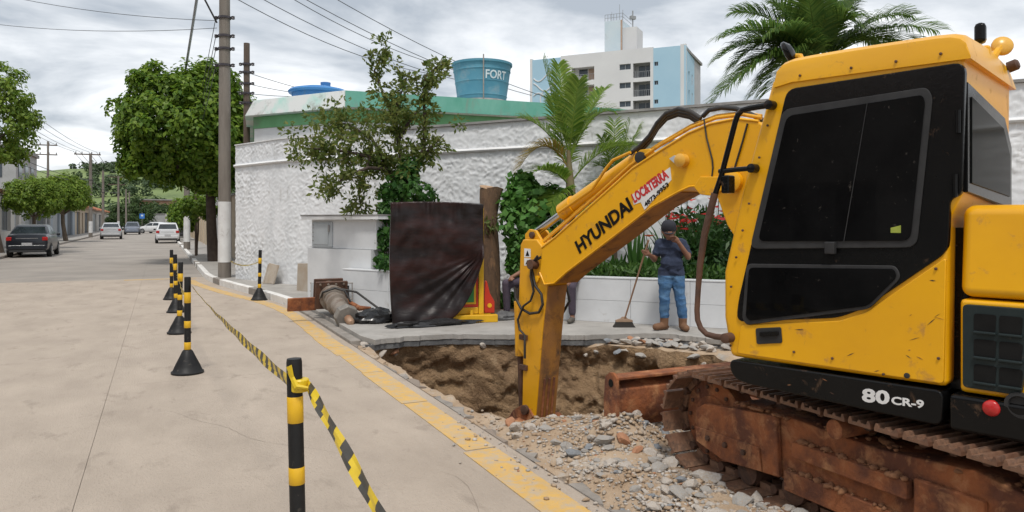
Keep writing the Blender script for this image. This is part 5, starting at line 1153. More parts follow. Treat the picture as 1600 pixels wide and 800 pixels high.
def tape(p0, p1, sag, w0, w1, label, step=0.07, twist=0.3, narrow=1.0, via=None):
    P0, P1 = Vector(p0), Vector(p1); L = (P1 - P0).length; n = int(L / (step / 6)); m = MB()
    d = (P1 - P0).normalized(); sd_ = d.cross(Vector((0, 0, 1))).normalized(); up_ = sd_.cross(d)
    rows_ = []
    for i in range(n + 1):
        t = i / n; c_ = P0.lerp(P1, t) + Vector((0, 0, -sag * 4 * t * (1 - t))) if via is None else via(t); th = twist * math.sin(t * 5.0 + 0.6) + 0.3
        wv = up_ * math.cos(th) + sd_ * math.sin(th) if via is None else Vector((0, 0, 1)) * math.cos(th * 0.8) - sd_ * math.sin(th * 0.8); ww = (w0 + (w1 - w0) * t) / 2
        ww *= 1 - narrow * 0.0
        rows_.append([c_ + wv * ww * k + sd_ * 0.004 * math.sin(t * 40 + k * 2) for k in (-1, -0.33, 0.33, 1)])
    for i in range(n):
        for k in range(3):
            ph = (i + 2.0 * (k if k < 2 else 1)) / 6.0
            m.add([rows_[i][k], rows_[i][k + 1], rows_[i + 1][k + 1], rows_[i + 1][k]], [(0, 1, 2, 3)], int(ph) % 2)
    return tag(m.build('barrier_tape', [tape_y, tape_k]), label, 'tape', 'barrier tapes between the bollards')
TN = bpos[0] + Vector((0, 0, 0.93)); T2 = bpos[1] + Vector((0.02, 0, 0.93))
tape(T2 + Vector((0.03, 0, 0)), TN + Vector((-0.03, 0.02, 0)), 0.03, 0.055, 0.06, 'long striped tape sagging between the lone bollard and the row of four', 0.075)
def wv(X_, Z1, z_): a, b = c2w(X_, Z1); return Vector((a, b, z_))
vk = [TN + Vector((0.03, -0.02, 0)), wv(-0.398, 2.2, 0.79), wv(-0.05, 1.5, 0.62), wv(0.35, 0.95, 0.01)]
def via_(t):
    s_ = t * 3; i = min(2, int(s_)); f_ = s_ - i; g = lambda j: vk[max(0, min(3, j))]
    a, b, c_, d = g(i - 1), g(i), g(i + 1), g(i + 2); return 0.5 * (2 * b + (c_ - a) * f_ + (2 * a - 5 * b + 4 * c_ - d) * f_ ** 2 + (3 * b - a - 3 * c_ + d) * f_ ** 3)
tape(vk[0], vk[3], 0, 0.046, 0.05, 'striped tape running from the lone bollard down towards the rubble', 0.085, via=via_)
tape(bpos[1] + Vector((0, 0, 0.92)), bpos[2] + Vector((0, 0, 0.80)), 0.12, 0.05, 0.05, 'striped tape between the first and second bollard of the row', 0.075)
tape(bpos[2] + Vector((0, 0, 0.85)), bpos[3] + Vector((0, 0, 0.85)), 0.10, 0.05, 0.05, 'striped tape between the second and third bollard of the row', 0.075)
tape(bpos[3] + Vector((0, 0, 0.85)), bpos[4] + Vector((0, 0, 0.85)), 0.10, 0.05, 0.05, 'striped tape between the third and last bollard of the row', 0.075)
tape(bpos[5] + Vector((0, 0, 0.80)), Vector((p1x, p1y, 0.55)), 0.10, 0.03, 0.03, 'thin tape from the kerb bollard to the foot of the corner pole', 0.075)
m = MB(); m.lathe([(0.037, 0.90), (0.040, 0.905), (0.041, 0.95), (0.037, 0.955)], tuple(bpos[0]), n=20); m.tube([bpos[0] + Vector((-0.03, -0.03, 0.95)), bpos[0] + Vector((-0.05, -0.03, 1.02)), bpos[0] + Vector((-0.045, -0.02, 0.99)), bpos[0] + Vector((-0.02, -0.04, 0.93)), bpos[0] + Vector((0.03, -0.05, 0.92))], [0.006, 0.014, 0.01, 0.014, 0.008], 6)
tag(m.build('tape_knot', tape_y), 'yellow tape knot wound round the top of the lone bollard', 'tape')

# ================================================================ cars
def carmats(name, body): return mat(name, body, 0.3, tuple(c * 0.9 for c in body), 2, coat=0.25)
tyre_m = mat('tyre', (0.02, 0.02, 0.021), 0.85, (0.035, 0.034, 0.033), 12); rim_m = mat('alloy_rim', (0.35, 0.36, 0.37), 0.4, (0.28, 0.29, 0.3), 10, metal=0.6); tail_m = mat('tail_lamp', (0.35, 0.012, 0.012), 0.25, (0.45, 0.02, 0.02), 25)
car_gl = glassmat('car_glass', (0.015, 0.02, 0.024), 0.06); plate_m = mat('number_plate', (0.45, 0.46, 0.47), 0.5, (0.4, 0.4, 0.41), 20); bump_m = mat('bumper_dark', (0.03, 0.03, 0.032), 0.6, (0.045, 0.045, 0.046), 10)
def make_car(kind, bm_, label, loc, rz, w=1.70, low=None):
    r = empty('parked_car', (0, 0, 0)); h = 1.48 if kind == 'sedan' else 1.52; hw_ = w / 2
    if kind == 'sedan': L = 4.3; st = [(-2.15, .80, .42, .78), (-2.10, .93, .30, 1.00), (-1.55, .98, .22, 1.06), (-1.0, 1, .2, 1.0), (0, 1, .2, .97), (.9, 1, .2, .95), (1.35, .97, .2, .93), (1.95, .90, .26, .80), (2.15, .72, .36, .62)]; gh = [(-1.62, .97, .60), (-0.85, h - .05, .62), (-.2, h, .64), (.3, h - .02, .63), (1.2, .97, .62)]
    else: L = 3.9; st = [(-1.92, .80, .40, .70), (-1.88, .95, .28, .98), (-1.5, .99, .22, 1.02), (-.8, 1, .2, .99), (0, 1, .2, .97), (.8, 1, .2, .95), (1.2, .97, .2, .93), (1.75, .90, .26, .78), (1.93, .72, .36, .60)]; gh = [(-1.86, .99, .64), (-1.50, h - .06, .61), (-.6, h, .64), (.2, h - .02, .63), (1.1, .97, .62)]
    rings = []
    for y, wf, zb, zt in st:
        W = hw_ * wf; half = [(W * .86, zb), (W * .985, zb + .12), (W, zb + (zt - zb) * .5), (W * .985, zt - .12), (W * .90, zt), (W * .45, zt + .025)]
        rings.append([(x, y, z) for x, z in half] + [(-x, y, z) for x, z in reversed(half)])
    MB().loft(rings).build('body', bm_, r, smooth=42)
    def ghp(i, k): y, z, f_ = gh[i]; return (f_ * w / 1.3 / 1.0 * 0.5 * 1.0 * 1.3 * k, y, z)
    gr = []
    for y, z, f_ in gh: 
        gr.append((y, z, f_ * w * 0.78))
    top = gr[1:4]; 
    g = MB()
    for a, b in ((0, 1), (1, 2), (2, 3), (3, 4)):
        pass
    bw = hw_ * 0.93
    base = [(-1) * 0, 0]
    poly = [(y, z) for y, z, f_ in gh]
    def at_w(z): return bw - (bw - hw_ * 0.70) * max(0, (z - 0.95)) / (h - 0.95)
    loopR = [(at_w(z), y, z) for y, z in poly]; loopL = [(-at_w(z), y, z) for y, z in poly]
    MB().prism(loopR, loopL).build('cabin', bm_, r, bevel=0.05, seg=3)
    def lerp(a, b, t): return (a[0] + (b[0] - a[0]) * t, a[1] + (b[1] - a[1]) * t)
    def glass_quad(name, p, off):
        A_ = [Vector(q) for q in p]; n_ = (A_[1] - A_[0]).cross(A_[3] - A_[0]).normalized(); n_ = n_ if n_.dot(Vector(off)) > 0 else -n_
        MB().prism([q + n_ * 0.012 for q in A_], [q - n_ * 0.02 for q in A_]).build(name, car_gl, r)
    def ww(name, i, j, off):
        a, b = lerp(poly[i], poly[j], 0.12), lerp(poly[i], poly[j], 0.86); k = 0.86
        glass_quad(name, [(at_w(a[1]) * k, a[0], a[1]), (-at_w(a[1]) * k, a[0], a[1]), (-at_w(b[1]) * k, b[0], b[1]), (at_w(b[1]) * k, b[0], b[1])], off)
    ww('rear_window', 0, 1, (0, -1, 1)); ww('windshield', 4, 3, (0, 1, 1))
    for s_ in (-1, 1):
        yb0, yb1 = poly[0][0], poly[4][0]; zt_ = h - 0.12; zb_ = 1.02
        def ye(z, i, j): t = (z - poly[i][1]) / (poly[j][1] - poly[i][1]); return poly[i][0] + (poly[j][0] - poly[i][0]) * t
        y0b, y0t, y1b, y1t = ye(zb_, 0, 1) + .12, ye(zt_, 0, 1) + .12, ye(zb_, 4, 3) - .12, ye(zt_, 4, 3) - .12; mid = -0.15
        for a, b, c_, d_ in ((y0b, mid - .05, mid - .05, y0t), (mid + .05, y1b, y1t, mid + .05)):
            glass_quad('side_window', [(s_ * at_w(zb_), a, zb_), (s_ * at_w(zb_), b, zb_), (s_ * at_w(zt_), c_, zt_), (s_ * at_w(zt_), d_, zt_)], (s_, 0, 0))
        for yw in (st[2][0] + 0.28, st[-3][0] - 0.02):
            wh = MB().lathe([(0.10, -0.1), (0.29, -0.095), (0.305, -0.06), (0.305, 0.06), (0.29, 0.095), (0.2, 0.1)], (s_ * (hw_ - 0.085), yw, 0.305), (1, 0, 0), 24).build('wheel', tyre_m, r, smooth=40)
            MB().lathe([(0.19, 0.0), (0.18, 0.012), (0.05, 0.02), (0.005, 0.022)], (s_ * (hw_ + 0.012), yw, 0.305), (s_, 0, 0), 20).build('rim', rim_m, wh, smooth=40)
            ar = [(0.35 * math.cos(t), 0.35 * math.sin(t)) for t in np.linspace(0, math.pi, 14)]
            MB().prism([(s_ * (hw_ + 0.004), yw + a, 0.29 + b) for a, b in ar], [(s_ * (hw_ - 0.06), yw + a, 0.29 + b) for a, b in ar]).build('wheel_arch', bump_m, r)
        y0 = st[1][0]; MB().box((s_ * hw_ * 0.80, y0 - 0.0, 0.84), (0.22, 0.12, 0.17), s_ * 0.35).build('taillight', tail_m, r, bevel=0.03)
        MB().box((s_ * (hw_ + 0.06), 0.72, 1.0), (0.16, 0.08, 0.12)).build('mirror', bump_m if kind != 'sedan' else bm_, r, bevel=0.03)
        MB().box((s_ * hw_ * 0.72, st[-2][0] + 0.03, 0.68), (0.3, 0.12, 0.13), -s_ * 0.4).build('headlight', chrome, r, bevel=0.03)
    MB().box((0, st[0][0] + 0.03, 0.46), (w * 0.86, 0.16, 0.22)).build('rear_bumper', low or bm_, r, bevel=0.05)
    MB().box((0, st[0][0] + 0.06, 0.30), (w * 0.8, 0.16, 0.12)).build('rear_valance', bump_m, r, bevel=0.03)
    MB().box((0, st[-1][0] - 0.06, 0.42), (w * 0.8, 0.2, 0.24)).build('front_bumper', bm_, r, bevel=0.05)
    MB().box((0, st[1][0] - 0.055 if kind == 'sedan' else st[0][0] - 0.055, 0.60), (0.4, 0.012, 0.13)).build('number_plate', plate_m, r)
    MB().box((0, st[1][0] - 0.03, 0.86), (w * 0.5, 0.03, 0.03)).build('boot_trim', chrome if kind == 'sedan' else bm_, r)
    r.location = loc; r.rotation_euler = (0, 0, rz); tag(r, label, 'car', 'cars parked along the street'); return r
def cpos(u, Z): x, y = c2w((u - 800) / F * Z, Z); return x, y
x, y = cpos(48, 33.5); make_car('sedan', carmats('paint_dark_blue', (0.008, 0.011, 0.017)), 'dark blue grey sedan parked under the round clipped trees', (x - 0.1, y + 1.8, 0.003), 0.0)
x, y = cpos(172, 66); make_car('sedan', carmats('paint_silver', (0.42, 0.43, 0.44)), 'silver sedan parked at the kerb before the clay roofed houses', (x, y + 2, 0.003), 0.03)
x, y = cpos(206, 88); make_car('hatch', carmats('paint_blue_grey', (0.13, 0.15, 0.19)), 'blue grey car facing up the street beyond the silver sedan', (x, y + 2, 0.003), math.pi)
x, y = cpos(243, 98); make_car('sedan', carmats('paint_white_far', (0.66, 0.67, 0.68)), 'white car turning across the far end of the street', (x, y, 0.003), 0.9)
x, y = cpos(262, 54); make_car('hatch', carmats('paint_white', (0.62, 0.63, 0.65)), 'white hatchback parked by the right kerb', (x, y + 1.9, 0.003), 0.0, w=1.62, low=mat('paint_white_low', (0.55, 0.56, 0.57), 0.4, (0.5, 0.5, 0.52), 3))
x, y = cpos(279, 66); make_car('hatch', carmats('paint_black', (0.03, 0.03, 0.035)), 'black hatchback parked in front of the white hatchback', (x - 0.2, y + 1.9, 0.003), 0.0)

# ================================================================ poles and wires
pole_c = mat('pole_concrete', (0.21, 0.185, 0.16), 0.9, (0.15, 0.13, 0.11), 2, stretch=(3, 3, 0.4), dirt=(0.28, 0.25, 0.22), dirt_amt=0.2, bump=0.3, bump_scale=30)
pole_w = mat('pole_wood', (0.085, 0.06, 0.045), 0.9, (0.12, 0.09, 0.07), 4, stretch=(4, 4, 0.3), bump=0.4, bump_scale=30)
limew = mat('limewash', (0.68, 0.68, 0.67), 0.85, (0.58, 0.57, 0.56), 3, dirt=(0.40, 0.37, 0.34), dirt_amt=0.25, dirt_scale=4)
insul = mat('insulator', (0.03, 0.025, 0.03), 0.35, (0.05, 0.04, 0.045), 10); wire_m = mat('wire', (0.03, 0.03, 0.032), 0.6, (0.05, 0.05, 0.05), 3); wire_g = mat('wire_grey', (0.28, 0.29, 0.31), 0.6, (0.35, 0.36, 0.38), 3)
def pole(u, Z, h, r0, r1, m, label, white=0.0, arm=None, z0=SWZ, racks=()):
    x, y = cpos(u, Z); r = empty('utility_pole', (x, y, z0), label, 'utility pole', 'utility poles along the street')
    MB().lathe([(r0, z0 - 0.02), (r0 * 0.98, z0 + 1), (r1, h), (r1 * 0.3, h + 0.01)], (x, y, 0), n=20).build('shaft', m, r, smooth=40)
    if white:
        rw_ = r0 - (r0 - r1) * white / h
        MB().lathe([(r0 * 1.0 + 0.006, z0 + 0.42), (rw_ + 0.006, white), (rw_ - 0.01, white + 0.002)], (x, y, 0), n=20).build('limewash_coat', limew, r, smooth=40)
    if arm:
        for za in arm:
            MB().box((x - 0.25, y, za), (2.2, 0.09, 0.11)).build('crossarm', pole_w, r)
            for k in (-1.2, -0.7, 0.1, 0.75): MB().lathe([(0.03, 0), (0.05, 0.06), (0.035, 0.12), (0.05, 0.16), (0.01, 0.2)], (x + k, y, za + 0.055), n=10).build('insulator', insul, r, smooth=50)
    for zr_ in racks:
        MB().lathe([(r1 + 0.03, zr_ - 0.03), (r1 + 0.045, zr_ - 0.03), (r1 + 0.045, zr_ + 0.03), (r1 + 0.03, zr_ + 0.03)], (x, y, 0), n=16).build('clamp', insul, r)
        for s_ in (-1, 1):
            MB().lathe([(0.02, -0.02), (0.055, 0.0), (0.04, 0.03), (0.055, 0.06), (0.02, 0.08)], (x + s_ * cY * (r1 + 0.10), y - s_ * sY * (r1 + 0.10), zr_ - 0.03), n=10).build('insulator', insul, r, smooth=50)
    return Vector((x, y, 0))
p1 = pole(351, 20.3, 10.2, 0.17, 0.13, pole_c, 'grey concrete utility pole with white painted foot at the stucco wall corner', white=2.17, racks=(5.9, 6.35, 6.7, 7.2))
p2 = pole(385.5, 23.0, 7.15, 0.11, 0.09, pole_w, 'short dark wooden pole with insulators behind the stucco wall', z0=-0.15, racks=(5.3, 5.6, 5.9, 6.25, 6.5))
p3 = pole(292, 40, 6.9, 0.17, 0.12, pole_c, 'concrete utility pole with white foot between the trees on the right pavement', white=1.9, arm=None, racks=(5.0, 5.6))
p4 = pole(141.5, 70, 8.0, 0.17, 0.12, pole_c, 'concrete pole with crossarm before the grey house gates', white=1.6, arm=(7.9,), racks=(5.5,))
p5 = pole(161, 88, 7.6, 0.16, 0.12, pole_c, 'thin plain pole beside the silver sedan', white=0, racks=(5.0,))
p6 = pole(185, 108, 8.2, 0.17, 0.12, pole_c, 'pole with crossarm near the cream clay roofed house', white=1.6, arm=(8.0, 6.9))
p7 = pole(197, 126, 7.0, 0.16, 0.12, pole_c, 'plain pole by the long pale house', white=0)
p8 = pole(202, 142, 7.2, 0.16, 0.12, pole_c, 'plain pole farthest down the street', white=0)
p9 = pole(75, 78, 10.0, 0.14, 0.10, pole_c, 'pale lattice topped pole behind the houses', z0=-0.1, arm=(9.6, 8.6))
p10 = pole(306, 33, 4.0, 0.05, 0.04, pole_w, 'slim dark post beside the young street tree', z0=SWZ)
def wire(a, b, sag, rad=0.012, m=None, lab='', grp='overhead wires'):
    A_, B_ = Vector(a), Vector(b); ptsw = [A_.lerp(B_, t) + Vector((0, 0, -sag * 4 * t * (1 - t))) for t in np.linspace(0, 1, 15)]
    return tag(MB().tube(ptsw, rad, 5).build('overhead_wire', m or wire_m, smooth=80), lab, 'wire', grp)
Z_ = Vector((0, 0, 1))
wl_ = 'thin dark overhead wire running down the street between poles'
for k, za in enumerate((5.9, 6.35, 6.7, 7.2)):
    wire(p1 + Z_ * za + Vector((-0.22, 0, 0)), p3 + Z_ * (5.0 + 0.4 * k), 0.5, 0.010, lab=wl_)
for k, (q_, za) in enumerate(((-1.4, 7.95), (-0.9, 7.95), (-0.15, 7.95), (0.5, 7.95))):
    wire(Vector((-7.2 + q_ * 0.6, 12, 8.6)), p4 + Vector((q_, 0, za + 0.2)), 1.0, 0.014, lab=wl_); wire(p4 + Vector((q_, 0, za + 0.2)), p6 + Vector((q_, 0, 8.2)), 0.6, 0.02, lab=wl_)
wire((-7.4, 12, 6.2), p4 + Z_ * 5.5, 0.9, 0.02, lab=wl_)
wire((-7.4, 12, 5.9), p4 + Z_ * 5.2, 0.9, 0.02, lab=wl_); wire(p4 + Z_ * 5.5, p6 + Z_ * 5.8, 0.5, 0.03, lab=wl_)
wl2 = 'overhead wire slung from the concrete corner pole over the roof towards the water tank'
for k, (za, tu, tv) in enumerate(((7.9, 705, 105), (8.3, 760, 120), (9.0, 830, 135), (9.6, 860, 140), (8.9, 720, 96))):
    wire(p1 + Z_ * za, at(tu, tv + 14, 30), 0.45, 0.012, lab=wl2)
for za in (5.6, 5.9, 6.25): wire(p2 + Z_ * za, at(470 + 40 * (za - 5), 150, 26), 0.05, 0.010, lab='thin service wire from the wooden pole to the mint roof')
wire(p1 + Z_ * 6.9 + Vector((-0.2, 0, 0)), at(-120, 20, 26), 0.3, 0.008, lab='faint single wire crossing the street from the corner pole')
wire(p1 + Z_ * 7.1 + Vector((-0.2, 0, 0)), at(-120, -40, 24), 0.3, 0.008, lab='upper faint wire crossing the street from the corner pole')
wire(at(309, -12, 21), at(286, 130, 30), 0.05, 0.045, wire_g, 'thick grey twisted cable descending behind the big street tree')
wire(at(310, -20, 19), p1 + Z_ * 7.05 + Vector((-0.2, 0, 0)), 0.0, 0.025, lab='stay bracket wire rising from the top of the corner pole')

# ================================================================ tarpaulin-covered toy machine
tarp_m = mat('black_plastic_sheet', (0.011, 0.007, 0.007), 0.4, (0.034, 0.011, 0.009), 1.6, lo=0.45, hi=0.65, spec=0.3, dirt=(0.035, 0.028, 0.027), dirt_amt=0.15, dirt_scale=5, bump=0.25, bump_scale=12, bdist=0.02, stretch=(0.6, 0.6, 1.6))
bag_m = mat('black_bag', (0.010, 0.010, 0.011), 0.25, (0.02, 0.02, 0.021), 5)
ty = mat('toy_yellow', (0.72, 0.42, 0.01), 0.4, (0.62, 0.34, 0.01), 5, dirt=(0.3, 0.18, 0.04), dirt_amt=0.1); tr_ = mat('toy_red', (0.52, 0.035, 0.012), 0.4, (0.42, 0.03, 0.012), 5); tg = mat('toy_green', (0.03, 0.25, 0.05), 0.4, (0.03, 0.2, 0.05), 5)
TO = Vector(G(610, 507, SWZ)); TE = Vector(G(754, 503, SWZ)); TX = (TE - TO); TW = TX.length; TX.normalize(); TY = Vector((-TX.y, TX.x, 0)); TY = TY if TY.y > 0 else -TY
TH = (507 - 314) / F * (TO.x * sY + TO.y * cY) ; HBase = 0.0
pp = empty('play_machine', TO + TX * TW * 0.6 + TY * 0.3, 'yellow and red play machine peeking out under the black sheet', 'machine')
def tb(m, a0_, a1_, b0_, b1_, z0_, z1_):
    Q_ = [TO + TX * a0_ + TY * b0_, TO + TX * a1_ + TY * b0_, TO + TX * a1_ + TY * b1_, TO + TX * a0_ + TY * b1_]; Q_ = [Vector((q.x, q.y, 0)) for q in Q_]
    return m.prism([q + Z_ * (SWZ + z1_) for q in Q_], [q + Z_ * (SWZ + z0_) for q in Q_])
tb(MB(), 0.80, 1.62, -0.08, 0.04, 0.0, 0.115).build('base_beam', ty, pp, bevel=0.01)
tb(MB(), 0.80, 1.62, 0.55, 0.67, 0.0, 0.115).build('base_beam', ty, pp, bevel=0.01)
tb(MB(), 1.34, 1.42, 0.03, 0.10, 0.116, 1.75).build('post', ty, pp, bevel=0.01); tb(MB(), 0.1, 0.18, 0.05, 0.12, 0.116, 1.75).build('post', ty, pp, bevel=0.01)
tb(MB(), 0.19, 1.338, 0.04, 0.10, 0.12, 0.22).build('crossbar', ty, pp, bevel=0.01)
pn = tb(MB(), 0.2, 1.335, 0.05, 0.08, 0.225, 1.7).build('panel', tr_, pp)
tb(MB(), 0.7, 1.27, 0.04, 0.049, 0.30, 0.62).build('panel_picture', tg, pn, bevel=0.004); tb(MB(), 0.66, 1.30, 0.0455, 0.0495, 0.27, 0.66).build('panel_border', ty, pn)
tb(MB(), 0.9, 0.94, -0.04, 0.0, 0.116, 0.19).build('peg', ty, pp); tb(MB(), 1.2, 1.24, -0.04, 0.0, 0.116, 0.19).build('peg', ty, pp)
bc = TO + TX * 1.51 + TY * 0.12
bt_ = MB().prism([bc + TX * x + TY * -0.03 + Z_ * z for x, z in ((-0.07, 0.12), (0.09, 0.12), (0.09, 0.30), (0.02, 0.42), (-0.03, 0.62), (-0.055, 0.62), (-0.07, 0.4))], [bc + TX * x + TY * 0.08 + Z_ * z for x, z in ((-0.07, 0.12), (0.09, 0.12), (0.09, 0.30), (0.02, 0.42), (-0.03, 0.62), (-0.055, 0.62), (-0.07, 0.4))]).build('bottle_figure', tr_, pp, bevel=0.015)
MB().lathe([(0.035, 0), (0.035, 0.006), (0.01, 0.007)], bc + TX * 0.01 + TY * -0.031 + Z_ * 0.24, -TY, 14).build('badge', ty, bt_)
# the sheet: front, sides and top draped as one skin, gathered at the right
NU_, NV_ = 110, 90
def sheet(s_, t_):                        # s_: 0..1 round left side, front, right side; t_: 0 bottom .. 1 top
    a = s_ * 1.0
    bot = 0.0 if s_ < 0.3 else 0.03
    f = (s_ - 0.18) / 0.68; fc = min(1, max(0, f))
    zb_ = -0.0 + 0.62 * smooth01((fc - 0.42) / 0.58) * TH * 0.60 / 0.62 * 0.62 / 0.6
    zb_ = 0.02 + 1.0 * (max(0, fc - 0.46) / 0.54) ** 2.7 if fc > 0.46 else 0.02
    zt_ = TH - 0.03 * (2 * fc - 1) ** 2 - 0.02 * fc
    z = zb_ + (zt_ - zb_) * t_
    if f < 0: x, y = -0.02 + 0.03 * t_, -f * 3.4 * 0.28 / 1.0
    elif f > 1: x, y = TW + 0.01, (f - 1) * 3.4 * 0.35
    else: x, y = f * TW, 0.0
    x -= 0.05 * math.sin(math.pi * min(1, t_ * 1.1)) * (1 - fc) * 0.6
    x += (0.10 - 0.10 * t_) * max(0, 0.5 - fc)
    # folds fanning from the gather at the right edge
    gx, gz = TW + 0.02, 1.06; an = math.atan2(z - gz, gx - x + 1e-6); dist = math.hypot(gx - x, z - gz)
    fan = math.exp(-((an + 0.85) / 0.38) ** 2) * min(1, dist * 2.5) * math.exp(-dist * 0.7)
    y += -0.026 * fan * math.sin(an * 34 + 1.2 * noise.noise((x * 2, z * 2, 1))) - 0.03 * noise.noise((x * 2.2, z * 2.2, 0)) - 0.014 * noise.noise((x * 8, z * 6, 2))
    y += -0.020 * smooth01((t_ - 0.75) / 0.25) * math.sin(x * 34 + 4 * noise.noise((x * 3, 0, 0)))
    y += -0.012 * math.sin(z * 9 + 2.2 * x + 3 * noise.noise((x, z, 5)))
    y -= 0.10 * smooth01((0.25 - t_) / 0.25) * (0.3 + fc) * (1 if 0 <= f <= 1 else 0.4)
    return Vector((x, y - 0.03, z))
rowsS = []
for j in range(NV_ + 1):
    rowsS.append([TO + TX * q.x + TY * q.y + Vector((0, 0, q.z)) for q in (sheet(i / NU_, j / NV_) for i in range(NU_ + 1))])
topb = rowsS[-1]
for k in (0.25, 0.5, 0.75, 1.0):          # over the top to the back
    rowsS.append([Vector((p_.x, p_.y, p_.z)) + (TO + TX * max(0.03, min(TW - 0.02, (p_ - TO).dot(TX))) + TY * 0.62 + Z_ * (TH - 0.04) - p_) * k + Z_ * 0.02 * math.sin(k * 3.14) for p_ in topb])
arr = np.array([tuple(p_) for r_ in rowsS for p_ in r_]); nc = NU_ + 1; ii, jj = np.meshgrid(np.arange(len(rowsS) - 1), np.arange(NU_), indexing='ij'); b0 = (ii * nc + jj).ravel()
sheet_o = fast_mesh('plastic_sheet', arr, np.stack([b0, b0 + 1, b0 + nc + 1, b0 + nc], 1), tarp_m, smooth=True)
tag(sheet_o, 'black plastic sheet draped over the play machine, gathered at one side', 'tarpaulin'); so_ = sheet_o.modifiers.new('thick', 'SOLIDIFY'); so_.thickness = 0.006
m = MB(); rg_ = random.Random(4)
def crumple(c, r, seed, n=26, mm=14):
    V_ = []
    for j in range(mm + 1):
        for i in range(n):
            th, ph = 2 * math.pi * i / n, math.pi * j / mm; d = Vector((math.sin(ph) * math.cos(th), math.sin(ph) * math.sin(th), -math.cos(ph)))
            k = 1 + 0.32 * noise.noise(d * 2.1 + Vector((seed, 0, 0))) + 0.26 * abs(noise.noise(d * 4.5 + Vector((0, seed, 0)))) + 0.1 * noise.noise(d * 11)
            V_.append(Vector((c[0] + d.x * r[0] * k, c[1] + d.y * r[1] * k, max(SWZ + 0.004, c[2] + d.z * r[2] * k))))
    f_ = [(j * n + i, j * n + (i + 1) % n, (j + 1) * n + (i + 1) % n, (j + 1) * n + i) for j in range(mm) for i in range(n)]
    return V_, f_
g0 = G(588, 505, SWZ); V_, f_ = crumple((g0[0], g0[1] + 0.1, SWZ + 0.06), (0.30, 0.2, 0.14), 3)
tag(MB().add(V_, f_).build('plastic_bag', bag_m, smooth=30), 'crumpled black plastic heap on the pavement at the foot of the sheet', 'plastic heap')
V_, f_ = crumple(G(676, 509, SWZ)[:2] + (SWZ + 0.03,), (0.62, 0.13, 0.06), 8, 40, 12)
tag(MB().add(V_, f_).build('plastic_hem', bag_m, smooth=30), 'loose trailing hem of black plastic along the base of the sheet', 'plastic heap')
V_, f_ = crumple(G(788, 499, SWZ)[:2] + (SWZ + 0.02,), (0.22, 0.14, 0.10), 12)
tag(MB().add(V_, f_).build('asphalt_heap', asphalt_m, smooth=20), 'small heap of dark grit beside the yellow base beam', 'heap')

# ================================================================ hydraulic breaker lying on the kerb
brk_m = mat('breaker_steel', (0.20, 0.165, 0.135), 0.6, (0.27, 0.235, 0.20), 6, dirt=(0.12, 0.06, 0.03), dirt_amt=0.42, dirt_scale=8, metal=0.2, bump=0.3, bump_scale=40)
zc = lambda u, v, Zd: Vector(at(u, v, Zd))
bro = empty('hydraulic_breaker', G(520, 512, 0.02), 'rusty hydraulic breaker lying with its blunt chisel pointing at the road', 'breaker')
A0 = zc(520, 466, 12.15); A1 = zc(541, 494, 11.35); A2 = zc(556, 512, 11.0)
ax_ = (A1 - A0).normalized(); Ls = (A1 - A0).length
MB().lathe([(0.12, -0.35), (0.20, -0.34), (0.20, -0.05), (0.21, -0.04), (0.21, 0.05), (0.16, 0.06), (0.155, Ls * 0.30), (0.175, Ls * 0.31), (0.175, Ls * 0.38), (0.13, Ls * 0.40), (0.125, Ls * 0.85), (0.11, Ls * 0.86), (0.11, Ls)], A0, ax_, 28).build('body', brk_m, bro, smooth=35)
MB().lathe([(0.10, 0), (0.185, 0.005), (0.19, 0.03), (0.19, 0.13), (0.175, 0.15), (0.05, 0.155)], A1 - ax_ * 0.06, ax_, 8).build('nose_collar', mat('collar_steel', (0.24, 0.225, 0.20), 0.6, (0.17, 0.155, 0.14), 7, metal=0.2), bro, bevel=0.008)
MB().lathe([(0.062, 0), (0.062, 0.12), (0.055, 0.17), (0.035, 0.20), (0.005, 0.205)], A1 + ax_ * 0.12, ax_, 20).build('chisel', mat('chisel_tip', (0.36, 0.24, 0.16), 0.5, (0.30, 0.14, 0.08), 9, metal=0.3), bro, smooth=35)
up_ = Z_ - ax_ * ax_.dot(Z_); up_.normalize(); rt_ = ax_.cross(up_).normalized(); rt_ = rt_ if rt_.dot(Vector((cY, -sY, 0))) > 0 else -rt_
MF = Matrix((rt_, ax_, up_)).transposed()
MB().box(A0 + ax_ * -0.12 + up_ * 0.02, (0.52, 0.06, 0.46), M=MF).build('flange_plate', rust_dk, bro, bevel=0.01)
MB().box(A0 + ax_ * -0.36 + up_ * 0.02, (0.48, 0.05, 0.42), M=MF).build('flange_plate', rust_dk, bro, bevel=0.01)
for k in range(4): MB().lathe([(0.02, 0), (0.02, 0.02), (0.008, 0.022)], A0 + ax_ * -0.09 + rt_ * (-0.19 + 0.127 * k) + up_ * 0.21, ax_, 6).build('bolt', brk_m, bro)
MB().box(A0 + ax_ * -0.16 + rt_ * -0.46 + up_ * -0.13, (0.46, 0.04, 0.22), M=MF).build('side_bracket', rust, bro, bevel=0.008)
MB().tube([A0 + rt_ * -0.20 + up_ * -0.02, A0 + rt_ * -0.19 + up_ * 0.14 + ax_ * 0.1, A0 + up_ * 0.21 + ax_ * 0.12, A0 + rt_ * 0.14 + up_ * 0.18 + ax_ * 0.2, A0 + rt_ * 0.22 + up_ * 0.02 + ax_ * 0.3], 0.018, 8).build('hose', hose_m, bro, smooth=60)
MB().tube([A0 + rt_ * 0.1 + up_ * 0.16, A0 + rt_ * 0.36 + up_ * 0.12 + ax_ * 0.1, A0 + rt_ * 0.58 + up_ * -0.03 + ax_ * 0.3, A0 + rt_ * 0.72 + up_ * -0.12 + ax_ * 0.45], 0.018, 8).build('hose', hose_m, bro, smooth=60)
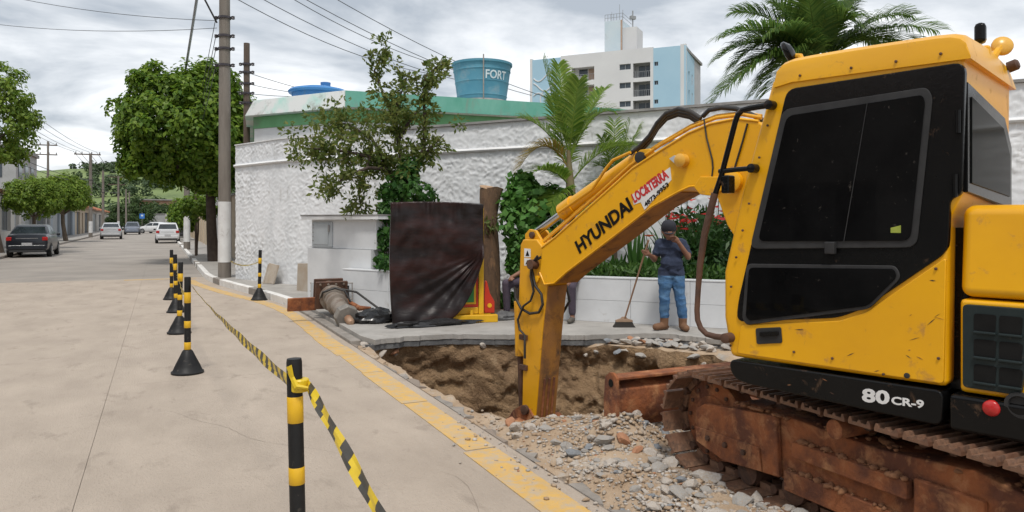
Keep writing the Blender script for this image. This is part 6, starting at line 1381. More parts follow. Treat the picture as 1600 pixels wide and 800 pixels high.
MB().tube([A0 + rt_ * 0.2 + up_ * -0.05, A0 + rt_ * 0.34 + up_ * -0.06 + ax_ * 0.4, A0 + rt_ * 0.50 + up_ * -0.03 + ax_ * 0.5], [0.05, 0.045, 0.02], 8).build('hose_end', rust, bro, smooth=60)
# wire crate behind it
gc = Vector(G(518, 482, SWZ)); cr = empty('wire_crate', gc, 'small dark wire crate standing behind the breaker against the white box', 'crate')
for i in range(6): MB().tube([gc + Vector((cY, -sY, 0)) * (-0.36 + 0.145 * i) + Z_ * 0.02, gc + Vector((cY, -sY, 0)) * (-0.36 + 0.145 * i) + Z_ * 0.46], 0.008, 5).build('wire_bar', brk_m, cr)
for z in (0.03, 0.17, 0.31, 0.45): MB().tube([gc + Vector((cY, -sY, 0)) * -0.38 + Z_ * z, gc + Vector((cY, -sY, 0)) * 0.38 + Z_ * z], 0.008, 5).build('wire_bar', brk_m, cr)
MB().box(gc + Vector((sY, cY, 0)) * 0.05 + Z_ * 0.22, (0.60, 0.03, 0.36), -YAW).build('back_panel', bump_m, cr)
MB().box(gc + Vector((cY, -sY, 0)) * -0.25 - Vector((sY, cY, 0)) * 0.03 + Z_ * 0.25, (0.2, 0.02, 0.42), -YAW).build('side_panel', steel_grey, cr)
# boards leaning at the stucco wall
ply = mat('worn_board', (0.36, 0.29, 0.22), 0.85, (0.42, 0.37, 0.31), 3, dirt=(0.2, 0.15, 0.11), dirt_amt=0.25); dirw = Vector((0.36, -0.93, 0)).normalized()
b1_ = Vector(G(412, 444, SWZ)); bo = empty('leaning_board', b1_, 'square brown board leaning against the stucco wall', 'board')
b1_ = b1_ + Vector((0.10, 0.03, 0))
lean = Vector((0.82, 0.30, 0)) * 0.16
MB().prism([b1_ + dirw * a + Z_ * z + lean * z / 0.5 for a, z in ((-0.28, 0.0), (0.28, 0.02), (0.30, 0.46), (-0.2, 0.5))], [b1_ + dirw * a + Z_ * z + lean * z / 0.5 + Vector((0.02, 0.008, 0)) for a, z in ((-0.28, 0.0), (0.28, 0.02), (0.30, 0.46), (-0.2, 0.5))]).build('board', ply, bo)
for a in (-0.2, 0.25): MB().prism([b1_ + dirw * (a + d_) + Z_ * z + lean * z / 0.5 - Vector((0.012, 0.005, 0)) for d_, z in ((-0.025, 0.01), (0.025, 0.01), (0.025, 0.47), (-0.025, 0.47))], [b1_ + dirw * (a + d_) + Z_ * z + lean * z / 0.5 - Vector((0.001, 0, 0)) for d_, z in ((-0.025, 0.01), (0.025, 0.01), (0.025, 0.47), (-0.025, 0.47))]).build('batten', ply, bo)
b2_ = Vector(G(472, 456, SWZ)) + Vector((0.02, 0.2, 0))
tag(MB().prism([b2_ + dirw * a + Z_ * z + lean * z * 0.4 for a, z in ((-0.2, 0.0), (0.24, 0.0), (0.24, 0.62), (-0.22, 0.6))], [b2_ + dirw * a + Z_ * z + lean * z * 0.4 + Vector((0.025, 0.01, 0)) for a, z in ((-0.2, 0.0), (0.24, 0.0), (0.24, 0.62), (-0.22, 0.6))]).build('leaning_board', ply, bevel=0.004), 'narrow pale board standing at the edge of the meter cabinet', 'board')
# blue sign down the street
x, y = cpos(222, 120); sg = empty('street_sign', (x, y, SWZ), 'blue street sign on a thin post at the far junction', 'sign'); MB().tube([(x, y, 0), (x, y, 3.1)], 0.04, 6).build('post', pole_c, sg); MB().box((x, y - 0.05, 2.4), (0.75, 0.04, 0.8)).build('panel', mat('sign_blue', (0.03, 0.14, 0.45), 0.5, (0.04, 0.17, 0.5), 4), sg, bevel=0.01)
MB().box((x, y - 0.075, 2.5), (0.3, 0.006, 0.25)).build('sign_mark', letter_w, sg)
# ================================================================ trees and plants
bark = mat('bark', (0.10, 0.075, 0.055), 0.95, (0.15, 0.115, 0.085), 6, stretch=(2, 2, 0.5), bump=0.6, bump_scale=25, bdist=0.02)
bark_dk = mat('bark_dark', (0.05, 0.035, 0.028), 0.95, (0.08, 0.06, 0.045), 6, bump=0.5, bump_scale=25)
lf_street = leafmat('street_tree_leaf', (0.06, 0.14, 0.010), (0.20, 0.295, 0.028), 0.4); lf_clip = leafmat('clipped_tree_leaf', (0.10, 0.19, 0.018), (0.25, 0.34, 0.045), 0.42)
lf_olive = leafmat('olive_leaf', (0.085, 0.145, 0.028), (0.20, 0.215, 0.05), 0.45); lf_vine = leafmat('vine_leaf', (0.022, 0.085, 0.014), (0.07, 0.165, 0.03)); lf_bush = leafmat('bush_leaf', (0.05, 0.16, 0.025), (0.13, 0.28, 0.055))
lf_palm = leafmat('palm_leaf', (0.09, 0.20, 0.022), (0.27, 0.36, 0.06), 0.5); lf_palm2 = leafmat('palm_leaf_dark', (0.06, 0.14, 0.03), (0.17, 0.25, 0.05), 0.55); lf_yel = leafmat('palm_leaf_yellow', (0.22, 0.20, 0.03), (0.36, 0.22, 0.05))
lf_dark = leafmat('shrub_leaf_dark', (0.015, 0.05, 0.012), (0.045, 0.10, 0.022)); lf_red = leafmat('red_bract', (0.38, 0.012, 0.02), (0.55, 0.05, 0.04), 0.3); lf_org = leafmat('orange_bract', (0.45, 0.07, 0.025), (0.5, 0.12, 0.04), 0.3); lf_grass = leafmat('ground_cover_leaf', (0.03, 0.085, 0.015), (0.08, 0.16, 0.03)); lf_far = leafmat('far_tree_leaf', (0.03, 0.06, 0.016), (0.07, 0.12, 0.03))
trng = np.random.RandomState(21)
def crown_pts(c, r, nclump, per, cr, seed, squash=1.0, flat_bottom=0.0):
    rg = np.random.RandomState(seed); P, D, cs = [], [], []
    for k in range(nclump):
        d = rg.normal(0, 1, 3); d /= np.linalg.norm(d)
        if flat_bottom and d[2] < -flat_bottom: d[2] = -flat_bottom * rg.rand(); d /= np.linalg.norm(d)
        wob = 1 + 0.24 * noise.noise(Vector(d * 2.6) + Vector((seed, 0, 0))); rad = rg.uniform(0.55, 1.0) ** 0.45 * wob
        cc = np.asarray(c) + d * rad * np.asarray(r); cs.append(cc)
        a, b = clump_points(cc, cr * rg.uniform(0.7, 1.25), int(per * rg.uniform(0.7, 1.3)), rg); b = b * 0.7 + d * 0.6 + np.array([0, 0, -0.15]); P.append(a); D.append(b)
    return np.concatenate(P), np.concatenate(D), cs
def tree(name, base, c, r, nclump, per, cr, leaf, lm, label, cat='tree', trunk_r=0.12, limbs=9, seed=1, group=None, bk=None, flat=0.0, extra=(), lean=1.0):
    t = empty(name, base, label, cat, group); B = Vector(base); C = Vector(c); rg = random.Random(seed)
    fork = B.lerp(Vector((B.x + (C.x - B.x) * lean, B.y + (C.y - B.y) * lean, C.z - r[2] * 0.75)), 0.92)
    path = [B, B.lerp(fork, 0.3) + Vector((rg.uniform(-.05, .05), rg.uniform(-.05, .05), 0)), B.lerp(fork, 0.65) + Vector((rg.uniform(-.06, .06), 0, 0)), fork]
    MB().tube([path[0] - Vector((0, 0, 0.05))] + path, [trunk_r * 1.35, trunk_r * 1.2, trunk_r, trunk_r * 0.9, trunk_r * 0.8], 12).build('trunk', bk or bark, t, smooth=60)
    P, D, cs = crown_pts(c, r, nclump, per, cr, seed, flat_bottom=flat)
    for e_c, e_r, e_n in extra:
        a, b, c3 = crown_pts(e_c, e_r, e_n, per, cr, seed + 9); P = np.concatenate([P, a]); D = np.concatenate([D, b]); cs += c3
    leaves('crown', P, D, leaf, lm, t, rng=np.random.RandomState(seed), face=True, width=0.6)
    for k in range(limbs):
        e_ = Vector(cs[rg.randrange(len(cs))]); md = fork.lerp(e_, 0.5) + Vector((rg.uniform(-.1, .1), rg.uniform(-.1, .1), 0.12 * r[2]))
        MB().tube([fork - Vector((0, 0, 0.1)), md, e_], [trunk_r * 0.55, trunk_r * 0.32, trunk_r * 0.1], 7).build('limb', bk or bark, t, smooth=60)
    return t
x, y = cpos(334, 28.6)
tree('street_tree', (x, y, SWZ), at(287, 197, 28.2), (2.5, 2.5, 2.2), 360, 105, 0.36, 0.20, lf_street, 'big dense green street tree overhanging the road beside the concrete corner pole', trunk_r=0.19, seed=4, flat=0.75, lean=0.15, bk=bark_dk, extra=((at(350, 215, 28.8), (1.3, 1.4, 1.6), 130), (at(325, 262, 28.5), (1.1, 1.1, 0.9), 90)))
x, y = cpos(54, 44); tree('clipped_tree', (x, y, SWZ), at(53, 310, 44), (1.5, 1.5, 1.2), 220, 60, 0.26, 0.15, lf_clip, 'round clipped tree standing right behind the dark parked sedan', trunk_r=0.11, limbs=5, seed=6, group='clipped trees on the opposite pavement', flat=0.6)
x, y = cpos(103, 57); tree('clipped_tree', (x, y, SWZ), at(97, 306, 57), (1.9, 1.9, 1.6), 250, 60, 0.31, 0.18, lf_clip, 'larger round clipped tree before the grey garage gates', trunk_r=0.15, limbs=5, seed=8, group='clipped trees on the opposite pavement', flat=0.6)
x, y = cpos(0, 36); tree('street_tree', (x, y, SWZ), at(-34, 180, 35), (2.3, 2.3, 2.6), 260, 60, 0.35, 0.20, lf_clip, 'tall leafy tree above the off white house, only its side in view', trunk_r=0.16, seed=10, flat=0.8)
x, y = cpos(307, 33.3); tree('young_tree', (x, y, SWZ), at(310, 322, 33), (0.75, 0.75, 0.6), 60, 40, 0.2, 0.15, lf_street, 'young thin street tree tied to the slim dark post', trunk_r=0.045, limbs=3, seed=12)
for i, (u, v, Z, rr_, rz_, lab) in enumerate(((196, 340, 135, 2.6, 3.0, 'bushy tree behind the blue grey car'), (210, 335, 150, 3.4, 3.6, 'dark leafy tree by the blue street sign'), (245, 333, 178, 4.0, 2.6, 'rounded tree above the far boundary wall'), (262, 338, 178, 3.6, 2.2, 'low rounded tree over the far wall near the brick red house'), (178, 346, 112, 1.0, 1.2, 'small shrubby tree on the pavement of the cream house'), (290, 335, 60, 1.2, 1.3, 'small tree at the kerb past the white hatchback'), (228, 350, 160, 2.5, 1.6, 'low hedge like tree before the far wall'))):
    x, y, z = at(u, v, Z); tree('street_tree', (x, y, 0), (x, y, z), (rr_, rr_, rz_), 90, 40, 0.22 * rr_ + 0.1, 0.12 * rr_ + 0.1, lf_far if i != 5 else lf_street, lab, trunk_r=0.12, limbs=3, seed=30 + i)

# olive-leaved garden tree behind the sheet
ob = Vector(at(628, 470, 14.2)); ob.z = 0.13
ot = empty('garden_tree', ob, 'sparse olive leaved garden tree leaning over the stucco wall behind the sheet', 'tree')
def br(path, r0, r1, name='limb'):
    P = [Vector(at(u, v, Z)) for u, v, Z in path]; n_ = len(P); return MB().tube(P, [r0 + (r1 - r0) * i / (n_ - 1) for i in range(n_)], 8).build(name, bark_dk, ot, smooth=60), P
MB().tube([ob, Vector(at(626, 380, 14.2)), Vector(at(628, 330, 14.1)), Vector(at(626, 288, 14.0))], [0.20, 0.17, 0.16, 0.13], 12).build('trunk', bark_dk, ot, smooth=60)
limbs = [[(628, 300, 14.0), (648, 268, 13.9), (666, 238, 13.8), (694, 210, 13.7)], [(622, 292, 14.0), (606, 262, 13.9), (580, 245, 13.8), (530, 235, 13.6), (485, 232, 13.5)], [(626, 288, 14.0), (630, 262, 14.1), (622, 220, 14.1), (618, 170, 14.0), (640, 110, 14.0)],
         [(660, 245, 13.8), (664, 200, 13.8), (662, 150, 13.7), (664, 120, 13.7), (690, 98, 13.7)], [(606, 262, 13.9), (580, 215, 13.9), (545, 195, 13.9), (520, 190, 13.8)], [(618, 190, 14.0), (600, 150, 14.0), (585, 110, 13.9), (605, 70, 13.9)], [(610, 265, 13.9), (575, 262, 13.4), (540, 275, 13.2), (520, 295, 13.2)], [(622, 220, 14.1), (645, 180, 14.2), (670, 165, 14.2)], [(580, 245, 13.8), (560, 300, 13.6), (565, 330, 13.6)]]
LP, LD = [], []; rg = np.random.RandomState(77)
for L_ in limbs:
    _, P = br(L_, 0.065 if L_[0][1] > 280 else 0.04, 0.008)
    for i in range(len(P) - 1):
        seg_n = 5 + 5 * i
        for k in range(seg_n):
            t = rg.rand(); q = np.array(P[i].lerp(P[i + 1], t)); dd = rg.normal(0, 1, 3); dd /= np.linalg.norm(dd)
            tip = q + dd * rg.uniform(0.12, 0.5 - 0.06 * i) * np.array([1, 1, 0.9]) + np.array([0, 0, -0.05])
            if i + k == 0: continue
            n_ = rg.randint(10, 26); tt = rg.rand(n_, 1) ** 0.6
            LP.append(q + (tip - q) * tt + rg.normal(0, 0.035, (n_, 3))); LD.append(np.tile(dd, (n_, 1)) + np.array([0, 0, -0.3]))
            if k % 5 == 0: MB().tube([q, (q + tip) / 2 + np.array([0, 0, 0.02]), tip], [0.008, 0.005, 0.003], 4).build('twig', bark_dk, ot)
for cu, cv, cn, cr_ in ((560, 218, 17, 0.46), (535, 205, 12, 0.4), (600, 228, 16, 0.46), (630, 172, 6, 0.34), (505, 225, 11, 0.36), (585, 255, 15, 0.38), (655, 200, 4, 0.3), (480, 240, 6, 0.25), (620, 250, 7, 0.3)):
    for k in range(cn):
        c3 = np.array(at(cu, cv, 13.8)) + rg.normal(0, cr_, 3); a, b = clump_points(c3, 0.16, 30, rg); LP.append(a); LD.append(b)
leaves('crown', np.concatenate(LP), np.concatenate(LD), 0.10, lf_olive, ot, rng=rg, width=0.45)
# climbing vine at its foot and the big leafy climber on the right
def leafy(name, blobs, n, size, lm, label, cat, Zb, seed, base_z=0.13, stem=True, width=0.7):
    rg = np.random.RandomState(seed); P, D = [], []; b0_ = None
    for u, v, Z, rx, rz_ in blobs:
        c3 = np.array(at(u, v, Z)); a, b = clump_points(c3, (rx, rx * 0.8, rz_), n, rg); b[:, 2] -= 0.5; P.append(a); D.append(b)
        if b0_ is None or c3[2] < b0_[2]: b0_ = c3
    t = empty(name, (b0_[0], b0_[1], base_z), label, cat)
    leaves('leaves', np.concatenate(P), np.concatenate(D), size, lm, t, rng=rg, width=width, face=width > 0.5)
    if stem:
        for k, (u, v, Z, rx, rz_) in enumerate(blobs):
            c3 = Vector(at(u, v, Z)); s0 = Vector((b0_[0], b0_[1], base_z)); MB().tube([s0, s0.lerp(c3, 0.5) + Vector((0.03, 0, 0)), c3], [0.025, 0.018, 0.008], 6).build('stem', bark_dk, t, smooth=60)
    return t
leafy('climbing_vine', [(632, 285, 13.6, 0.32, 0.24), (655, 300, 13.4, 0.36, 0.2), (612, 300, 13.5, 0.22, 0.2), (604, 330, 13.4, 0.14, 0.22), (600, 372, 13.3, 0.10, 0.2), (600, 408, 13.2, 0.13, 0.12), (640, 262, 13.8, 0.22, 0.2)], 200, 0.13, lf_vine, 'broad leaved green vine climbing the garden tree above the black sheet', 'vine', 13.4, 3)
leafy('leafy_climber', [(815, 285, 12.9, 0.22, 0.2), (822, 305, 12.8, 0.42, 0.26), (838, 330, 12.7, 0.50, 0.3), (815, 350, 12.6, 0.42, 0.32), (845, 365, 12.6, 0.42, 0.3), (812, 385, 12.6, 0.25, 0.26), (800, 325, 12.7, 0.2, 0.25), (860, 310, 12.9, 0.3, 0.25), (806, 410, 12.6, 0.15, 0.2)], 260, 0.13, lf_bush, 'bushy bright green climber with heart shaped leaves right of the cut trunk', 'shrub', 12.6, 5, width=0.85)
# cut trunk
cb_ = Vector(G(768, 484, 0.12)); 
ct = empty('cut_trunk', cb_, 'sawn off tree trunk with pale cut top beside the black sheet', 'tree trunk')
Zc = cb_.x * sY + cb_.y * cY
def cutp(u, v): return Vector(at(u, v, Zc))
rings = []
for j, (v, r_) in enumerate(((492, 0.19), (470, 0.165), (430, 0.16), (390, 0.155), (350, 0.15), (330, 0.155), (312, 0.175), (298, 0.20), (294, 0.195))):
    c3 = cutp(766 + 2 * math.sin(j), v); rings.append([c3 + Vector((math.cos(a) * r_ * (1 + 0.15 * noise.noise((math.cos(a) * 1.5, math.sin(a) * 1.5, j * 0.5))), math.sin(a) * r_ * (1 + 0.15 * noise.noise((math.cos(a) * 2, math.sin(a) * 2, j * 0.5 + 9))), 0.02 * math.sin(a * 3))) for a in np.linspace(0, 2 * math.pi, 22, endpoint=False)])
MB().loft(rings).build('trunk', mat('cut_bark', (0.17, 0.10, 0.055), 0.95, (0.09, 0.06, 0.04), 4, stretch=(2, 2, 0.6), dirt=(0.32, 0.18, 0.09), dirt_amt=0.3, dirt_scale=4, bump=0.8, bump_scale=18, bdist=0.03), ct, smooth=60)
c3 = cutp(766, 293); MB().lathe([(0.19, 0.0), (0.185, 0.012), (0.12, 0.02), (0.004, 0.018)], c3 - Z_ * 0.012, (0.1, -0.25, 1), 22).build('cut_face', mat('cut_wood', (0.45, 0.30, 0.18), 0.85, (0.32, 0.2, 0.12), 7), ct, smooth=50)
leafy('bromeliad', [(772, 345, Zc - 0.15, 0.10, 0.10), (757, 352, Zc - 0.15, 0.08, 0.08)], 40, 0.14, lf_olive, 'small tufted plant growing on the cut trunk', 'plant', Zc, 9, base_z=c3.z - 0.9, stem=False, width=0.25)

# ---------------------------------------------------------------- palms
def frond(parent, B, T, arch, n, ll, lm, seed, droop=0.35, rach=None):
    rg = np.random.RandomState(seed); B, T = Vector(B), Vector(T); mid = B.lerp(T, 0.5) + Vector((0, 0, arch)); L = (T - B).length
    pt = lambda t: (1 - t) ** 2 * B + 2 * t * (1 - t) * mid + t * t * T
    tn = lambda t: (2 * (1 - t) * (mid - B) + 2 * t * (T - mid)).normalized()
    f_ = MB().tube([pt(t) for t in np.linspace(0, 1, 10)], [0.016 - 0.013 * t for t in np.linspace(0, 1, 10)], 5).build('frond', lm, parent, smooth=60)
    V_, Q_ = [], []
    for i in range(n):
        t = 0.13 + 0.87 * (i + rg.rand() * 0.5) / n; p_, d_ = pt(min(t, 1)), tn(min(t, 1)); sd_ = d_.cross(Z_); sd_ = sd_.normalized() if sd_.length > 0.01 else Vector((1, 0, 0)); up_ = sd_.cross(d_).normalized()
        l = ll * (0.35 + 0.65 * math.sin(math.pi * min(1, 0.12 + t * 0.86)) ** 0.7) * rg.uniform(0.85, 1.12)
        for s_ in (-1, 1):
            a = 0.55 + 0.5 * t; dirv = (sd_ * s_ * math.cos(a * 0.8) + d_ * math.sin(a * 0.8) + up_ * (0.30 + rg.uniform(-.12, .12))).normalized()
            w_ = 0.0105 * (0.6 + ll); wv = dirv.cross(up_).normalized() * w_
            q0, q1, q2, q3 = p_, p_ + dirv * l * 0.4, p_ + dirv * l * 0.75 - Z_ * droop * l * 0.22, p_ + dirv * l * 0.98 - Z_ * droop * l * 0.62
            o = len(V_); V_ += [q0 - wv * .5, q0 + wv * .5, q1 - wv, q1 + wv, q2 - wv * .8, q2 + wv * .8, q3 - wv * .1, q3 + wv * .1]; Q_ += [(o, o + 1, o + 3, o + 2), (o + 2, o + 3, o + 5, o + 4), (o + 4, o + 5, o + 7, o + 6)]
    lo = fast_mesh('leaflets', np.array([tuple(v) for v in V_]), np.array(Q_), lm, f_); lo['kind'] = 'stuff'; return f_
ZP = 12.9; pb = Vector(at(893, 420, ZP)); pb.z = 0.7
pal = empty('areca_palm', pb, 'feathery green areca palm with slim ringed stem rising between wall and boom', 'palm')
MB().tube([pb, at(893, 380, ZP), at(893, 335, ZP)], [0.075, 0.07, 0.068], 12).build('trunk', mat('palm_stem_green', (0.10, 0.15, 0.05), 0.7, (0.14, 0.17, 0.07), 3, stretch=(1, 1, 6)), pal, smooth=60)
MB().tube([at(893, 336, ZP), at(892, 305, ZP), at(890, 270, ZP), at(888, 235, ZP)], [0.075, 0.09, 0.06, 0.03], 12).build('crownshaft', mat('palm_shaft', (0.15, 0.095, 0.055), 0.8, (0.17, 0.16, 0.07), 3), pal, smooth=60)
fr_spec = [((890, 240), (848, 92), 0.0, -0.1), ((888, 225), (872, 100), 0.3, 0.1), ((890, 235), (905, 125), -0.3, 0.2), ((890, 250), (958, 175), 0.2, 0.55), ((889, 250), (945, 140), 0.5, 0.35), ((888, 262), (812, 262), -0.2, 0.75), ((888, 255), (815, 185), 0.2, 0.35),
           ((892, 285), (985, 228), -0.2, 0.4), ((890, 290), (835, 268), -0.5, 0.25), ((890, 305), (858, 330), -0.5, 0.35), ((890, 280), (860, 150), 0.5, 0.2), ((892, 310), (920, 360), -0.3, 0.5), ((891, 305), (868, 380), 0.2, 0.5)]
for i, (b_, t_, dz, ar) in enumerate(fr_spec): frond(pal, at(b_[0], b_[1], ZP), at(t_[0], t_[1], ZP + dz), ar, 62, 0.46, lf_yel if i == 5 else lf_palm, 100 + i)
cb2 = Vector(at(960, 420, 13.6)); cb2.z = 0.7; pal2 = empty('areca_palm', cb2, 'small young palm half hidden behind the boom at the stucco wall', 'palm'); MB().tube([cb2, at(962, 330, 13.6), at(962, 290, 13.6)], [0.05, 0.045, 0.03], 8).build('trunk', bark, pal2, smooth=60)
for i, (u, v, dz, ar) in enumerate(((985, 188, 0, 0.1), (1000, 196, 0.2, 0.2), (1012, 225, 0, 0.3), (940, 215, -0.2, 0.2), (960, 190, 0.2, 0.1), (930, 260, 0, 0.3), (1010, 260, -0.3, 0.3), (920, 300, 0.2, 0.3))): frond(pal2, at(962, 292, 13.6), at(u, v, 13.6 + dz), ar, 30, 0.4, lf_palm, 140 + i)
ZB = 14.6; p0 = Vector(at(1275, 400, ZB)); p0.z = -0.15
pal3 = empty('royal_palm', p0, 'tall palm with long arching fronds behind the wall above the cab', 'palm'); MB().tube([p0, at(1278, 250, ZB), at(1280, 110, ZB)], [0.15, 0.12, 0.10], 12).build('trunk', bark, pal3, smooth=60)
for i, (u, v, dz, ar) in enumerate(((1122, 92, 0.2, 0.9), (1128, 60, -0.4, 0.8), (1108, 168, -0.2, 1.1), (1150, 20, 0.4, 0.6), (1185, -20, 0, 0.4), (1240, -45, 0.4, 0.1), (1300, -50, -0.4, 0.1), (1360, -20, 0.2, 0.5), (1420, 25, -0.2, 0.7), (1462, 48, 0.2, 0.75), (1440, 80, 0.6, 0.8), (1160, 120, 0.8, 0.9), (1135, 140, -0.8, 0.9), (1210, 10, 0.9, 0.5), (1330, 5, 0.9, 0.6), (1260, -10, -0.9, 0.5), (1190, 60, -0.9, 0.8), (1175, 150, 0.3, 0.8), (1225, 90, 0.5, 1.0), (1145, 105, 0.5, 1.0), (1380, 70, 0.8, 0.9), (1340, 40, -0.6, 0.9), (1205, 140, -0.5, 1.0), (1400, 95, 0.3, 1.0))):
    frond(pal3, at(1280 + (i % 3 - 1) * 3, 112 - (i % 4) * 4, ZB), at(u, v, ZB + dz), ar, 84, 0.72, lf_palm2, 170 + i, droop=0.5)

# ---------------------------------------------------------------- planting in the bed
def blade_plant(name, pos, n, h, wd, lm, label, cat, seed, spread=0.35, red=0, grp=None, redm=None):
    rg = random.Random(seed); t = empty(name, pos, label, cat, grp); P0 = Vector(pos)
    for k in range(n):
        az = rg.uniform(0, 6.28); sp_ = rg.uniform(0.05, spread); hh_ = h * rg.uniform(0.6, 1.1); d = Vector((math.cos(az), math.sin(az), 0)); sd_ = Vector((-d.y, d.x, 0)); b_ = P0 + d * 0.06 * rg.random() + sd_ * rg.uniform(-.08, .08)
        pts_ = [b_ + d * sp_ * hh_ * s_ ** 1.8 + Z_ * hh_ * (s_ - 0.22 * sp_ * 2 * s_ ** 2.5) for s_ in (0, .25, .5, .75, 1)]; ws = [wd * .6, wd, wd * .95, wd * .6, wd * .05]
        m = MB(); V_ = []
        for q, w_ in zip(pts_, ws): V_ += [q - sd_ * w_ / 2 + d * w_ * 0.15, q, q + sd_ * w_ / 2 + d * w_ * 0.15]
        m.add(V_, [(3 * i + j, 3 * i + j + 1, 3 * i + j + 4, 3 * i + j + 3) for i in range(4) for j in range(2)])
        m.build('leaf', lm, t, smooth=70)
    for k in range(red):
        az = rg.uniform(0, 6.28); b_ = P0 + Vector((math.cos(az) * 0.15, math.sin(az) * 0.15, 0)); tip = b_ + Vector((rg.uniform(-.25, .25), rg.uniform(-.2, .2), h * rg.uniform(0.95, 1.3)))
        st_ = MB().tube([b_, b_.lerp(tip, .5) + Vector((0.03, 0, 0)), tip], [0.012, 0.01, 0.006], 5).build('flower_stem', lm, t, smooth=60)
        n_ = 7; pr = np.array([tuple(tip.lerp(b_, 0.35 * rg.random())) for _ in range(n_)]); dr = np.random.RandomState(seed + k).normal(0, 1, (n_, 3)); dr[:, 2] = np.abs(dr[:, 2]) * 0.5
        v_, q_ = leaf_arrays(pr, dr, 0.20, width=0.2, rng=np.random.RandomState(seed + k)); fo = fast_mesh('flower', v_, q_, redm or lf_red, st_)
    return t
def bedpos(u, v, Z): x, y, z = at(u, v, Z); return (x, y, 0.70)
for i, (u, Z, n, h, red, lab) in enumerate(((992, 12.3, 16, 0.95, 0, 'upright sword leaved plant left of the broom handle'), (1012, 12.0, 9, 0.6, 0, 'lower sword leaved plant behind the broom handle'), (968, 12.6, 7, 0.55, 0, 'small sword leaved tuft under the boom'))): blade_plant('sword_plant', bedpos(u, 430, Z), n, h, 0.075, lf_vine, lab, 'plant', 40 + i, 0.25)
fl_lab = ['red flowering strap leaved plant right behind the standing man', 'red flowering plant between the man and the rusty guard bar', 'red flowering plant behind the rusty guard bar', 'red flowering plant half hidden by the cab pillar', 'low red flowered plant against the wall behind the man', 'tall red flowered plant next to the boom lug', 'orange flowered plant over the broom handle']
for i, (u, Z, n, h, red) in enumerate(((1062, 11.7, 30, 1.1, 2), (1085, 11.9, 34, 1.15, 1), (1110, 11.7, 34, 1.1, 1), (1135, 11.9, 30, 1.15, 1), (1045, 12.4, 24, 1.15, 2), (1100, 12.6, 30, 1.3, 1), (1018, 12.2, 6, 0.85, 1))): blade_plant('flowering_plant', bedpos(u, 430, Z), n, h, 0.06, lf_dark, fl_lab[i], 'plant', 60 + i, 0.55, red=red, redm=lf_org if i == 6 else lf_red)
# dense shrub and ground cover
leafy('dark_shrub', [(1095, 400, 11.6, 0.5, 0.4), (1125, 395, 11.8, 0.5, 0.45), (1070, 410, 12.0, 0.4, 0.35), (1110, 370, 12.4, 0.6, 0.4), (1150, 380, 11.6, 0.5, 0.5), (1085, 360, 12.6, 0.5, 0.4)], 420, 0.16, lf_dark, 'dense dark shrub filling the planter behind the red flowers', 'shrub', 11.9, 14, base_z=0.7, width=0.28)
rg = np.random.RandomState(9); GP, GD = [], []
Ad, An = Vector((5.25, 10.69, 0)), Vector((0.66, -0.75, 0)).normalized()
for k in range(5200):
    t, w_ = rg.uniform(0.05, 6.0), rg.uniform(0.16, 1.5) ** 1.0; q = Ad + An * t + Vector((0.75, 0.66, 0)) * w_; GP.append((q.x, q.y, 0.70 + rg.rand() * 0.22)); GD.append((rg.normal(0, .5), rg.normal(0, .5), 0.8))
for k in range(1500):
    u, v = rg.uniform(755, 860), rg.uniform(470, 486); q = G(u, v, 0.13); GP.append((q[0], q[1] + 0.2, 0.13 + rg.rand() * 0.12)); GD.append((rg.normal(0, .5), rg.normal(0, .5), 0.8))
tag(leaves('ground_cover', GP, GD, 0.13, lf_grass, None, rng=rg, width=0.3), 'low green ground cover along the planter', 'ground cover', kind='stuff')
leafy('herb_tuft', [(737, 420, 12.8, 0.1, 0.1), (604, 412, 12.8, 0.12, 0.12)], 60, 0.12, lf_vine, 'green tuft at the edge of the black sheet by the white box', 'plant', 12.8, 19, base_z=0.75, stem=False, width=0.4)

# ================================================================ people
skin = mat('skin_tan', (0.24, 0.115, 0.07), 0.55, (0.20, 0.095, 0.058), 9); shirt = mat('navy_shirt', (0.025, 0.036, 0.072), 0.9, (0.018, 0.027, 0.055), 5, bump=0.5, bump_scale=11, bdist=0.03); jean = mat('blue_jeans', (0.035, 0.105, 0.23), 0.9, (0.10, 0.20, 0.33), 4.5, lo=0.42, hi=0.7, bump=0.6, bump_scale=13, bdist=0.03, stretch=(1, 1, 1.4))
boot = mat('tan_boots', (0.13, 0.062, 0.03), 0.8, (0.18, 0.09, 0.045), 12, bump=0.3, bump_scale=30); cap_m = mat('black_cap', (0.012, 0.013, 0.02), 0.85, (0.02, 0.02, 0.028), 10); purple = mat('purple_grey_trousers', (0.055, 0.042, 0.06), 0.9, (0.075, 0.058, 0.08), 6, bump=0.5, bump_scale=12, bdist=0.03); mauve = mat('mauve_shirt', (0.20, 0.15, 0.17), 0.9, (0.16, 0.12, 0.14), 6, bump=0.4, bump_scale=12, bdist=0.03); hair = mat('dark_hair', (0.012, 0.01, 0.009), 0.7, (0.02, 0.016, 0.014), 20); shoe = mat('grey_shoes', (0.08, 0.07, 0.06), 0.9, (0.11, 0.10, 0.085), 10)
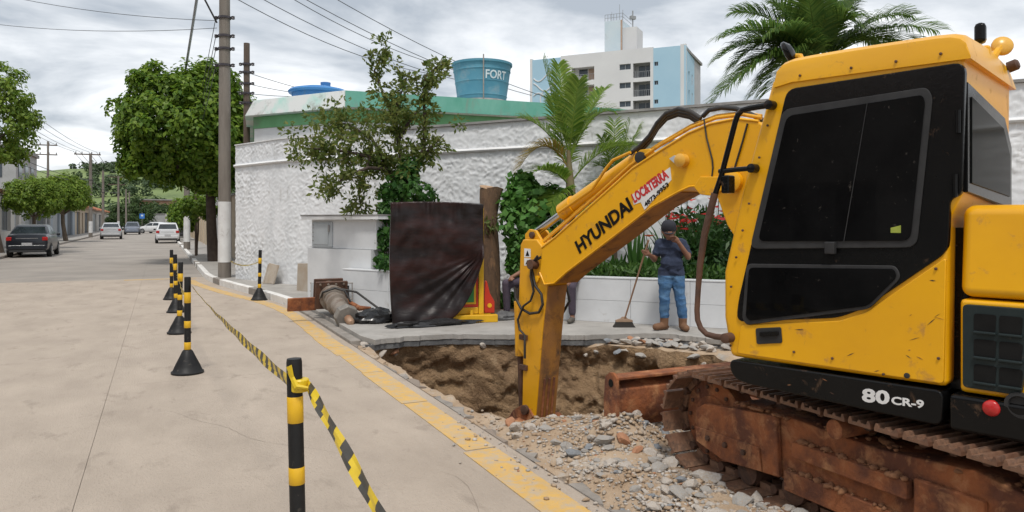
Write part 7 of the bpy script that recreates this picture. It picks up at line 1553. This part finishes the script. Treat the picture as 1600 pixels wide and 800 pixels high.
def figure(name, caps, mats, origin, ax_x, ax_y, voxel, label, parent_name='person', hem=None):
    """caps: (p0, r0, p1, r1, material index); one continuous skin made from overlapping tapered limbs"""
    m = MB()
    for p0_, r0_, p1_, r1_, mi in caps:
        A_, B_ = Vector(p0_), Vector(p1_); n_ = max(3, int((B_ - A_).length / 0.02))
        for t in np.linspace(0, 1, n_): m.ball(A_.lerp(B_, t), r0_ + (r1_ - r0_) * t, 10, 7)
    me = bpy.data.meshes.new('tmp'); me.from_pydata([tuple(v) for v in m.v], [], m.f); o = bpy.data.objects.new('tmp', me); COL.objects.link(o)
    rm = o.modifiers.new('r', 'REMESH'); rm.mode = 'VOXEL'; rm.voxel_size = voxel; smd = o.modifiers.new('s', 'SMOOTH'); smd.iterations = 9; smd.factor = 0.5
    dg = bpy.context.evaluated_depsgraph_get(); me2 = bpy.data.meshes.new_from_object(o.evaluated_get(dg)); bpy.data.objects.remove(o); bpy.data.meshes.remove(me)
    n = len(me2.vertices); co = np.zeros(n * 3); me2.vertices.foreach_get('co', co); co = co.reshape(-1, 3)
    nf = len(me2.polygons); ctr = np.zeros(nf * 3); me2.polygons.foreach_get('center', ctr); ctr = ctr.reshape(-1, 3); best = np.full(nf, 1e9); idx = np.zeros(nf, dtype=np.int32)
    for p0_, r0_, p1_, r1_, mi in caps:
        a, b = np.array(p0_), np.array(p1_); d = b - a; t = np.clip(((ctr - a) @ d) / max(d @ d, 1e-9), 0, 1); ds = np.linalg.norm(ctr - (a + t[:, None] * d), axis=1) - (r0_ + (r1_ - r0_) * t); k = ds < best;  best[k] = ds[k]; idx[k] = mi
    nrml = np.zeros(n * 3); me2.vertices.foreach_get('normal', nrml); nrml = nrml.reshape(-1, 3)
    if hem:                               # cloth folds on shirt and trousers
        cl = np.zeros(n, dtype=bool); lp = np.array([v for p_ in me2.polygons for v in p_.vertices]); lt = np.repeat(idx, [len(p_.vertices) for p_ in me2.polygons]); cl[lp[(lt == hem[0]) | (lt == hem[1])]] = True
        for i in np.nonzero(cl)[0]:
            q = co[i]; co[i] = q + nrml[i] * (0.011 * (1 - abs(noise.noise((q[0] * 5 + q[2] * 2.5, q[1] * 5, q[2] * 11)))) ** 3 - 0.005 + 0.006 * noise.noise((q[0] * 9, q[1] * 9, q[2] * 14 + 3)))
    if hem: idx[(idx == hem[0]) & (ctr[:, 2] < hem[2])] = hem[1]; idx[(idx == hem[1]) & (ctr[:, 2] >= hem[2])] = hem[0]
    M3 = np.array([tuple(ax_x), tuple(ax_y), (0, 0, 1)]); me2.vertices.foreach_set('co', (co @ M3).ravel())
    me2.materials.clear()
    for mm in mats: me2.materials.append(mm)
    me2.polygons.foreach_set('material_index', idx); me2.polygons.foreach_set('use_smooth', np.ones(nf, dtype=bool)); me2.update()
    r = empty(parent_name, origin, label, 'person')
    bo_ = bpy.data.objects.new('body', me2); COL.objects.link(bo_); bo_.parent = r
    return r, lambda p_: Vector(origin) + ax_x * p_[0] + ax_y * p_[1] + Z_ * p_[2]
def hand(w_, f_, s_, mi, curl=0.4, k=1.0):      # wrist, finger direction, side direction (towards the thumb)
    w_, f_, s_ = Vector(w_), Vector(f_).normalized(), Vector(s_).normalized(); nn_ = f_.cross(s_).normalized(); caps = [(w_, .030, w_ + f_ * .045, .034, mi), (w_ + f_ * .045 + s_ * .018, .024, w_ + f_ * .085 + s_ * .022, .018, mi), (w_ + f_ * .045 - s_ * .018, .024, w_ + f_ * .08 - s_ * .022, .018, mi)]
    for j, (o_, l) in enumerate(((.028, .068), (.010, .078), (-.009, .072), (-.027, .056))):
        a = w_ + f_ * .085 + s_ * o_; b = a + (f_ * math.cos(curl) - nn_ * math.sin(curl)) * l * .55; c_ = b + (f_ * math.cos(curl * 2.4) - nn_ * math.sin(curl * 2.4)) * l * .5; caps += [(a, .0105, b, .0095, mi), (b, .0095, c_, .008, mi)]
    a = w_ + f_ * .025 + s_ * .030; b = a + (s_ * .8 + f_ * .6) * .035; c_ = b + (f_ * .9 + s_ * .15 - nn_ * .3) * .032; caps += [(a, .014, b, .012, mi), (b, .012, c_, .0095, mi)]
    return caps
ax_x = Vector((cY, -sY, 0)); ax_y = Vector((-sY, -cY, 0))
SK, SH, JE, BO = 0, 1, 2, 3
mo = Vector(G(1049, 515.5, SWZ)); 
H = Vector((-.055, .085, 1.405)); hdn = Vector((-.10, .62, -.35)).normalized()      # head, looking down
caps = [((-.0, 0, .84), .135, (0, -.01, 1.0), .135, SH), ((-.04, .035, .95), .125, (.04, .035, .95), .125, SH), ((-.075, 0, .84), .115, (.075, 0, .84), .115, SH), ((-.09, -.01, 1.14), .115, (.09, -.01, 1.14), .115, SH), ((-.14, -.02, 1.235), .07, (.14, -.02, 1.235), .07, SH), ((0, 0, 1.0), .14, (0, -.01, 1.18), .13, SH),
        ((0, 0, 1.25), .062, (-.03, .04, 1.34), .055, SK), ((H.x, H.y - .015, H.z + .02), .093, (H.x, H.y + .012, H.z - .02), .085, SK), ((H.x - .005, H.y + .04, H.z - .06), .058, (H.x - .008, H.y + .06, H.z - .085), .04, SK), (H + hdn * .085 + Vector((0, 0, .005)), .012, H + hdn * .108 + Vector((0, 0, -.02)), .016, SK),
        (H + Vector((-.088, -.01, 0)), .018, H + Vector((-.09, -.015, -.025)), .012, SK), (H + Vector((.088, -.01, 0)), .018, H + Vector((.09, -.015, -.025)), .012, SK),
        ((-.165, -.02, 1.225), .068, (-.205, -.03, 1.10), .064, SH), ((-.205, -.03, 1.11), .046, (-.235, -.03, 1.0), .042, SK), ((-.235, -.03, 1.0), .042, (-.33, .10, 1.075), .030, SK),
        ((.165, -.02, 1.225), .068, (.215, .03, 1.10), .066, SH), ((.21, .025, 1.11), .047, (.215, .10, 1.04), .044, SK), ((.215, .10, 1.04), .044, (.06, .20, 1.245), .031, SK),
        ((-.075, 0, .80), .118, (-.095, .02, .62), .096, JE), ((.075, 0, .80), .118, (.10, .02, .62), .096, JE), ((-.09, .01, .66), .098, (-.105, .035, .44), .074, JE), ((.095, .01, .66), .098, (.115, .045, .44), .074, JE), ((-.105, .035, .44), .078, (-.10, .0, .20), .070, JE), ((.115, .045, .44), .078, (.15, .05, .20), .070, JE),
        ((-.10, .0, .20), .066, (-.10, .0, .07), .06, BO), ((-.10, .0, .06), .056, (-.235, .07, .052), .05, BO), ((-.10, -.01, .04), .04, (-.06, -.03, .04), .036, BO), ((.15, .05, .20), .066, (.15, .05, .07), .06, BO), ((.15, .05, .06), .056, (.165, .20, .052), .05, BO), ((.15, .04, .04), .04, (.147, .0, .04), .036, BO)]
caps += hand((-.33, .10, 1.075), (-.6, .5, .25), (0.1, .2, .9), SK, 0.75) + hand((.06, .20, 1.245), (-.6, .0, .75), (-.5, -.5, -.3), SK, 0.5)
man, mw = figure('person', caps, [skin, shirt, jean, boot], mo, ax_x, ax_y, 0.0075, 'standing man in navy shirt, blue jeans and black cap, hand at his chin', hem=(SH, JE, 0.775))
hc = mw((H.x, H.y - .005, H.z + .045)); fw = (ax_x * hdn.x + ax_y * hdn.y + Z_ * hdn.z).normalized(); upv = Vector(Z_ - fw * fw.dot(Z_)).normalized()
MB().lathe([(.106, -.02), (.108, .0), (.104, .045), (.085, .085), (.05, .108), (.003, .115)], hc, upv, 22).build('cap', cap_m, man, smooth=60)
sdv = fw.cross(upv); vis = [(-.075, .07), (-.06, .13), (0, .165), (.06, .13), (.075, .07)]
MB().prism([hc + sdv * a + fw * b + upv * (-.005 - abs(a) * .15) for a, b in vis], [hc + sdv * a + fw * b + upv * (-.014 - abs(a) * .15) for a, b in vis]).build('cap_visor', cap_m, man, bevel=0.003)
for s_ in (-1, 1): MB().ball(mw(H + Vector((s_ * .034, .082, -.005))), .0105, 8, 6).build('eye', hair, man)
# broom
hb = mw((-.40, .15, 1.12)); bb_ = Vector(G(975, 511, SWZ)); top_ = bb_ + Z_ * 0.1 + (hb - bb_ - Z_ * 0.1) * 1.16
brm = empty('broom', bb_, 'long handled push broom leaning from the pavement to the man\'s hand', 'broom')
MB().tube([bb_ + Z_ * 0.085, top_], 0.0125, 8).build('handle', mat('broom_handle', (0.34, 0.20, 0.12), 0.6, (0.28, 0.16, 0.1), 8), brm, smooth=60)
bm_w = mat('broom_block', (0.30, 0.20, 0.13), 0.8, (0.24, 0.16, 0.11), 8)
def fr3(c, w_, d_, z): return [c + ax_x * (sx * w_) + ax_y * (sy * d_) + Z_ * z for sx, sy in ((-1, -1), (1, -1), (1, 1), (-1, 1))]
MB().loft([fr3(bb_, .125, .035, .075), fr3(bb_, .125, .035, .10), fr3(bb_, .05, .025, .125), fr3(bb_, .03, .022, .15)]).build('block', bm_w, brm, bevel=0.006)
MB().loft([fr3(bb_, .16, .055, .002), fr3(bb_, .135, .042, .04), fr3(bb_, .12, .034, .0745)]).build('bristles', mat('bristles', (0.02, 0.018, 0.016), 0.9, (0.035, 0.03, 0.026), 60, stretch=(6, 6, 0.5), bump=0.8, bump_scale=60), brm)
# two people sitting on the planter behind the arm
pd = An; pn_ = Vector((-0.75, -0.66, 0)).normalized()
def seated(u, label, legs_side, sit_z, tors, fmat):
    k = (u - 800) / F; rx_, ry_ = cY * k + sY, cY - sY * k; den = pd.x * ry_ - pd.y * rx_; t = -(Ad.x * ry_ - Ad.y * rx_) / den; O_ = Ad + pd * t; O_ = Vector((O_.x, O_.y, SWZ))
    c = [((-.09, -.10, sit_z + .10), .12, (.09, -.10, sit_z + .10), .12, 1), ((-.06, -.08, sit_z + .2), .125, (-.06 + tors, .02, sit_z + .48), .13, 2), ((.06, -.08, sit_z + .2), .125, (.06 + tors, .02, sit_z + .48), .13, 2), ((-.14 + tors, .03, sit_z + .55), .075, (.14 + tors, .03, sit_z + .55), .075, 2), ((tors, .04, sit_z + .6), .055, (tors, .09, sit_z + .68), .05, 0), ((tors, .10, sit_z + .77), .092, (tors, .13, sit_z + .72), .08, 0), ((tors, .07, sit_z + .80), .096, (tors, .06, sit_z + .77), .09, 4), ((tors, .20, sit_z + .74), .014, (tors, .215, sit_z + .72), .014, 0)]
    for s_ in (-1, 1):
        kx = s_ * .15 + legs_side; kz = min(.56, sit_z + .1) if sit_z < .6 else sit_z - .12
        c += [((s_ * .09, -.08, sit_z + .09), .105, (kx, .30, kz), .075, 1), ((kx, .30, kz), .075, (kx * 1.02, .26, .16), .058, 1), ((kx * 1.02, .26, .16), .042, (kx * 1.02, .26, .08), .04, 0), ((kx * 1.02, .25, .05), .045, (kx * 1.05, .42, .042), .04, 3),
              ((s_ * .19 + tors, .03, sit_z + .52), .062, (s_ * .23 + tors * .8, .08, sit_z + .26), .052, 2), ((s_ * .23 + tors * .8, .08, sit_z + .26), .04, (kx * .8, .30, kz + .10), .03, 0)] + hand((kx * .8, .30, kz + .10), (-.2 * s_, .7, -.4), (-s_, 0, 0.2), 0, 0.5)
    r, _ = figure('person', c, [skin, fmat, mauve, shoe, hair], O_, pd * 1.0, pn_, 0.010, label); return r
seated(888, 'person in dark purple trousers seated on the planter, legs beside the excavator arm', 0.0, 0.66, 0.0, purple)
seated(840, 'second seated person, mostly behind the arm, one bent knee showing', -0.26, 0.5, 0.03, purple)
